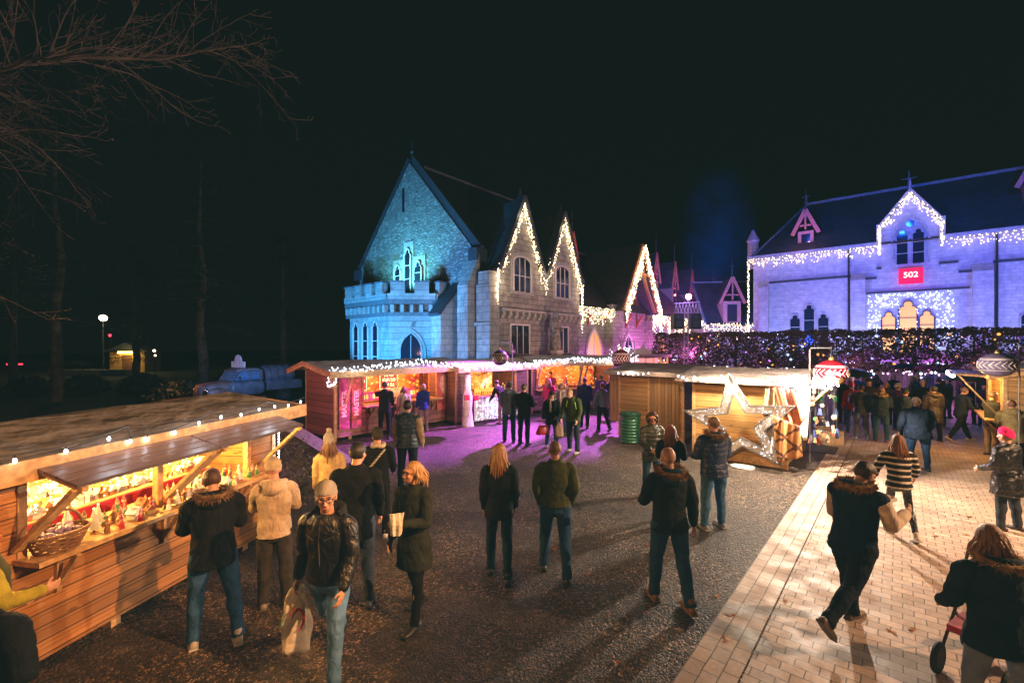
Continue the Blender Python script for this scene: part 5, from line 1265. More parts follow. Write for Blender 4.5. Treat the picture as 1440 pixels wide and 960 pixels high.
# PA tower with two speakers, truss and purple projector
t = thing('speaker_tower', 'lattice tower carrying two dark loudspeakers before the hedge', 'speaker tower', D(965, 27.5), 0)
m = MB()
for s in (-1, 1):
    m.tube([(s * .12, 0, 0), (s * .12, 0, 5.2)], .03, 6)
for k in range(17): m.tube([(-.12, 0, .3 * k), (.12, 0, .3 * k + .3)], .015, 4); m.tube([(.12, 0, .3 * k), (-.12, 0, .3 * k + .3)], .015, 4)
m.tube([(-.75, 0, 4.95), (.8, 0, 4.95)], .03, 6); m.tube([(-.75, 0, 5.5), (.85, 0, 5.6)], .03, 6)
for k in range(8): m.tube([(-.7 + k * .2, 0, 4.95), (-.6 + k * .2, 0, 5.5)], .022, 4); m.tube([(-.6 + k * .2, 0, 5.5), (-.5 + k * .2, 0, 4.95)], .022, 4)
m.build('truss', plain('pale alloy truss', (.22, .22, .28), .4), t)
for x in (-.55, .5):
    m = MB(); m.bb(x - .3, x + .3, -.3, .3, 3.95, 4.85); s_ = m.build('speaker_cabinet', plain('dark cabinet', (.02, .03, .045), .5), t)
    m = MB(); m.tube([(x, -.3, 4.25), (x, -.32, 4.25)], .2, 16); m.tube([(x, -.3, 4.65), (x, -.32, 4.65)], .11, 16); m.build('cone', plain('speaker cone', (.05, .06, .08), .4), s_)
t = thing('stage_projector', 'small projector glowing bright violet above the loudspeakers', 'spotlight', D(968, 27.4, 5.9), 0)
m = MB(); m.tube([(0, .25, 0), (0, 0, 0)], .14, 14); m.build('housing', plain('dark cabinet', (.02, .03, .045), .5), t)
m = MB(); m.ball((0, -.03, 0), (.17, .06, .17), 16, 10); m.build('lens', emit('violet lens', (.85, .55, 1), 30), t)
m = MB(); m.tube([(0, .15, 0), (0, .15, -.4)], .03, 6); m.build('bracket', plain('dark cabinet', (.02, .03, .045), .5), t)
# bare overhead branches
def grow(m, p, d, L_, r, depth, rr, spread=.55, droop=-.03):
    pts = [p]; rad = [r]; n = 5
    for i in range(n):
        d = (d + Vector((rr.uniform(-1, 1), rr.uniform(-1, 1), rr.uniform(-1, 1))) * .13 + Vector((0, 0, droop))).normalized(); p = p + d * L_ / n; pts.append(p); rad.append(r * (1 - .5 * (i + 1) / n))
        if depth > 0 and rr.random() < (.85 if depth > 1 else .95):
            s = Vector((rr.uniform(-1, 1), rr.uniform(-1, 1), rr.uniform(-.8, .9))).normalized(); grow(m, p, (d + s * spread * 1.6).normalized(), L_ * rr.uniform(.45, .75), r * .55, depth - 1, rr, spread, droop)
    m.tube(pts, rad, 5 if depth > 1 else 3, cap=False)
    if depth > 0: grow(m, p, d, L_ * .7, r * .5, depth - 1, rr, spread, droop)
BARK = plain('orange lit bark', (.20, .12, .08), .9)
tr = thing('bare_tree', 'bare deciduous tree whose orange lit twigs reach in at the top left', 'tree', Vector((-12.5, 8.5, 0)), 0)
m = MB(); m.tube([(0, 0, 0), (.1, 0, 2), (.2, 0, 5), (.6, -.1, 7.5)], [.32, .26, .2, .15], 10); m.build('trunk', BARK, tr)
def limb(m, p, d, L_, r, depth, rr):
    n = max(4, int(L_ / .22)); pts = [p]; rad = [r]
    bend = Vector((rr.uniform(-1, 1), rr.uniform(-1, 1), rr.uniform(-1, 1))) * .10
    for i in range(n):
        k = (i + 1) / n; d = (d + bend * .5 + Vector((rr.uniform(-1, 1), rr.uniform(-1, 1), rr.uniform(-1, 1))) * .17 + Vector((0, 0, -.02 + (.06 if depth == 0 else 0)))).normalized(); p = p + d * L_ / n; pts.append(p); rad.append(max(.0035, r * (1 - .8 * k)))
        if depth > 0 and rr.random() < (.72, .8, .85)[min(depth - 1, 2)]:
            s_ = Vector((rr.uniform(-1, 1), rr.uniform(-1, 1), rr.uniform(-1, 1))); s_ = (s_ - d * s_.dot(d)).normalized()
            limb(m, p, (d * .75 + s_ * rr.uniform(.5, .9)).normalized(), L_ * rr.uniform(.28, .5) * (1.1 - .5 * k), max(.004, r * (1 - .7 * k) * .55), depth - 1, rr)
    m.tube(pts, rad, 5 if depth > 1 else 3, cap=False)
m = MB(); rr = random.Random(5)
for (p, d, l_) in (((.6, -.1, 7.5), (.85, -.04, .16), 6.6), ((.5, 0, 7.6), (.8, -.12, .04), 5.0), ((.6, -.1, 7.4), (.75, -.2, .4), 5.4), ((.2, 0, 6.2), (.9, -.12, .06), 3.6), ((.5, 0, 7.2), (.8, .05, .4), 5.0)):
    limb(m, Vector(p), Vector(d).normalized(), l_, .05, 3, rr)
m.build('crown', BARK, tr, fix=False)
# fallen leaves on the gravel and paving
for i in range(26):
    px, py = rng.uniform(560, 1400), rng.uniform(640, 955); P_ = G(px, py); P_.z = .016
    m = MB(); k = rng.uniform(.6, 1.1); n = 9; pts = [(.05 * k * math.cos(a) * (1 + .25 * math.cos(3 * a)), .035 * k * math.sin(a), .01 * math.sin(2 * a)) for a in [2 * PI * q / 14 for q in range(14)]]; m.add([(0, 0, .004)] + pts, [(0, q + 1, (q + 1) % 14 + 1) for q in range(14)]); m.tube([(.04, 0, .004), (.085 * k, 0, .008)], .002, 4)
    o = m.build('fallen_leaf', plain('dry orange leaf', (.32, .11, .03), .7), fix=False, loc=P_); o.rotation_euler = (0, 0, rng.uniform(0, 6.28)); tag(o, 'small dry orange leaf lying flat on the ground', 'leaf', 'fallen leaves on gravel and paving')
# dim conifers in the park
for i, (px, Y, h_, lb) in enumerate(((80, 24, 15, 'dark pine with a tall bare trunk at the far left'), (283, 27, 14, 'dark pine with a pale trunk behind the pickup'), (190, 40, 13, 'dim conifer between the two tall pines'), (400, 36, 12, 'dim conifer near the snack stall roof'), (20, 34, 14, 'dim conifer at the left edge of the park'))):
    t = thing('pine_tree', lb, 'tree', D(px, Y), 0, 'dark pines in the park'); rr = random.Random(i + 40)
    m = MB(); m.tube([(0, 0, 0), (.18 * math.sin(i), 0, h_ * .15), (-.12, 0, h_ * .3), (.16 * math.cos(i), .1, h_ * .5), (-.14, 0, h_ * .7), (0, 0, h_)], [.30, .27, .22, .18, .12, .03], 9); m.build('trunk', plain('pale flaking bark', (.09, .065, .05), .9, var=.9, vs=2.2, bs=7, bstr=.9, bd=.12), t)
    m = MB(); lf = MB()
    for k in range(46):
        z = h_ * rr.uniform(.28 if i < 2 else .12, .98); l_ = (h_ - z) * .3 + .6; a = rr.uniform(0, 6.28); e = Vector((math.cos(a) * l_, math.sin(a) * l_, z - l_ * .18)); m.tube([(0, 0, z), e * .6 + Vector((0, 0, z * .4 + .1)), e], [.04, .02, .006], 4)
        if k % 2 or i > 1:
            for q in range(70):
                s = rr.uniform(.3, 1.05); p = Vector((0, 0, z)).lerp(e, s) + Vector((rr.gauss(0, .16), rr.gauss(0, .16), rr.gauss(0, .1))); d = Vector((rr.uniform(-1, 1), rr.uniform(-1, 1), rr.uniform(-.6, .4))).normalized(); lf.blade(p, p + d * .22, .03, d.orthogonal().normalized())
    m.build('branch', plain('dark bark', (.05, .04, .035), .9), t, fix=False); lf.build('needles', leafmat('dark needles', (.008, .016, .008), (.03, .05, .02)), t, fix=False)
# dark shrubs along the park edge
for i, (px, Y, r) in enumerate(((250, 22, 1.5), (330, 30, 1.6), (200, 30, 1.3), (440, 34, 2.2), (385, 30, 1.4), (40, 28, 1.2), (120, 30, 1.2))):
    t = thing('shrub', 'dark rounded shrub at the park edge, one of the unlit row', 'shrub', D(px, Y), 0, 'dark shrubs at the park edge')
    def sb(rr, r=r):
        d = Vector((rr.gauss(0, 1), rr.gauss(0, 1), rr.gauss(0, 1))).normalized() * r * rr.uniform(.7, 1.05) * (1 + .25 * noise.noise((rr.random() * 3, i, 1))); return Vector((d.x, d.y, abs(d.z) * .85))
    leaf_cloud(1500, sb, .11, i).build('leaves', leafmat('dark shrub leaves', (.01, .016, .008), (.035, .045, .02)), t, fix=False)
# street lamp, lit hut, parked cars, bench far in the park
t = thing('street_lamp', 'lit street lamp glowing warm white far off in the dark park', 'street lamp', D(145, 46), 0)
zt = ZZ(447, 46)
m = MB(); m.tube([(0, 0, 0), (0, 0, zt - .2)], [.09, .05], 8); m.build('pole', plain('grey pole', (.03, .03, .03)), t)
m = MB(); m.ball((0, 0, zt), (.34, .34, .3), 14, 10); m.build('lamp_globe', emit('street lamp glow', (1, .8, .5), 28), t)
m = MB(); m.loft([(0, 0, zt + .28, .35, .35), (0, 0, zt + .36, .08, .08)], 14); m.build('lamp_cap', plain('grey pole', (.03, .03, .03)), t)
t = thing('garden_hut', 'small hut lit yellow from under its eave in the dark park', 'hut', D(179, 50), R(10))
m = MB(); m.bb(-1.7, 1.7, 0, 3, 0, 2.3); m.build('wall', plain('ochre render', (.5, .3, .08)), t)
m = MB(); m.prism([(-2.1, 2.3), (2.1, 2.3), (0, 3.3)], lambda u, v, d: (u, -.4 + d, v), 3.8); m.build('roof', SLATE, t)
m = MB(); m.bb(-.8, .8, -.25, -.15, 2.1, 2.28); m.build('strip_light', emit('yellow strip', (1, .7, .2), 14), t)
m = MB(); m.bb(-.5, .5, -.02, 0, 0, 1.9); m.build('door', plain('brown door', (.15, .07, .03)), t)
def car(label, P, rz, col):
    t = thing('parked_car', label, 'car', P, rz, 'cars parked beyond the park')
    m = MB(); xloft(m, [(2.1, 1.5, .35, .75, 0), (1.9, 1.7, .3, .85, 0), (.9, 1.75, .3, .95, 0), (-1.9, 1.75, .3, .98, 0), (-2.1, 1.6, .35, .9, 0)]); m.build('body', plain('car paint', col, .3), t, smooth=True)
    m = MB(); xloft(m, [(.95, 1.4, .9, 1.0, 0), (.3, 1.35, .9, 1.42, 0), (-1.1, 1.35, .9, 1.44, 0), (-1.8, 1.4, .9, 1.0, 0)]); m.build('cabin', DARKG, t, smooth=True)
    for x in (1.3, -1.3):
        for s in (-.8, .8): m = MB(); m.tube([(x, s - .1, .32), (x, s + .1, .32)], .32, 16); m.build('wheel', RUB, t)
    for s in (-.6, .6): m = MB(); m.bb(-2.13, -2.0, s - .2, s + .2, .65, .8); m.build('tail_light', emit('tail light', (1, .03, .06), 5), t)
    return t
car('dark car with glowing red tail lights beyond the park', D(42, 56), R(100), (.05, .05, .06))
car('pale parked car right of the red tail lights', D(68, 58), R(15), (.35, .33, .3))
car('pale parked car under the far street lamp', D(100, 60), R(5), (.4, .38, .34))
t = thing('traffic_light', 'small red signal light below the street lamp', 'traffic light', D(156, 52), 0)
m = MB(); m.tube([(0, 0, 0), (0, 0, 4.2)], .06, 6); m.build('pole', plain('grey pole', (.03, .03, .03)), t); m = MB(); m.bb(-.2, .2, -.1, .1, 3.8, 4.8); m.build('housing', RUB, t); m = MB(); m.ball((0, -.12, 4.1), .15, 10, 8); m.build('red_lens', emit('tail light', (1, .03, .06), 5), t)
t = thing('low_wall', 'pale low garden wall lit by the street lamp', 'wall', D(128, 44), R(3)); m = MB(); m.bb(-4, 3.5, 0, .3, 0, .55); m.build('masonry', TRIM, t); m = MB(); m.bb(-4.05, 3.55, -.05, .35, .55, .62); m.build('coping', TRIM, t)
# small lantern house light spots right of the hut
t = thing('garden_lantern', 'pair of small white lantern dots near the dark shrubs', 'lantern', D(218, 44, 0), 0); m = MB(); m.tube([(0, 0, 0), (0, 0, 2.4)], .05, 6); m.build('pole', RUB, t); m = MB(); m.ball((0, -.1, 2.45), .12, 8, 6); m.ball((.1, -.1, 2.0), .09, 8, 6); m.build('bulb', emit('street lamp glow', (1, .8, .5), 6), t)
# sloping concrete ramp wall between left stall and snack stall, with dry plants
t = thing('ramp_wall', 'low sloping grey concrete wall between the left stall and the snack stall', 'wall', Vector((0, 0, 0)), 0)
a = D(398, 13.2); b_ = G(480, 640); 
m = MB()
pa = [D(388, 12.6, 0), G(484, 652)]
d = (pa[1] - pa[0]).normalized(); n_ = Vector((d.y, -d.x, 0)) * .25
za, zb = ZZ(588, pa[0].y), .12
m.add([pa[0] - n_, pa[1] - n_, pa[1] + n_, pa[0] + n_, pa[0] - n_ + Vector((0, 0, za)), pa[1] - n_ + Vector((0, 0, zb)), pa[1] + n_ + Vector((0, 0, zb)), pa[0] + n_ + Vector((0, 0, za))], [(0, 1, 5, 4), (1, 2, 6, 5), (2, 3, 7, 6), (3, 0, 4, 7), (4, 5, 6, 7), (0, 3, 2, 1)])
m.build('concrete', plain('rough concrete', (.24, .22, .2), .9, bs=14, bstr=.8, bd=.03), t)
for i, (px, py, s) in enumerate(((405, 690, 1.0), (425, 700, .9), (415, 660, 1.1), (440, 672, .8), (395, 655, 1.0))):
    P_ = G(px, py + 8); t = thing('dry_plant', 'dry leafless bush in front of the sloping concrete wall', 'bush', P_, 0, 'dry bushes by the concrete wall'); m = MB(); rr = random.Random(i)
    for k in range(7): grow(m, Vector((0, 0, 0)), Vector((rr.uniform(-.5, .5), rr.uniform(-.5, .5), 1)).normalized(), .38 * s, .012, 2, rr, .5, 0)
    m.build('stem', plain('grey stems', (.16, .13, .11), .9), t, fix=False)
    def pb(rr, s=s): return Vector((rr.gauss(0, .2) * s, rr.gauss(0, .2) * s, rr.uniform(.1, .75) * s))
    leaf_cloud(160, pb, .035, i).build('leaves', leafmat('dead leaves', (.05, .04, .03), (.14, .12, .10)), t, fix=False)
# drifting smoke; emission stands in for the blue and violet light it scatters
def smoke_box(label, c, d, col, dens):
    m = MB(); m.box((0, 0, 0), d); o = m.build('smoke', None, loc=c); mt = bpy.data.materials.new('smoke ' + label[:6]); mt.use_nodes = True; nt = mt.node_tree; nt.nodes.remove(nt.nodes['Principled BSDF'])
    pv_ = nt.nodes.new('ShaderNodeVolumePrincipled'); L(nt, pv_.outputs[0], nt.nodes['Material Output'].inputs['Volume'])
    tc = nt.nodes.new('ShaderNodeTexCoord'); vm = nt.nodes.new('ShaderNodeVectorMath'); vm.operation = 'DIVIDE'; L(nt, tc.outputs['Object'], vm.inputs[0]); vm.inputs[1].default_value = (d[0] / 2, d[1] / 2, d[2] / 2)
    ln = nt.nodes.new('ShaderNodeVectorMath'); ln.operation = 'LENGTH'; L(nt, vm.outputs[0], ln.inputs[0])
    fall = ramp(nt, ln.outputs['Value'], [(0, 1.0), (.45, .5), (.98, 0.0)]); nn = ramp(nt, noi(nt, tc.outputs['Object'], .32, 4, .55, .8), [(.36, .05), (.66, 1.0)])
    dd = math_(nt, 'MULTIPLY', math_(nt, 'MULTIPLY', fall, nn), dens)
    L(nt, math_(nt, 'MULTIPLY', dd, .25), pv_.inputs['Density']); L(nt, dd, pv_.inputs['Emission Strength']); pv_.inputs['Emission Color'].default_value = (*col, 1); pv_.inputs['Color'].default_value = (*col, 1)
    o.data.materials.append(mt); tag(o, label, 'smoke', kind='stuff'); return o
smoke_box('dim blue smoke drifting above the back range', D(1010, 50, 14), (9, 7, 19), (.0, .05, .34), .10)
smoke_box('violet haze around the glowing stage projector', D(955, 31, 6.2), (9, 5, 5), (.25, .06, .55), .09)
# crowd umbrellas
def umbrella(label, px, Y, z, r, col, closed=False):
    t = thing('umbrella', label, 'umbrella', D(px, Y), 0, 'open umbrellas over the crowd'); m = MB(); n = 8; b = 0
    m.v.append((0, 0, z + r * .42))
    for k in range(1, 5):
        a = k / 4 * 1.15
        for i in range(24):
            ph = 2 * PI * i / 24; rr_ = r * math.sin(a) / math.sin(1.15) * (1 - (.05 * (1 - abs(math.cos(4 * ph))) * k / 4)); m.v.append((rr_ * math.cos(ph), rr_ * math.sin(ph), z + r * .42 - r * .42 * (1 - math.cos(a)) / (1 - math.cos(1.15))))
    for i in range(24):
        j = (i + 1) % 24; m.f.append((0, 1 + i, 1 + j))
        for k in range(3): m.f.append((1 + k * 24 + i, 1 + (k + 1) * 24 + i, 1 + (k + 1) * 24 + j, 1 + k * 24 + j))
    m.build('canopy', plain('umbrella cloth', col, .5, bs=30), t, fix=False); m = MB(); m.tube([(0, 0, 1.05), (0, 0, z + r * .5)], .012, 6); m.build('shaft', CHR, t)
    m = MB()
    for i in range(8): ph = 2 * PI * i / 8; m.tube([(0, 0, z + .1), (r * .5 * math.cos(ph), r * .5 * math.sin(ph), z + r * .33)], .006, 4)
    m.build('rib', CHR, t, fix=False)
umbrella('large dark navy umbrella left of the right edge stall', 1372, 14.8, 1.85, .85, (.006, .012, .03))
umbrella('dark blue umbrella beside the red bauble', 1200, 15.4, 1.95, .6, (.006, .015, .05))
umbrella('small magenta umbrella deep in the crowd', 1302, 20, 1.95, .4, (.4, .02, .12))
umbrella('black umbrella behind the walking man', 1340, 19, 1.85, .5, (.008, .01, .016))
umbrella('navy umbrella at the back of the crowd', 1272, 21, 1.95, .5, (.01, .02, .07))
# ================================================================ PEOPLE
SKIN = newmat('skin')[0]; _b = SKIN.node_tree.nodes['Principled BSDF']; _b.inputs['Base Color'].default_value = (.52, .28, .19, 1); _b.inputs['Roughness'].default_value = .5; _b.inputs['Subsurface Weight'].default_value = .0
EYE = plain('eye dark', (.03, .02, .015), .2, bstr=0); LIP = plain('lip', (.42, .13, .11), .5, bstr=0)
REM = []                     # objects that get a voxel remesh : (obj, voxel, smooth iterations, fold strength)
def hairmat(c):
    m, nt, b = newmat('hair'); v = coord(nt, (1, 1, .12)); f = noi(nt, v, 90, 3); L(nt, mixc(nt, f, [x * .45 for x in c], [min(1, x * 1.6) for x in c]), b.inputs['Base Color']); b.inputs['Roughness'].default_value = .45; bump(nt, b, f, .8, .01); return m
_hm = {}
def hm(c):
    if c not in _hm: _hm[c] = hairmat(c)
    return _hm[c]
_fm = {}
def cm(c, kind='cloth', stripes=None):
    k = (c, kind, stripes)
    if k not in _fm:
        if kind == 'puffer': _fm[k] = fabric('quilted nylon', c, .42, 300, .55, quilt=.085, spec=.5)
        elif kind == 'leather': _fm[k] = fabric('black leather', c, .36, 90, .7, spec=.6)
        elif kind == 'denim': _fm[k] = fabric('denim', c, .85, 400, .5)
        elif kind == 'fleece': _fm[k] = fabric('fleece', c, .95, 60, .5, sheen=.4)
        elif kind == 'knit': _fm[k] = fabric('knitwear', c, .95, 120, .5, stripes=stripes)
        elif kind == 'shiny': _fm[k] = fabric('glossy nylon', c, .2, 80, .9, spec=.9)
        else: _fm[k] = fabric('cloth', c, .85, 250, .45)
    return _fm[k]
def person(label, P, face, H=1.75, w=1.0, lean=0, la=(5, 8, 12, 0), ra=(5, 8, 12, 0), ll=(3, 3, 4), rl=(-3, 3, 6), head=(0, 0), top=((.02, .025, .03), 'cloth'), hem=.80, flare=1.0, sleeve=None,
           pants=((.03, .06, .13), 'denim'), legw=1.12, shoes=(.05, .04, .035), sole=None, hair=('short', (.06, .035, .02)), hat=None, hood=None, scarf=None, face_on=False, glasses=False, lod=0, skirt=None, stripes=None, group=None, twist=0, vest=False, collar=True, hoodlie=None, zip_=False):
    """face: heading in degrees clockwise from straight away; arms (forward, outward, elbow, inward); legs (forward, outward, knee); head (turn right, nod)"""
    t = thing('person', label, 'person', Vector(P), -R(face), group)
    s = H / 1.75; S = lambda *p: Vector(p) * s
    vox = (.0085, .013, .02)[lod] 
    # legs first to find the drop
    legs = []
    for side, (f, o, k) in ((-1, ll), (1, rl)):
        hip = Vector((side * .092 * w, 0, .93)); f_, o_, k_ = R(f), R(o), R(k)
        d1 = Vector((side * math.sin(o_), math.sin(f_) * math.cos(o_), -math.cos(f_) * math.cos(o_))); kn = hip + d1 * .43
        d2 = Vector((side * math.sin(o_) * .6, math.sin(f_ - k_), -math.cos(f_ - k_))).normalized(); an = kn + d2 * .41
        legs.append((hip, kn, an, d2, f - k))
    drop = min(l[2].z - (.085 if abs(l[4]) < 25 else .085 + .10 * math.sin(min(R(60), abs(R(l[4])) - R(25)))) for l in legs)
    dz = Vector((0, 0, -drop))
    piv = Vector((0, 0, .95)); ML = Matrix.Rotation(-R(lean), 3, 'X') @ Matrix.Rotation(-R(twist), 3, 'Z')
    def Up(p): return (piv + ML @ (Vector(p) - piv) + dz) * s
    def Lo(p): return (Vector(p) + dz) * s
    arms = []
    for side, (f, o, e, i_) in ((-1, la), (1, ra)):
        o = o * .72
        sh = Vector((side * (.178 * w + .004), -.005, 1.415)); f_, o_, e_, n_ = R(f), R(o), R(e), R(i_)
        d1 = Vector((side * math.sin(o_), math.sin(f_) * math.cos(o_), -math.cos(f_) * math.cos(o_))); el = sh + d1 * .285
        g = f_ + e_; d2 = Vector((side * (math.sin(o_) * .5) - side * math.sin(n_), math.sin(g) * math.cos(n_), -math.cos(g) * math.cos(n_))).normalized(); wr = el + d2 * .25
        arms.append((sh, el, wr, d2, side))
    # ---- body : head, neck, trunk, arms, hands, legs in one skin surface
    b = MB(); hc = Vector((0, .018, 1.625)); yaw, nod = R(head[0]), R(head[1])
    MH = Matrix.Rotation(-yaw, 3, 'Z') @ Matrix.Rotation(-nod, 3, 'X'); nb = Vector((0, -.005, 1.50))
    def Hd(p): return Up(nb + MH @ (hc - nb + Vector(p)))
    MHW = ML @ MH
    hs = s
    def hball(c, r, nu=14, nv=10): b.ball(Hd(c), Vector(r) * hs, nu, nv, M=MHW)
    hball((0, -.012, .022), (.077, .098, .094)); hball((0, .022, -.035), (.060, .070, .078)); hball((0, .052, -.078), (.030, .030, .028))
    if lod < 2:
        b.tube([Hd((0, .088, .015)), Hd((0, .105, -.018)), Hd((0, .112, -.032))], [.009 * hs, .013 * hs, .017 * hs], 8); hball((0, .093, -.036), (.022, .018, .012), 8, 6)
        hball((0, .084, -.062), (.024, .014, .011), 8, 6); hball((0, .082, .034), (.052, .016, .011), 10, 6)
        for sx in (-1, 1): hball((sx * .038, .068, -.022), (.024, .022, .022), 8, 6); hball((sx * .078, -.005, -.005), (.012, .022, .034), 8, 6)
    b.capsule(Up((0, -.012, 1.46)), Hd((0, -.01, -.07)), .058 * s, .054 * s, 12)
    for (sh, el, wr, d2, side) in arms:
        b.capsule(Up(sh + Vector((-side * .02, 0, -.03))), Up(el), .034 * s, .034 * s, 10); b.capsule(Up(el), Up(wr), .037 * s, .026 * s, 10); b.capsule(Up((0, 0, 1.37)), Up(sh + Vector((-side * .03, 0, -.03))), .06 * s, .034 * s, 10)
        # hand
        ax = ML @ d2; sd = Vector((side, 0, 0)); sd = ML @ sd; pn = ax.cross(Vector((0, 1, 0)) if abs(ax.y) < .8 else Vector((0, 0, 1))).normalized() * side
        pl = Up(wr) + ax * .05 * s; fw = pn.cross(ax).normalized() * side           # across the palm, roughly forward
        if fw.dot(ML @ Vector((0, 1, .3))) < 0: fw = -fw
        Mh = Matrix((fw, ax, pn)).transposed(); b.ball(pl, Vector((.042, .052, .017)) * s, 10, 8, M=Mh)
        if lod < 2:
            inn = pn * (-1 if pn.dot(ML @ Vector((side, 0, 0))) > 0 else 1)
            for q, (off, ln) in enumerate(((-.030, .062), (-.010, .074), (.010, .078), (.030, .070))):
                p0 = pl + fw * off * s + ax * .035 * s; p1 = p0 + (ax * .9 + inn * .25).normalized() * ln * .55 * s; p2 = p1 + (ax * .6 + inn * .75).normalized() * ln * .5 * s
                b.tube([p0, p1, p2], [.0098 * s, .0092 * s, .0075 * s], 7)
            p0 = pl + fw * .032 * s - ax * .015 * s; p1 = p0 + (fw * .7 + ax * .6 + inn * .3).normalized() * .038 * s; b.tube([p0, p1, p1 + (ax * .9 + inn * .4 + fw * .1).normalized() * .03 * s], [.013 * s, .0115 * s, .009 * s], 7)
    b.loft([tuple(Up((0, 0, z))) + (rx * w * s, ry * s) for z, rx, ry in ((.86, .12, .09), (1.0, .13, .09), (1.2, .14, .095), (1.38, .155, .085), (1.47, .07, .06))], 14)
    for (hip, kn, an, d2, pitch) in legs: b.capsule(Lo(hip), Lo(kn), .07 * s, .048 * s, 10); b.capsule(Lo(kn), Lo(an), .048 * s, .035 * s, 10)
    bo = b.build('body', SKIN, t, fix=True); REM.append((bo, max(.007, vox * (.85 if lod == 0 else 1)), 3 if lod == 0 else 2, 0))
    # ---- trousers / skirt
    m = MB()
    hy = -.012
    m.loft([tuple(Lo((0, y, z))) + (rx * w * s, ry * w * s) for z, rx, ry, y in ((.80, .125, .09, hy), (.86, .164, .115, hy), (.95, .158, .112, hy), (1.04, .140, .10, 0))], 20)
    for (hip, kn, an, d2, pitch) in legs:
        m.capsule(Lo(hip + Vector((0, hy, -.03))), Lo(kn), .086 * w * legw * s, .066 * legw * s, 14)
        m.tube([Lo(kn - d2 * .02), Lo(kn.lerp(an, .35) + Vector((0, -.012, 0))), Lo(kn.lerp(an, .75)), Lo(an + d2 * .035)], [.066 * legw * s, .064 * legw * s, .054 * legw * s, .056 * legw * s], 14)
    po = m.build('trousers', cm(*pants), t, fix=True); REM.append((po, vox * 1.25, 3, .028))
    # shoes
    for (hip, kn, an, d2, pitch) in legs:
        a = Lo(an); tilt = R(max(-62, min(20, (pitch + (8 if pitch < -15 else 0)) if pitch < -25 else 0)))
        m = MB(); so = MB(); Mt = Matrix.Rotation(tilt, 3, 'X')
        prof = [(-.085, .028, .035, .0), (-.06, .036, .05, .0), (0, .038, .055, 0), (.06, .045, .042, 0), (.12, .046, .032, 0), (.165, .036, .024, 0), (.185, .014, .014, 0)]
        bb = len(m.v); n = 12
        for (y, hw, hh, _) in prof:
            for i in range(n):
                c_, s_ = math.cos(2 * PI * i / n), math.sin(2 * PI * i / n); q = Vector((hw * c_, y, -.06 + hh * (s_ if s_ > 0 else s_ * .45))); m.v.append(tuple(a + Mt @ (q * s * 1.05)))
        for k in range(len(prof) - 1):
            for i in range(n): j = (i + 1) % n; m.f.append((bb + k * n + i, bb + k * n + j, bb + (k + 1) * n + j, bb + (k + 1) * n + i))
        m.f.append(tuple(bb + i for i in range(n))); m.f.append(tuple(bb + (len(prof) - 1) * n + i for i in reversed(range(n))))
        m.capsule(a + Mt @ S(0, -.01, -.03), a + Mt @ S(0, -.012, .03), .043 * s, .045 * s, 12)
        sh_ = m.build('shoe', plain('shoe', shoes, .45), t, smooth=True)
        for (y0, y1, hw0, hw1) in ((-.09, .06, .036, .047), (.06, .185, .047, .03)):
            q = [a + Mt @ (Vector(p) * s * 1.05) for p in ((-hw0, y0, -.083), (hw0, y0, -.083), (hw1, y1, -.083), (-hw1, y1, -.083), (-hw0, y0, -.066), (hw0, y0, -.066), (hw1, y1, -.066), (-hw1, y1, -.066))]
            so.add(q, [(0, 3, 2, 1), (4, 5, 6, 7), (0, 1, 5, 4), (1, 2, 6, 5), (2, 3, 7, 6), (3, 0, 4, 7)])
        so.build('sole', plain('sole', sole or tuple(min(1, c * .5) for c in shoes), .6), sh_)
    # ---- jacket
    kind = top[1]; puf = 1.10 if kind in ('puffer', 'shiny') else 1.0
    if kind == 'fleece': puf = 1.05
    hz = hem
    def ring(z, rx, ry, y=0):
        if z < .93: p = Up((0, y, z)) * .35 + Lo((0, y, z)) * .65
        else: p = Up((0, y, z))
        return (p.x, p.y, p.z, rx * w * s * puf, ry * w * s * puf)
    rg = [(hz, .186 * flare, .146 * flare, -.01)]
    if hz < .86: rg.append((.88, .184 * (1 + (flare - 1) * .4), .143 * (1 + (flare - 1) * .4), -.01))
    rg += [(.98, .172, .134, -.005), (1.08, .162, .124, 0), (1.2, .172, .128, -.002), (1.32, .182, .126, -.006), (1.41, .180, .112, -.01), (1.455, .135, .092, -.012), (1.485, .085, .078, -.012)]
    if collar: rg.append((1.515, .072, .072, -.01))
    m = MB(); m.loft([ring(*r_) for r_ in rg], 28)
    sl = MB() if (vest or (sleeve is not None)) else m
    for (sh, el, wr, d2, side) in arms:
        wi = .068 * puf * (.5 + .5 * w)
        A0 = Up(sh + Vector((-side * .03, 0, -.008))); 
        sl.capsule(A0, Up(sh + Vector((0, 0, -.03))), .07 * puf * s, wi * s, 14); sl.tube([Up(sh + Vector((0, 0, -.02))), Up(sh.lerp(el, .5)), Up(el), ], [wi * s * 1.05, wi * s, wi * s * .93], 14); sl.capsule(Up(el), Up(el.lerp(wr, .95)), wi * s * .93, wi * s * .68, 14)
        if vest: m.capsule(Up(sh + Vector((-side * .05, 0, -.03))), Up(sh + Vector((-side * .01, 0, -.02))), .085 * s, .085 * s, 12)
    jo = m.build('vest' if vest else ('jumper' if kind == 'knit' else 'jacket'), cm(top[0], kind, stripes), t, fix=True); REM.append((jo, vox * 1.2, 3, .032 if kind != 'leather' else .026))
    if sl is not m: so_ = sl.build('sleeve', cm(*sleeve), t, fix=True); REM.append((so_, vox * 1.2, 4, .025))
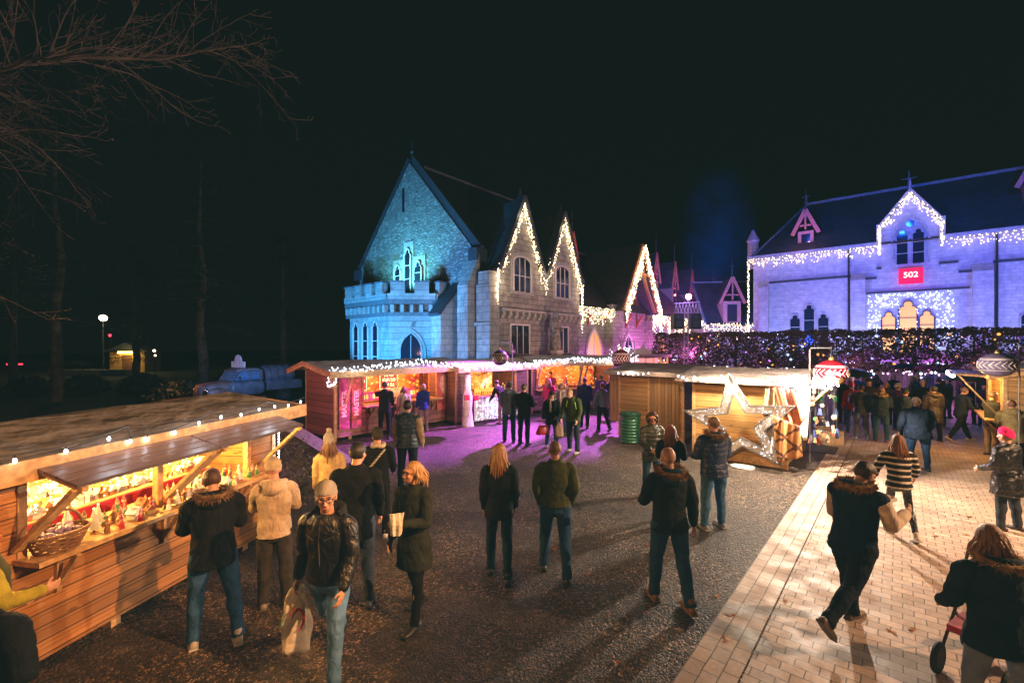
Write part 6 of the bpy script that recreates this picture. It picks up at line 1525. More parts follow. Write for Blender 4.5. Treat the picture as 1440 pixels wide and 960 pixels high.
    if zip_:
        m = MB(); m.tube([Up((0.0, .122, .98)), Up((0, .134, 1.1)), Up((0, .136, 1.25)), Up((0, .120, 1.38)), Up((0, .095, 1.46))], .007 * s, 5); 
        for zx in (-1, 1): m.tube([Up((zx * .05, .139, 1.30)), Up((zx * .13, .115, 1.33))], .006 * s, 5)
        m.build('zipper', plain('dull zip', (.12, .12, .12), .4, .6), t)
    # hood lying on the back
    if hood:
        hcol, fur = hood; m = MB()
        m.ball(Up((0, -.115, 1.435)), Vector((.125, .075, .095)) * s, 14, 10, M=ML); m.tube([Up((.12 * math.cos(a) , -.035 + .105 * math.sin(a), 1.485 - .02 * math.sin(a))) for a in [PI * (-.15 + 1.3 * i / 14) + PI * 1.0 - PI * .0 for i in range(15)]], .035 * s, 10)
        ho = m.build('hood', cm(hcol, kind if kind != 'leather' else 'cloth'), t, fix=True); REM.append((ho, vox * 1.2, 4, .012))
        if fur:
            m = MB(); rr = random.Random(5); N_ = 900 if lod == 0 else 260
            for i in range(N_):
                a = PI * (-.28 + 1.56 * rr.random()) + PI; c = Vector((.135 * math.cos(a), -.05 + .135 * math.sin(a), 1.505 - .03 * math.sin(a) * -1)); d = Vector((rr.gauss(0, 1), rr.gauss(0, 1), rr.gauss(0, 1))).normalized(); d.z -= .2
                p = Up(c + d * .022); m.blade(p, p + (ML @ d) * rr.uniform(.03, .06) * s, .0055 * s, d.orthogonal().normalized())
            m.tube([Up((.135 * math.cos(a), -.05 + .135 * math.sin(a), 1.505 + .03 * math.sin(a))) for a in [PI * (-.28 + 1.56 * i / 16) + PI for i in range(17)]], .026 * s, 8)
            m.build('fur_trim', plain('fur trim', fur, .9, var=.5, vs=20), t, fix=False)
    if scarf:
        m = MB(); m.tube([Up((.088 * math.cos(a), -.005 + .09 * math.sin(a), 1.49 + .015 * math.sin(3 * a))) for a in [2 * PI * i / 20 for i in range(21)]], .038 * s, 10); m.tube([Up((.03, .09, 1.48)), Up((.04, .142, 1.35)), Up((.03, .15, 1.12))], [.035 * s, .045 * s, .05 * s], 8, flat=.4)
        so_ = m.build('scarf', cm(scarf, 'fleece'), t, fix=True); REM.append((so_, vox * 1.1, 3, .015))
    # ---- hair
    style, hcol = hair
    rr = random.Random(len(label))
    if style != 'bald':
        m = MB(); nu, nv = 26, 18; R_ = Vector((.086, .107, .103)); C_ = Vector((0, -.013, .026))
        if style == 'buzz': R_ = Vector((.0805, .1015, .0975))
        if style in ('curly',): R_ = Vector((.115, .130, .125))
        vs = {}; b0 = len(m.v)
        for i in range(nv + 1):
            for j in range(nu):
                th = PI * i / nv; ph = 2 * PI * j / nu; d = Vector((math.sin(th) * math.sin(ph), math.sin(th) * math.cos(ph), math.cos(th)))
                k = 1 + (.04 if style != 'curly' else .16) * noise.noise(d * (4 if style != 'curly' else 7) + Vector((rr.random() * 0 + len(label), 0, 0)))
                m.v.append(tuple(Hd(C_ + Vector((d.x * R_.x, d.y * R_.y, d.z * R_.z)) * k)))
        for i in range(nv):
            for j in range(nu):
                th = PI * (i + .5) / nv; ph = 2 * PI * (j + .5) / nu; y = math.sin(th) * math.cos(ph); z = math.cos(th)
                low = (-.74 if style != 'buzz' else -.45) if y < .05 else (-.1 + (y - .05) * .9 if y < .45 else .42 + (y - .45) * .5)
                if style in ('long', 'curly', 'bob') and y < .35: low = -.8
                if z > low: j2 = (j + 1) % nu; m.f.append((b0 + i * nu + j, b0 + i * nu + j2, b0 + (i + 1) * nu + j2, b0 + (i + 1) * nu + j))
        if style in ('long', 'bob'):
            Ld = .30 if style == 'long' else .15
            for q in range(150 if lod == 0 else 60):
                ph = rr.uniform(R(80), R(280)); x0, y0 = math.sin(ph), math.cos(ph); p0 = Hd(C_ + Vector((x0 * .074, y0 * .090, rr.uniform(-.02, .05))))
                ll_ = Ld * rr.uniform(.7, 1.1) * s; sp = rr.uniform(.95, 1.25); back = Vector((x0 * .018 * sp, y0 * .02 * sp, 0)) * s; fl = Vector((rr.gauss(0, .012), rr.gauss(0, .012), 0)) * s
                if y0 < 0: back.y -= .012 * s
                back = Matrix.Rotation(-R(head[0] + twist), 3, 'Z') @ back
                pts = [p0, p0 + back * .8 - Vector((0, 0, ll_ * .33)), p0 + back * 1.4 + fl - Vector((0, 0, ll_ * .68)), p0 + back * 1.5 + fl * 1.5 - Vector((0, 0, ll_))]
                m.tube(pts, [.011 * s, .013 * s, .010 * s, .003 * s], 5, cap=False)
        if style == 'curly':
            for q in range(110): 
                d = Vector((rr.gauss(0, 1), rr.gauss(-.3, .8), rr.gauss(0, 1))).normalized(); m.ball(Hd(C_ + Vector((d.x * .115, d.y * .125 - .01, d.z * .12 - .02))), .026 * s, 6, 4)
        m.build('hair', hm(hcol), t, smooth=True, fix=False)
    if hat:
        hk, hc_ = hat; m = MB()
        def hring(z, rx, ry, y=-.012): return (z, rx, ry, y)
        prof = [(.018, .092, .112), (.05, .094, .114), (.052, .090, .110), (.09, .086, .104), (.125, .070, .086), (.145, .045, .055), (.152, .012, .015)] if hk in ('beanie', 'pompom', 'hood') else [(.03, .088, .108), (.07, .088, .108), (.11, .075, .09), (.128, .04, .05), (.132, .01, .012)]
        if hk == 'pompom': prof = [(.018, .094, .114), (.05, .096, .116), (.052, .092, .112), (.1, .088, .106), (.145, .068, .08), (.175, .04, .046), (.185, .012, .014)]
        nb_ = 20; bb = len(m.v)
        for (z, rx, ry) in prof:
            for i in range(nb_):
                a = 2 * PI * i / nb_; tz = z - .028 * (0 if hk == 'cap' else -math.sin(a) * (1 - (z / .2))) ; m.v.append(tuple(Hd((rx * math.cos(a), -.012 + ry * math.sin(a), tz * 1.0 + (.012 * math.sin(a))))))
        for k in range(len(prof) - 1):
            for i in range(nb_): j = (i + 1) % nb_; m.f.append((bb + k * nb_ + i, bb + k * nb_ + j, bb + (k + 1) * nb_ + j, bb + (k + 1) * nb_ + i))
        m.f.append(tuple(bb + (len(prof) - 1) * nb_ + i for i in range(nb_)))
        if hk == 'cap': m.add([Hd((-.07, .07, .045)), Hd((.07, .07, .045)), Hd((.05, .16, .035)), Hd((-.05, .16, .035)), Hd((-.07, .07, .055)), Hd((.07, .07, .055)), Hd((.05, .16, .043)), Hd((-.05, .16, .043))], [(0, 3, 2, 1), (4, 5, 6, 7), (0, 1, 5, 4), (1, 2, 6, 5), (2, 3, 7, 6), (3, 0, 4, 7)])
        ho = m.build('hat', cm(hc_, 'knit'), t, smooth=True)
        if hk == 'pompom': m = MB(); m.ball(Hd((0, -.012, .215)), .042 * s, 14, 10, fn=lambda d: 1 + .15 * noise.noise(d * 9)); m.build('pompom', cm(hc_, 'fleece'), ho, smooth=True)
    if lod < 2 and face_on:
        for sx in (-1, 1):
            m = MB(); m.ball(Hd((sx * .031, .080, .012)), Vector((.013, .007, .0065)) * s, 8, 6, M=MHW); m.build('eye', EYE, t, smooth=True)
            m = MB(); m.tube([Hd((sx * .014, .097, .034)), Hd((sx * .034, .096, .040)), Hd((sx * .052, .082, .034))], .0035 * s, 5); m.build('eyebrow', hm(hcol if style != 'bald' else (.1, .06, .04)), t)
        m = MB(); m.ball(Hd((0, .094, -.062)), Vector((.022, .006, .006)) * s, 10, 6, M=MHW); m.build('mouth', LIP, t, smooth=True)
        if glasses:
            m = MB()
            for sx in (-1, 1):
                m.tube([Hd((sx * .034 + .025 * math.cos(a), .104, .010 + .019 * math.sin(a))) for a in [2 * PI * i / 14 for i in range(15)]], .003 * s, 5); m.tube([Hd((sx * .060, .102, .014)), Hd((sx * .082, .0, .01))], .0025 * s, 5)
            m.tube([Hd((-.01, .106, .012)), Hd((.01, .106, .012))], .003 * s, 5); m.build('glasses', plain('spectacle frame', (.03, .01, .01), .3, bstr=0), t)
    return t, Up, arms, s
BLK = (.006, .0065, .008); NVY = (.012, .022, .05); DJ = (.03, .085, .21); J2 = (.05, .11, .22)
STAND = dict(ll=(2, 3, 3), rl=(-2, 3, 3))
def walk(a=18): return dict(ll=(a, 2, 6), rl=(-a * .8, 2, 14), la=(-12, 6, 16, 0), ra=(14, 6, 20, 0))
def walk2(a=18): return dict(rl=(a, 2, 6), ll=(-a * .8, 2, 14), ra=(-12, 6, 16, 0), la=(14, 6, 20, 0))
hip_pock = (-8, 16, 38, 8)
# --- foreground
person('person in black fur-hooded coat and jeans with white striped trainers at the left stall', D(300, 4.6), -36, 1.76, 1.14, lean=7, head=(-10, 20), la=(26, 9, 74, 40), ra=(22, 10, 66, 36), ll=(6, 5, 6), rl=(-8, 8, 4), top=(BLK, 'cloth'), hem=.80, pants=(DJ, 'denim'), legw=1.1, shoes=(.55, .53, .5), sole=(.7, .7, .68), hair=('short', (.06, .025, .012)), hood=(BLK, (.16, .09, .04)))
person('woman in cream beanie and cream fleece with dark trousers by the left stall', D(386, 5.25), -25, 1.69, 1.0, lean=2, la=(30, 10, 60, 20), ra=(22, 14, 55, 10), top=((.55, .43, .32), 'fleece'), hem=.86, pants=((.045, .04, .035), 'cloth'), legw=1.2, shoes=(.3, .28, .25), hair=('bald', (.2, .1, .05)), hat=('beanie', (.5, .4, .28)), hood=((.55, .43, .32), None), head=(-18, 16), ll=(6, 2, 10), rl=(-4, 4, 2))
person('woman in grey pompom hat with brown hair and pale yellow jacket', D(463, 6.95), -20, 1.62, .95, top=((.50, .38, .20), 'fleece'), hair=('long', (.13, .055, .02)), hat=('pompom', (.35, .32, .28)), head=(-10, 5), pants=(BLK, 'cloth'), **STAND)
person('tall broad man in plain black coat behind the leather jacket man', D(500, 5.35), -12, 1.86, 1.12, la=(20, 12, 60, 15), ra=(8, 10, 20, 0), top=(BLK, 'cloth'), hem=.72, pants=((.10, .13, .19), 'denim'), shoes=(.09, .1, .14), hair=('short', (.02, .014, .01)), head=(28, 8), lean=3, ll=(8, 3, 6), rl=(-6, 4, 4))
p6 = person('person in black beanie and black coat with a striped bag strap', D(532, 7.2), -5, 1.68, 1.05, la=(10, 10, 20, 0), ra=(14, 10, 40, 10), top=(BLK, 'cloth'), hem=.78, pants=(BLK, 'cloth'), shoes=(.5, .48, .45), hat=('beanie', (.035, .03, .022)), hair=('short', (.03, .02, .01)), scarf=(.5, .42, .3), head=(-30, 10), ll=(4, 3, 12), rl=(-4, 3, 2))
m = MB(); m.tube([p6[1]((.13, -.09, 1.44)), p6[1]((.04, -.145, 1.33)), p6[1]((-.10, -.15, 1.16))], .02, 6, flat=.5); m.build('bag_strap', fabric('striped strap', (.03, .03, .03), stripes=(.022, .5, (.7, .65, .55), 0)), p6[0])
p7 = person('man in grey beanie, glasses and black leather jacket carrying a plastic bag', D(462, 4.1), 189, 1.80, 1.08, lean=3, la=(8, 14, 28, 6), ra=(-6, 15, 14, -4), ll=(14, 3, 8), rl=(-22, 4, 22), head=(-26, 2), collar=False, top=((.009, .009, .010), 'leather'), hem=.90, pants=((.10, .21, .40), 'denim'), legw=1.05, shoes=(.02, .02, .02), hat=('beanie', (.30, .28, .26)), hair=('buzz', (.06, .04, .025)), face_on=True, glasses=True, zip_=True, hood=((.02, .02, .02), None))
p8 = person('blonde woman in glasses and long dark coat holding a white paper bag', D(582, 4.95), 208, 1.75, 1.0, la=(12, 8, 88, 32), ra=(2, 14, 14, 0), ll=(10, 2, 4), rl=(-12, 3, 12), head=(22, -2), top=((.02, .024, .018), 'cloth'), hem=.62, flare=1.15, pants=(BLK, 'cloth'), legw=.9, shoes=(.02, .02, .02), hair=('bob', (.38, .22, .09)), face_on=True, glasses=True)
p9 = person('man seen from behind in dark navy vest with beige sleeves', D(573, 9.5), 5, 1.86, 1.12, la=(4, 14, 24, 0), ra=(2, 14, 18, 0), top=((.02, .035, .06), 'puffer'), sleeve=((.42, .28, .18), 'fleece'), vest=True, hem=.84, pants=((.015, .02, .035), 'denim'), hair=('short', (.02, .012, .008)), **STAND)
person('woman with long blonde hair in black coat and dark flared trousers from behind', D(702, 5.9), 0, 1.74, .98, la=(-2, 8, 22, 4), ra=(-2, 9, 26, 4), ll=(9, 2, 2), rl=(-8, 2, 10), top=(BLK, 'cloth'), hem=.80, flare=1.05, pants=((.012, .03, .06), 'denim'), legw=1.02, shoes=(.04, .05, .06), hair=('long', (.30, .15, .05)), head=(4, 0))
person('man in olive green bomber jacket and blue jeans walking away', D(781, 5.95), 4, 1.77, 1.08, la=(-12, 11, 42, 14), ra=(-10, 13, 46, 14), ll=(12, 4, 4), rl=(-12, 3, 14), top=((.085, .095, .025), 'cloth'), hem=.93, pants=((.035, .09, .2), 'denim'), shoes=(.03, .025, .02), hair=('buzz', (.22, .12, .06)), head=(-14, 6))
person('bald man in dark quilted jacket with navy hood and brown shoes', D(941, 5.3), -6, 1.83, 1.12, la=(18, 14, 50, 20), ra=(-6, 15, 10, 0), ll=(9, 2, 3), rl=(-10, 2, 12), top=((.014, .016, .018), 'cloth'), hem=.84, pants=(DJ, 'denim'), shoes=(.25, .12, .04), sole=(.35, .2, .1), hair=('bald', (.1, .06, .04)), hood=((.012, .035, .07), (.22, .11, .03)), head=(0, 8))
person('woman with dark curly hair in dark green parka facing the yard', D(917, 9.05), 172, 1.66, 1.05, la=(10, 14, 55, 25), ra=(10, 14, 55, 25), top=((.02, .028, .018), 'puffer'), hem=.76, pants=((.04, .1, .2), 'denim'), hair=('curly', (.045, .015, .008)), face_on=True, lod=0, head=(10, 5), **STAND)
person('woman with auburn hair and black coat turned away beside the parka woman', D(943, 7.85), 25, 1.63, 1.0, la=(20, 12, 70, 20), ra=(20, 12, 70, 20), top=(BLK, 'cloth'), hem=.80, pants=(BLK, 'denim'), hair=('long', (.16, .045, .02)), **STAND)
person('man with cropped hair in navy puffer jacket looking at the white star', D(1004, 7.45), -8, 1.84, 1.1, la=(14, 12, 60, 20), ra=(12, 14, 40, 12), ll=(2, 4, 2), rl=(8, 5, 10), top=((.012, .03, .11), 'puffer'), hem=.84, pants=((.07, .17, .34), 'denim'), shoes=(.35, .36, .38), sole=(.6, .6, .6), hair=('buzz', (.16, .09, .045)), hood=((.02, .035, .085), (.26, .15, .08)), head=(-4, 0))
p16 = person('man in navy padded vest with fur hood and cream sleeves eating while walking', D(1200, 4.78), 68, 1.84, 1.18, lean=8, la=(18, 12, 95, 20), ra=(30, 10, 88, 6), ll=(18, 3, 6), rl=(-34, 3, 24), head=(14, 24), top=((.008, .022, .06), 'cloth'), sleeve=((.78, .64, .50), 'fleece'), vest=True, hem=.84, pants=((.008, .010, .018), 'cloth'), legw=1.15, shoes=(.16, .10, .06), sole=(.1, .08, .06), hair=('short', (.05, .025, .012)), hood=((.01, .025, .055), (.30, .17, .06)), face_on=True)
person('woman in black and white striped jumper with copper hair walking away', D(1264, 7.15), 22, 1.62, .98, la=(6, 34, 8, -6), ra=(24, 26, 24, 0), ll=(16, 2, 4), rl=(-10, 4, 20), lean=3, top=((.02, .018, .018), 'knit'), stripes=(.092, .34, (.62, .55, .46), .03), hem=.86, flare=1.05, pants=((.012, .013, .016), 'shiny'), legw=.82, shoes=(.6, .55, .5), sole=(.6, .58, .55), hair=('long', (.20, .075, .025)))
person('person in glossy black puffer coat with hot pink beanie at the right edge', D(1416, 7.4), -14, 1.64, 1.16, la=(4, 16, 60, 15), ra=(10, 14, 50, 10), top=((.010, .011, .013), 'shiny'), hem=.62, flare=1.1, pants=((.035, .04, .05), 'denim'), shoes=(.06, .03, .02), hair=('bald', (.1, .05, .03)), hat=('beanie', (.85, .02, .16)), ll=(2, 3, 3), rl=(-3, 3, 3))
person('woman with auburn blonde hair in dark fur-hooded parka at the bottom right corner', D(1404, 3.42), 8, 1.64, 1.2, lean=4, la=(8, 20, 55, 20), ra=(8, 16, 50, 20), ll=(5, 7, 4), rl=(-5, 7, 6), top=((.012, .02, .032), 'cloth'), hem=.80, flare=1.1, pants=((.22, .28, .38), 'denim'), legw=1.05, shoes=(.03, .03, .04), hair=('bob', (.28, .13, .05)), hood=((.014, .022, .034), (.40, .24, .10)), head=(15, 12))
person('broad man in navy jacket with grey hair standing before the crowd', D(1291, 10.9), 14, 1.76, 1.38, lean=6, la=(6, 18, 30, 10), ra=(4, 20, 40, 12), top=((.012, .022, .045), 'cloth'), hem=.78, flare=1.1, pants=((.02, .05, .12), 'denim'), hair=('short', (.28, .2, .13)), head=(30, 8), lod=0, **STAND)
person('person in mustard green jacket leaning in at the bottom left edge', Vector((-4.0, 3.40, 0)), 20, 1.66, 1.05, la=(16, 8, 40, 10), ra=(14, 8, 72, 10), top=((.35, .30, .03), 'cloth'), hem=.8, pants=((.12, .11, .03), 'cloth'), hair=('curly', (.35, .09, .02)), scarf=(.08, .09, .05), **STAND)
person('person in black puffer with elbow out at the bottom left corner', Vector((-3.10, 2.62, 0)), -10, 1.72, 1.15, la=(10, 20, 50, 10), ra=(-14, 26, 95, 70), top=(BLK, 'cloth'), hem=.8, pants=(BLK, 'cloth'), hair=('short', (.05, .03, .02)), **STAND)
# --- middle distance
person('couple man in dark green jacket and khaki trousers facing the right stall', D(1395, 12.3), 95, 1.76, 1.05, la=(20, 8, 80, 20), ra=(20, 8, 80, 20), top=((.03, .035, .03), 'cloth'), hem=.80, pants=((.30, .23, .14), 'cloth'), hair=('short', (.12, .08, .05)), head=(0, 12), lod=1, face_on=True, **STAND)
person('person in beige olive coat with hood at the right edge stall counter', D(1424, 11.0), 35, 1.68, 1.12, la=(30, 10, 60, 10), ra=(30, 10, 60, 10), top=((.25, .19, .08), 'cloth'), hem=.7, flare=1.1, pants=(BLK, 'cloth'), hair=('short', (.16, .07, .03)), hood=((.25, .19, .08), None), lod=1, lean=6, **STAND)
person('man in black reaching up at the snack stall counter', D(541, 14.6), -8, 1.84, 1.05, la=(70, 22, 30, -10), ra=(15, 10, 40, 10), top=(BLK, 'cloth'), pants=(BLK, 'denim'), hair=('short', (.02, .013, .01)), lod=1, **STAND)
person('person in pale blouse with reddish hair at the snack stall', D(568, 15.2), -14, 1.62, .95, top=((.5, .38, .36), 'cloth'), pants=((.1, .05, .08), 'cloth'), hair=('bob', (.22, .05, .03)), lod=1, **STAND)
person('person in royal blue jacket and pale trousers right of the snack counter', D(595, 15.9), -30, 1.66, 1.0, top=((.02, .04, .2), 'cloth'), pants=((.4, .33, .36), 'cloth'), hair=('bob', (.36, .2, .08)), lod=1, shoes=(.5, .48, .45), **STAND)
person('snack seller in white top inside the snack stall', W1(3.0, 1.05), 150, 1.68, .95, la=(25, 10, 60, 10), ra=(25, 10, 60, 10), top=((.7, .6, .5), 'cloth'), hair=('short', (.4, .25, .12)), pants=(BLK, 'cloth'), lod=1, face_on=True, **STAND)
person('man in blue grey hoodie with jeans beside the white light net', D(716, 14.1), 8, 1.88, 1.1, la=(6, 10, 40, 15), ra=(6, 10, 30, 10), top=((.10, .14, .19), 'fleece'), pants=((.03, .08, .16), 'denim'), hair=('short', (.04, .025, .015)), hood=((.10, .14, .19), None), lod=1, **STAND)
person('man in black coat and jeans right of the grey hoodie man', D(737, 13.75), 30, 1.84, 1.1, la=(10, 8, 30, 10), ra=(15, 10, 80, 10), top=(BLK, 'cloth'), pants=((.015, .05, .09), 'denim'), hair=('short', (.08, .05, .03)), lod=1, **STAND)
person('person in black jersey leaning over the cream draped stall counter', D(706, 17.3), -42, 1.74, .95, lean=28, la=(40, 10, 30, 0), ra=(40, 10, 30, 0), top=(BLK, 'cloth'), pants=((.3, .2, .22), 'cloth'), hair=('short', (.03, .02, .01)), lod=1, **STAND)
person('woman in crimson coat at the wide orange stall', D(772, 18.2), 8, 1.66, 1.0, top=((.55, .02, .12), 'cloth'), hem=.7, pants=(BLK, 'cloth'), hair=('long', (.5, .3, .2)), lod=1, **STAND)
person('seller in wine apron and tall cap inside the wide orange stall', W3(1.4, .8), 175, 1.76, 1.0, la=(20, 10, 60, 10), ra=(20, 10, 60, 10), top=((.3, .05, .12), 'cloth'), hair=('short', (.05, .03, .02)), hat=('cap', (.05, .03, .06)), lod=1, face_on=True, **STAND)
p31 = person('woman in black coat with pale scarf holding a red handbag', D(776, 13.2), 186, 1.70, 1.0, la=(10, 10, 50, 20), ra=(4, 14, 30, 0), ll=(8, 4, 4), rl=(-8, 5, 10), top=(BLK, 'cloth'), hem=.74, pants=((.05, .12, .2), 'denim'), shoes=(.5, .45, .42), hat=('beanie', (.03, .02, .02)), hair=('long', (.08, .04, .02)), scarf=(.55, .45, .36), head=(0, 22), lod=1, face_on=True)
p32 = person('man in dark green jacket with lime zips bending towards the handbag woman', D(806, 12.75), 215, 1.86, 1.1, lean=12, la=(8, 12, 30, 10), ra=(18, 8, 30, 10), ll=(6, 4, 4), rl=(-4, 4, 4), top=((.05, .07, .025), 'cloth'), hem=.84, pants=((.02, .03, .05), 'denim'), shoes=(.4, .38, .36), hair=('buzz', (.3, .17, .08)), head=(0, 26), lod=1, face_on=True)
m = MB(); m.tube([p32[1]((.05, .13, 1.42)), p32[1]((.10, .14, 1.26))], .012, 5); m.tube([p32[1]((-.15, .1, 1.38)), p32[1]((-.17, .1, 1.2))], .012, 5); m.build('zipper', plain('lime zip', (.35, .8, .08), .4), p32[0])
person('man in navy jacket walking past the wide orange stall', D(822, 16.6), 15, 1.84, 1.05, top=((.02, .03, .07), 'cloth'), pants=(BLK, 'denim'), hair=('buzz', (.2, .12, .08)), lod=1, **walk(10))
person('woman in grey knitted jumper and black trousers with hair tied up', D(847, 15.9), -12, 1.70, .98, la=(2, 18, 20, 0), ra=(2, 18, 20, 0), top=((.12, .15, .17), 'knit'), hem=.88, pants=(BLK, 'cloth'), legw=1.2, hair=('short', (.12, .05, .03)), lod=1, ll=(4, 3, 2), rl=(-14, 3, 24))
person('man in dark coat half hidden behind the grey jumper woman', D(859, 18.3), -20, 1.76, 1.0, top=((.04, .03, .06), 'cloth'), hair=('short', (.25, .15, .1)), lod=1, **STAND)
person('woman in cream scarf standing behind the handbag couple', D(790, 15.4), 190, 1.72, .95, top=((.3, .26, .28), 'cloth'), scarf=(.6, .5, .45), hair=('bob', (.4, .25, .15)), lod=1, face_on=True, **STAND)
person('shopper in dark purple coat at the right end of the wide orange stall', D(845, 20.0), 5, 1.7, 1.0, top=((.08, .02, .1), 'cloth'), hair=('short', (.1, .05, .03)), lod=2, **STAND)
# --- right crowd
person('man in ribbed black puffer and grey jeans standing near the red bauble', D(1211, 14.5), 20, 1.76, 1.08, la=(30, 12, 110, 10), ra=(6, 10, 20, 0), top=((.035, .04, .055), 'puffer'), hem=.86, pants=((.17, .19, .26), 'denim'), shoes=(.45, .43, .42), hair=('short', (.05, .03, .02)), lod=1, **STAND)
person('person with red hood up beside the ribbed puffer man', D(1198, 15.6), 10, 1.74, 1.05, top=((.35, .012, .03), 'cloth'), hat=('beanie', (.35, .012, .03)), hair=('short', (.05, .03, .02)), lod=2, **STAND)
person('man in navy parka with sandy fur hood, jeans and red shoes', D(1239, 14.1), 25, 1.72, 1.15, la=(8, 10, 30, 10), ra=(8, 10, 60, 20), top=((.03, .05, .085), 'cloth'), hem=.82, pants=((.05, .12, .2), 'denim'), shoes=(.3, .06, .05), hair=('short', (.16, .09, .05)), hood=((.03, .05, .085), (.40, .25, .10)), head=(50, 0), lod=1, **STAND)
person('person in dark cap and grey jacket behind the broad navy man', D(1273, 13.8), 60, 1.70, 1.1, top=((.04, .06, .08), 'cloth'), hat=('cap', (.02, .03, .05)), hair=('short', (.05, .03, .02)), lod=1, pants=(BLK, 'cloth'), **STAND)
person('person in long brown leather coat right of the broad navy man', D(1313, 14.2), 12, 1.74, 1.15, top=((.035, .025, .022), 'leather'), hem=.6, flare=1.15, pants=(BLK, 'cloth'), hair=('short', (.04, .03, .02)), hood=((.04, .03, .03), (.25, .17, .1)), lod=1, **STAND)
person('man in navy jacket striding right in pale shoes, hands before him', D(1351, 14.3), 95, 1.78, 1.05, lean=6, la=(18, 8, 60, 15), ra=(16, 8, 66, 10), ll=(26, 2, 4), rl=(-24, 2, 14), top=((.02, .028, .045), 'cloth'), hem=.84, pants=((.015, .016, .02), 'denim'), shoes=(.6, .5, .42), sole=(.7, .6, .5), hair=('short', (.12, .07, .05)), head=(0, 10), lod=1, face_on=True)
cr = [(1186, 17.5), (1206, 19), (1222, 16.4), (1246, 17.2), (1262, 16.0), (1284, 17.6), (1298, 16.2), (1320, 16.8), (1334, 18.6), (1364, 17.2), (1384, 16.6), (1398, 18.8), (1256, 20.5), (1290, 20.5), (1330, 21), (1376, 20.5), (1182, 21), (1408, 15.8), (1232, 22), (1308, 22.5), (1350, 22.5), (1392, 22)]
cl = ['black', 'dark blue', 'brown', 'grey', 'plum', 'olive']; cc = [BLK, (.02, .035, .08), (.04, .028, .02), (.04, .045, .055), (.07, .02, .06), (.05, .055, .02)]
hn = ['dark hair', 'fair hair', 'a dark beanie', 'a pale beanie', 'a raised hood']; nbm = ['nearest the umbrellas', 'deep in the crowd', 'near the big navy umbrella', 'under the hedge bulbs']
for i, (px, Y) in enumerate(cr):
    k = i % 6; h_ = (i * 2 + i // 5) % 5
    kw = dict(hair=('short', (.03, .02, .01)) if h_ != 1 else ('bob', (.35, .2, .08)))
    if h_ == 2: kw['hat'] = ('beanie', (.02, .02, .03))
    if h_ == 3: kw['hat'] = ('beanie', (.4, .38, .35))
    if h_ == 4: kw['hat'] = ('beanie', cc[k])
    where = 'left of the blue umbrella' if px < 1228 else ('below the magenta umbrella' if px < 1312 else ('left of the large navy umbrella' if px < 1360 else 'under the large navy umbrella'))
    person('%s coated crowd member with %s, %s, %s row' % (cl[k], hn[h_], where, 'front' if Y < 17 else ('middle' if Y < 19.5 else 'back')), D(px, Y), rng.uniform(0, 360), rng.uniform(1.6, 1.86), rng.uniform(.95, 1.15), top=(cc[k], 'cloth'), pants=((.02, .025, .035), 'cloth'), lod=2, group='people in the crowd by the hedge', la=(rng.uniform(0, 30), 10, rng.uniform(10, 80), 10), ra=(rng.uniform(0, 30), 10, rng.uniform(10, 80), 10), **kw)
# ---- things people carry
def hand_pos(p, side):
    t, Up, arms, s = p; sh, el, wr, d2, sd = arms[0 if side < 0 else 1]; q = Up(wr + d2 * .09); bpy.context.view_layer.update(); return t.matrix_world @ q
bpy.context.view_layer.update()
q = hand_pos(p7, 1)
pb = thing('plastic_bag', 'white plastic carrier bag with a red ring held by the leather jacket man', 'bag', q, R(25))
def bagm(H_, w0, w1, d_, seed, crump=.02):
    m = MB(); n = 22; k = 14
    for j in range(k + 1):
        z = -H_ * j / k; f = j / k; w_ = w0 + (w1 - w0) * min(1, f * 2.2); dd = d_ * (.25 + .75 * min(1, f * 2))
        for i in range(n):
            a = 2 * PI * i / n; c, s_ = math.cos(a), math.sin(a); kx = math.copysign(abs(c) ** .6, c); ky = math.copysign(abs(s_) ** .6, s_); nn = noise.noise((c * 2 + seed, s_ * 2, z * 5)) * crump
            m.v.append((kx * (w_ / 2 + nn), ky * (dd / 2 + nn * .8), z))
    for j in range(k):
        for i in range(n): i2 = (i + 1) % n; m.f.append((j * n + i, j * n + i2, (j + 1) * n + i2, (j + 1) * n + i))
    m.f.append(tuple(range(n))); m.f.append(tuple(k * n + i for i in reversed(range(n)))); return m
bagm(.58, .10, .24, .12, 3, .05).build('bag_body', plain('white plastic', (.68, .62, .54), .35, bs=10, bd=.03, bstr=.8), pb, smooth=True)
m = MB(); m.tube([(.06 * math.cos(a), -.085, -.26 + .10 * math.sin(a)) for a in [PI * (.55 + 1.35 * i / 16) - PI for i in range(17)]], [.004 + .013 * math.sin(PI * i / 16) for i in range(17)], 6, flat=.5); m.build('red_ring', plain('red print', (.5, .02, .03), .4, bstr=0), pb)
m = MB(); m.add([(-.13, -.04, -.22), (-.135, .0, -.26), (-.135, -.0, -.36), (-.13, -.05, -.34)], [(0, 1, 2, 3)]); m.build('green_mark', plain('green print', (.03, .35, .12), .4, bstr=0), pb)
q = hand_pos(p8, -1)
pb = thing('paper_bag', 'crumpled white paper bag held at the chest of the blonde woman in glasses', 'bag', q + Vector((.03, -.04, .13)), R(20)); bagm(.22, .13, .09, .05, 9, .03).build('paper_body', plain('white paper', (.62, .58, .52), .7, bs=14, bd=.03, bstr=.9), pb, smooth=False)
q = hand_pos(p16, -1); q2 = hand_pos(p16, 1)
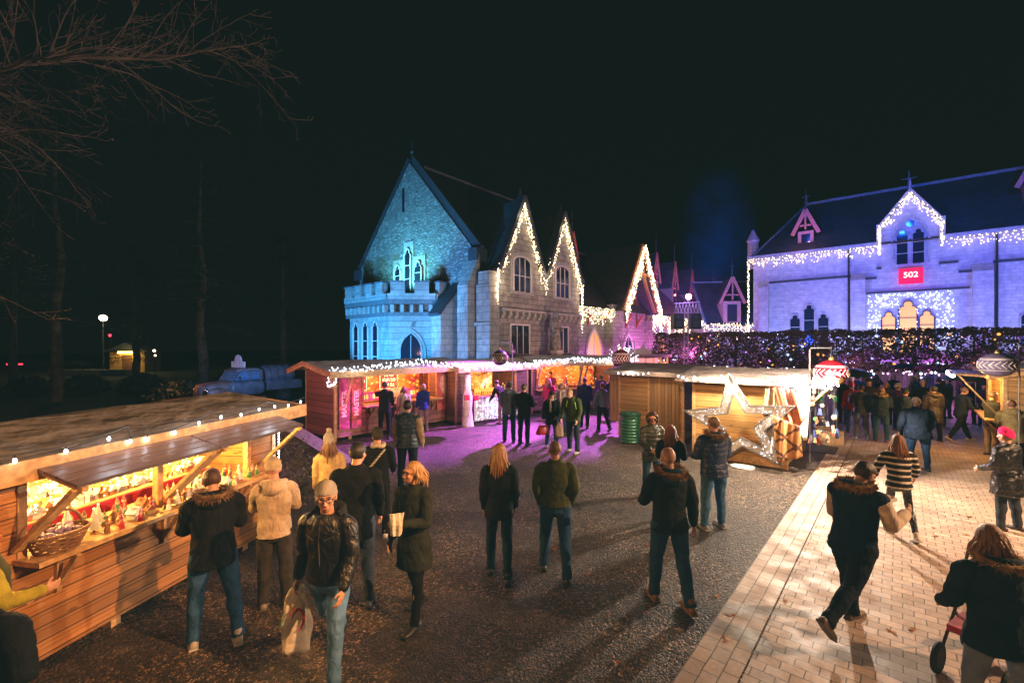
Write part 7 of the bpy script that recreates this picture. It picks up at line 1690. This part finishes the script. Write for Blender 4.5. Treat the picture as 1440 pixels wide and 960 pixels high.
pb = thing('food_tray', 'small cardboard tray of food held up by the man in the navy vest', 'tray', (q + q2) / 2 + Vector((0, 0, .05)), R(20)); m = MB(); m.bb(-.09, .09, -.06, .06, 0, .01); m.bb(-.09, -.085, -.06, .06, .01, .04); m.bb(.085, .09, -.06, .06, .01, .04); m.bb(-.085, .085, -.06, -.055, .01, .04); m.bb(-.085, .085, .055, .06, .01, .04); m.build('tray_body', plain('white card', (.65, .6, .5)), pb)
m = MB(); [m.ball((rng.uniform(-.06, .06), rng.uniform(-.04, .04), .035), (.03, .02, .018), 8, 6) for _ in range(9)]; m.build('food', plain('fried food', (.5, .25, .07)), pb)
q = hand_pos(p31, 1)
pb = thing('handbag', 'red handbag carried by the woman with the pale scarf', 'handbag', q - Vector((0, .02, .05)), R(20)); m = MB(); m.loft([(0, 0, -.32, .2, .08), (0, 0, -.28, .22, .09), (0, 0, -.1, .15, .06), (0, 0, -.06, .12, .03)], 16); m.build('bag_body', plain('red leather', (.42, .015, .03), .4), pb, smooth=True); m = MB(); m.tube([(.1 * math.cos(a), 0, -.07 + .1 * math.sin(a)) for a in [PI * i / 12 for i in range(13)]], .009, 6); m.build('handle', plain('red leather', (.42, .015, .03), .4), pb)
q = hand_pos(p32, 1)
pb = thing('shopping_bag', 'brown net bag hanging beside the bending man in green', 'bag', q + Vector((-.05, 0, -.02)), 0); bagm(.4, .05, .22, .1, 5).build('bag_body', plain('brown net', (.3, .2, .15), .8), pb, smooth=True)
# pushchair by the bottom right woman
pc = thing('pushchair', 'dark pushchair with small wheels beside the bottom right woman', 'pushchair', D(1385, 4.15), R(30))
m = MB()
for s_ in (-.22, .22):
    m.tube([(-.35, s_, .13), (.1, s_, .5), (.4, s_, .95)], .014, 6); m.tube([(.38, s_, .13), (.05, s_, .46)], .014, 6)
m.tube([(.4, -.22, .95), (.4, .22, .95)], .018, 8); m.build('frame', plain('dark alloy', (.06, .06, .07), .4), pc)
m = MB(); m.bb(-.25, .15, -.19, .19, .38, .44); m.beam((.12, 0, .42), (.28, 0, .85), .36, .05, up=(0, 1, 0)) ; m.build('seat', plain('red pushchair seat', (.5, .02, .03)), pc)
for (x, y) in ((-.35, -.22), (-.35, .22), (.38, -.22), (.38, .22)):
    m = MB(); m.tube([(x + .12 * math.cos(a), y, .145 + .12 * math.sin(a)) for a in [2 * PI * i / 20 for i in range(21)]], .022, 7); m.tube([(x, y - .02, .145), (x, y + .02, .145)], .1, 14); m.build('wheel', RUB, pc)

# ---- remesh every registered body and garment in one evaluation
ct = bpy.data.textures.new('folds', 'CLOUDS'); ct.noise_scale = .10; ct.noise_depth = 3
for (o, vx, it, fold) in REM:
    a = o.modifiers.new('r', 'REMESH'); a.mode = 'VOXEL'; a.voxel_size = vx; a.use_smooth_shade = True
    if fold:
        d = o.modifiers.new('d', 'DISPLACE'); d.texture = ct; d.strength = fold; d.mid_level = .5; d.texture_coords = 'GLOBAL'
    sm = o.modifiers.new('s', 'SMOOTH'); sm.factor = .5; sm.iterations = it
dg = bpy.context.evaluated_depsgraph_get(); new = []
for (o, *_) in REM: new.append(bpy.data.meshes.new_from_object(o.evaluated_get(dg), preserve_all_data_layers=False, depsgraph=dg))
for (o, *_), me in zip(REM, new):
    mt = o.data.materials[0]; o.modifiers.clear(); o.data = me
    if not me.materials: me.materials.append(mt)

# lettering curves become plain meshes
for o in [o for o in sc.objects if o.type == 'FONT']:
    me = bpy.data.meshes.new_from_object(o.evaluated_get(dg), preserve_all_data_layers=False, depsgraph=dg)
    q = bpy.data.objects.new('tmp', me); COL.objects.link(q); q.location = o.location; q.rotation_euler = o.rotation_euler; q.parent = o.parent
    nm = o.name; bpy.data.objects.remove(o); q.name = nm
# ================================================================ LIGHTS AND CAMERA
def point(name, P, col, W, r=.05):
    l = bpy.data.lights.new(name, 'POINT'); l.color = col; l.energy = W; l.shadow_soft_size = r; o = bpy.data.objects.new(name, l); o.location = P; COL.objects.link(o); return o
def spot(name, P, T, col, W, ang=60, r=.1, blend=.4):
    l = bpy.data.lights.new(name, 'SPOT'); l.color = col; l.energy = W; l.spot_size = R(ang); l.spot_blend = blend; l.shadow_soft_size = r; o = bpy.data.objects.new(name, l); o.location = P
    o.rotation_euler = (Vector(T) - Vector(P)).to_track_quat('-Z', 'Y').to_euler(); COL.objects.link(o); return o
CW = (.82, .90, 1.0); WM = (1, .62, .30); OR = (1, .45, .14); PU = (.55, .12, 1.0)
# yard floodlights (warm), behind the photographer and at the right
spot('yard_flood', (-2.4, -1.0, 4.6), (1.0, 9, 0), (1, .48, .19), 300, 100, .05)
spot('yard_flood', (4.2, 1.6, 5.0), (-5.0, 5.9, 1.0), (1, .46, .16), 4200, 46, .05, .8)
spot('walk_flood', (10.5, 3.5, 4.6), (4.6, 7.0, 0), (1, .56, .29), 3300, 85, .07)
# left stall interior
for x in (2.1, 3.0, 3.9): point('stall_lamp', Lw(x, .75, 1.82), (1, .50, .12), 270, .05)
# snack stall, cream stall, orange stall interiors
for x in (1.4, 2.6, 3.8): point('stall_lamp', W1(x, .7, 2.0), (1, .36, .10), 80)
point('stall_lamp', W1(.6, -.5, 1.3), (1, .1, .45), 14)
for x in (1.2, 2.4): point('stall_lamp', W2(x, .8, 1.95), (1, .45, .12), 30)
for x in (.9, 3.4): point('stall_lamp', W3(x, .8, 2.0), (1, .42, .10), 50)
point('net_glow', W2(1.7, -.75, .6), (.7, .85, 1), 7)
# string light glow along the stall roofs
for P_, W_ in ((W1(.2, -1.0, 2.45), 14), (W1(2.5, -1.0, 2.6), 22), (W1(4.6, -1.0, 2.4), 22), (W2(1.8, -.8, 2.45), 24), (W3(1.0, -.9, 2.5), 18), (W3(3.8, -.9, 2.5), 18)): point('string_glow', P_, CW, W_, .2)
for P_, W_ in ((Lw(2.2, -.42, 2.25), 4), (Lw(3.2, -.42, 2.25), 4), (Lw(4.4, -.42, 2.25), 5), (Lw(5.0, -.2, 1.7), 3)): point('string_glow', P_, CW, W_, .05)
# star stall
spot('stall_fill', (1.2, 4.5, 4.4), (5.6, 12.8, 1.0), (1, .52, .2), 1300, 42, .06, .7)  # added unseen lamp, brightens the pine end walls with orange
point('star_glow', W5(.7, -.62, 2.25), (1, .78, .5), 260, .04)
point('star_glow', W5(1.5, -.62, 2.25), (1, .78, .5), 200, .04)
point('corner_glow', W5(2.75, -.55, 2.35), (1, .78, .58), 1600, .04)
point('eave_glow', W4(.6, -.5, 2.2), (1, .9, .75), 18, .05)
point('eave_glow', W4(1.6, -.75, 2.3), (1, .75, .5), 28, .05)
# right edge stall
point('stall_lamp', W6(1.5, .7, 2.0), (1, .55, .15), 140); point('stall_lamp', W6(2.6, -.7, 1.9), (1, .5, .12), 160)
spot('kiosk_flood', (10.6, 7.6, 3.6), (7.2, 7.0, .6), (1, .6, .28), 160, 120, .1)
# purple yard light in front of the back stalls
spot('violet_flood', (1.6, 18.6, 4.6), (-1.4, 16.0, 0), (.74, .15, 1.0), 14000, 60, .06, .5)
spot('violet_flood', (4.6, 19.8, 4.6), (2.8, 16.9, 0), (.74, .15, 1.0), 10000, 58, .06, .5)
point('violet_glow', W2(3.9, -1.2, 1.8), (.75, .25, 1), 70, .1)
point('pink_glow', W2(0.1, -.9, 1.7), (1, .35, .8), 22, .1)
# gable cyan, bay blue
spot('cyan_flood', C0 + V * 5.2 - U * 2.2 + Vector((0, 0, 6.6)), C0 + V * 5.6 + Vector((0, 0, 10.5)), (.16, .75, 1.0), 1500, 130, .2)
spot('cyan_flood', (-10.5, 19.0, .8), C0 + V * 5.5 + Vector((0, 0, 7.5)), (.05, .40, 1.0), 11000, 66, .3)
spot('blue_flood', (-5.2, 19.8, .8), C0 + V * .3 + Vector((0, 0, 4.5)), (.20, .42, 1.0), 2600, 52, .3)
# manor wing warm/mauve
spot('wing_flood', (6.2, 22.6, 2.6), C0 + U * 4.5 - V * 1.4 + Vector((0, 0, 6)), (1.0, .45, .36), 700, 80, .3)
spot('wing_flood', (11.0, 27.5, 2.5), C0 + U * 18 + Vector((0, 0, 3.6)), (.85, .22, 1.0), 2600, 100, .3)
for t_ in (X0 + .2, X0 + 2, X0 + 4.05, X0 + 6.1, X0 + 8.1):
    zz = {0: 6.4, 1: 10.4, 2: 7.2, 3: 10.4, 4: 6.2}[int(round((t_ - X0) / 2.03))]
    point('icicle_glow', C0 + U * t_ - V * (P_x := 2.1) + Vector((0, 0, zz)), (1, .8, .5), 20, .1)
for t_ in (11, 14, 17): point('icicle_glow', C0 + U * t_ - V * 1.3 + Vector((0, 0, 5.1)), (1, .8, .5), 26, .1)
point('porch_glow', C0 + U * 18.6 - V * 2.2 + Vector((0, 0, 8.5)), (1, .6, .4), 130, .2)
point('porch_glow', C0 + U * 27 - V * 2.6 + Vector((0, 0, 2.4)), (1, .25, .8), 420, .3)
# dormer accent
for t_ in (12, 27.9, 33, 38.5): point('dormer_glow', C0 + U * t_ - V * .6 + Vector((0, 0, 9.2)), (1, .22, .16), 60, .1)
# hall: row of blue uplights
for s_ in (2.2, 5.4, 8.0, 10.6, 14.6, 17.6): spot('hall_uplight', R0 - V * s_ - U * 2.2 + Vector((0, 0, 1.2)), R0 - V * s_ + Vector((0, 0, 6.0)), (.46, .52, 1.0), 950, 95, .2, .9)
for s_ in (2.5, 9.3, 16): spot('hall_wash', R0 - V * s_ - U * 8 + Vector((0, 0, 3.4)), R0 - V * s_ + U * 3 + Vector((0, 0, 10.5)), (.04, .10, 1.0), 2600, 95, .5, .8)
spot('roof_fill', Vector((14, 36, 5)), Vector((21, 47, 8)), (.03, .2, 1.0), 7000, 100, .3, 1.0)  # this lamp and the high row below are added, unseen, to turn roofs blue
for s_ in (3, 9, 15): spot('roof_fill', R0 - V * s_ - U * 9 + Vector((0, 0, 12.5)), R0 - V * s_ + U * 2.5 + Vector((0, 0, 12.2)), (.015, .12, 1.0), 2600, 75, .5, 1.0)
for s_ in (13, 20): point('violet_wall', C0 + U * s_ - V * 3 + Vector((0, 0, 1.9)), (.95, .2, .85), 1300, .3)
spot('pier_fill', Vector((-1.2, 19.5, 1.0)), C0 + U * .2 - V * 1.4 + Vector((0, 0, 4.2)), (.5, .65, 1.0), 900, 26, .2)  # added unseen lamp that only lifts the corner pier to blue-white
point('snack_side_fill', Vector((-7.8, 12.4, 2.2)), (1, .38, .35), 150, .1)  # added unseen lamp, gives the snack stall side wall its pink
point('projector_glow', D(968, 26.9, 5.9), (.6, .3, 1.0), 150, .15)
point('hall_dormer_glow', R0 - V * 3.4 - U * 1.0 + Vector((0, 0, 11)), (1, .4, .5), 60, .1)
# crowd
point('crowd_glow', D(1250, 23.5, 2.6), (.5, .15, 1.0), 300, .3); point('crowd_glow', D(1345, 22, 2.7), (.9, .15, .9), 260, .3); point('crowd_glow', D(1310, 17.5, 3.2), (.1, .3, 1.0), 90, .3); point('crowd_glow', D(1215, 18, 3.0), (.1, .25, 1.0), 60, .3)
point('tent_glow', D(905, 31, 1.9), (1, .35, .7), 260, .3); point('hedge_glow', D(960, 26.8, 2.4), (.9, .25, .6), 40, .2)
for px in (1200, 1290, 1380): point('hedge_glow', D(px, 19.6 if px > 1300 else 22, 2.0), (.8, .35, .5), 40, .2)
# truck
spot('truck_flood', (-11.5, 18.5, 2.0), (-13.6, 23.0, 1.0), (.2, .40, 1.0), 600, 55, .1)
point('truck_warm', (-15.6, 20.8, 1.6), (1, .40, .18), 40, .1)
# park lamps
point('lamp_glow', D(145, 45.3, ZZ(447, 46)), (1, .75, .4), 420, .3); point('hut_glow', D(179, 49.3, 2.0), (1, .7, .2), 60, .1)
# tree flood
spot('tree_flood', (-6.2, 2.6, 1.0), (-8.6, 8.0, 7.6), (1, .36, .12), 800, 60, .1)

cam = bpy.data.cameras.new('camera'); cam.sensor_width = 36; cam.lens = F / 1440 * 36; cam.shift_y = (HY - 480) / 1440; cam.clip_end = 2000; cam.clip_start = .05
co = bpy.data.objects.new('camera', cam); COL.objects.link(co); co.location = (0, 0, CH); co.rotation_euler = (PI / 2, 0, 0); sc.camera = co
sc.view_settings.view_transform = 'Standard'; sc.view_settings.look = 'None'; sc.view_settings.exposure = 0; sc.view_settings.gamma = 1
sc.render.engine = 'CYCLES'; c = sc.cycles; c.use_denoising = True
try: c.denoiser = 'OPENIMAGEDENOISE'
except Exception: pass
c.max_bounces = 5; c.diffuse_bounces = 2; c.glossy_bounces = 2; c.transmission_bounces = 2; c.volume_bounces = 0; c.sample_clamp_indirect = 2.0; c.sample_clamp_direct = 30; c.use_light_tree = True; c.volume_step_rate = 4; c.volume_max_steps = 64
c.caustics_reflective = False; c.caustics_refractive = False

# the photograph's lifted, slightly green blacks: one even veil over the whole picture
vs_ = sc.view_settings; vs_.use_curve_mapping = True; cmv = vs_.curve_mapping
for k, v0 in enumerate((.0054, .0115, .0104)):
    cu = cmv.curves[k]; cu.points[0].location = (0, v0); cu.points[-1].location = (1, 1)
    for p in cu.points: p.handle_type = 'VECTOR'
cmv.extend = 'EXTRAPOLATED'; cmv.use_clip = False; cmv.update()
for o in sc.objects:
    if o.parent is None and o.get('label') and not 4 <= len(o['label'].split()) <= 16: print('LABEL', len(o['label'].split()), o['label'])
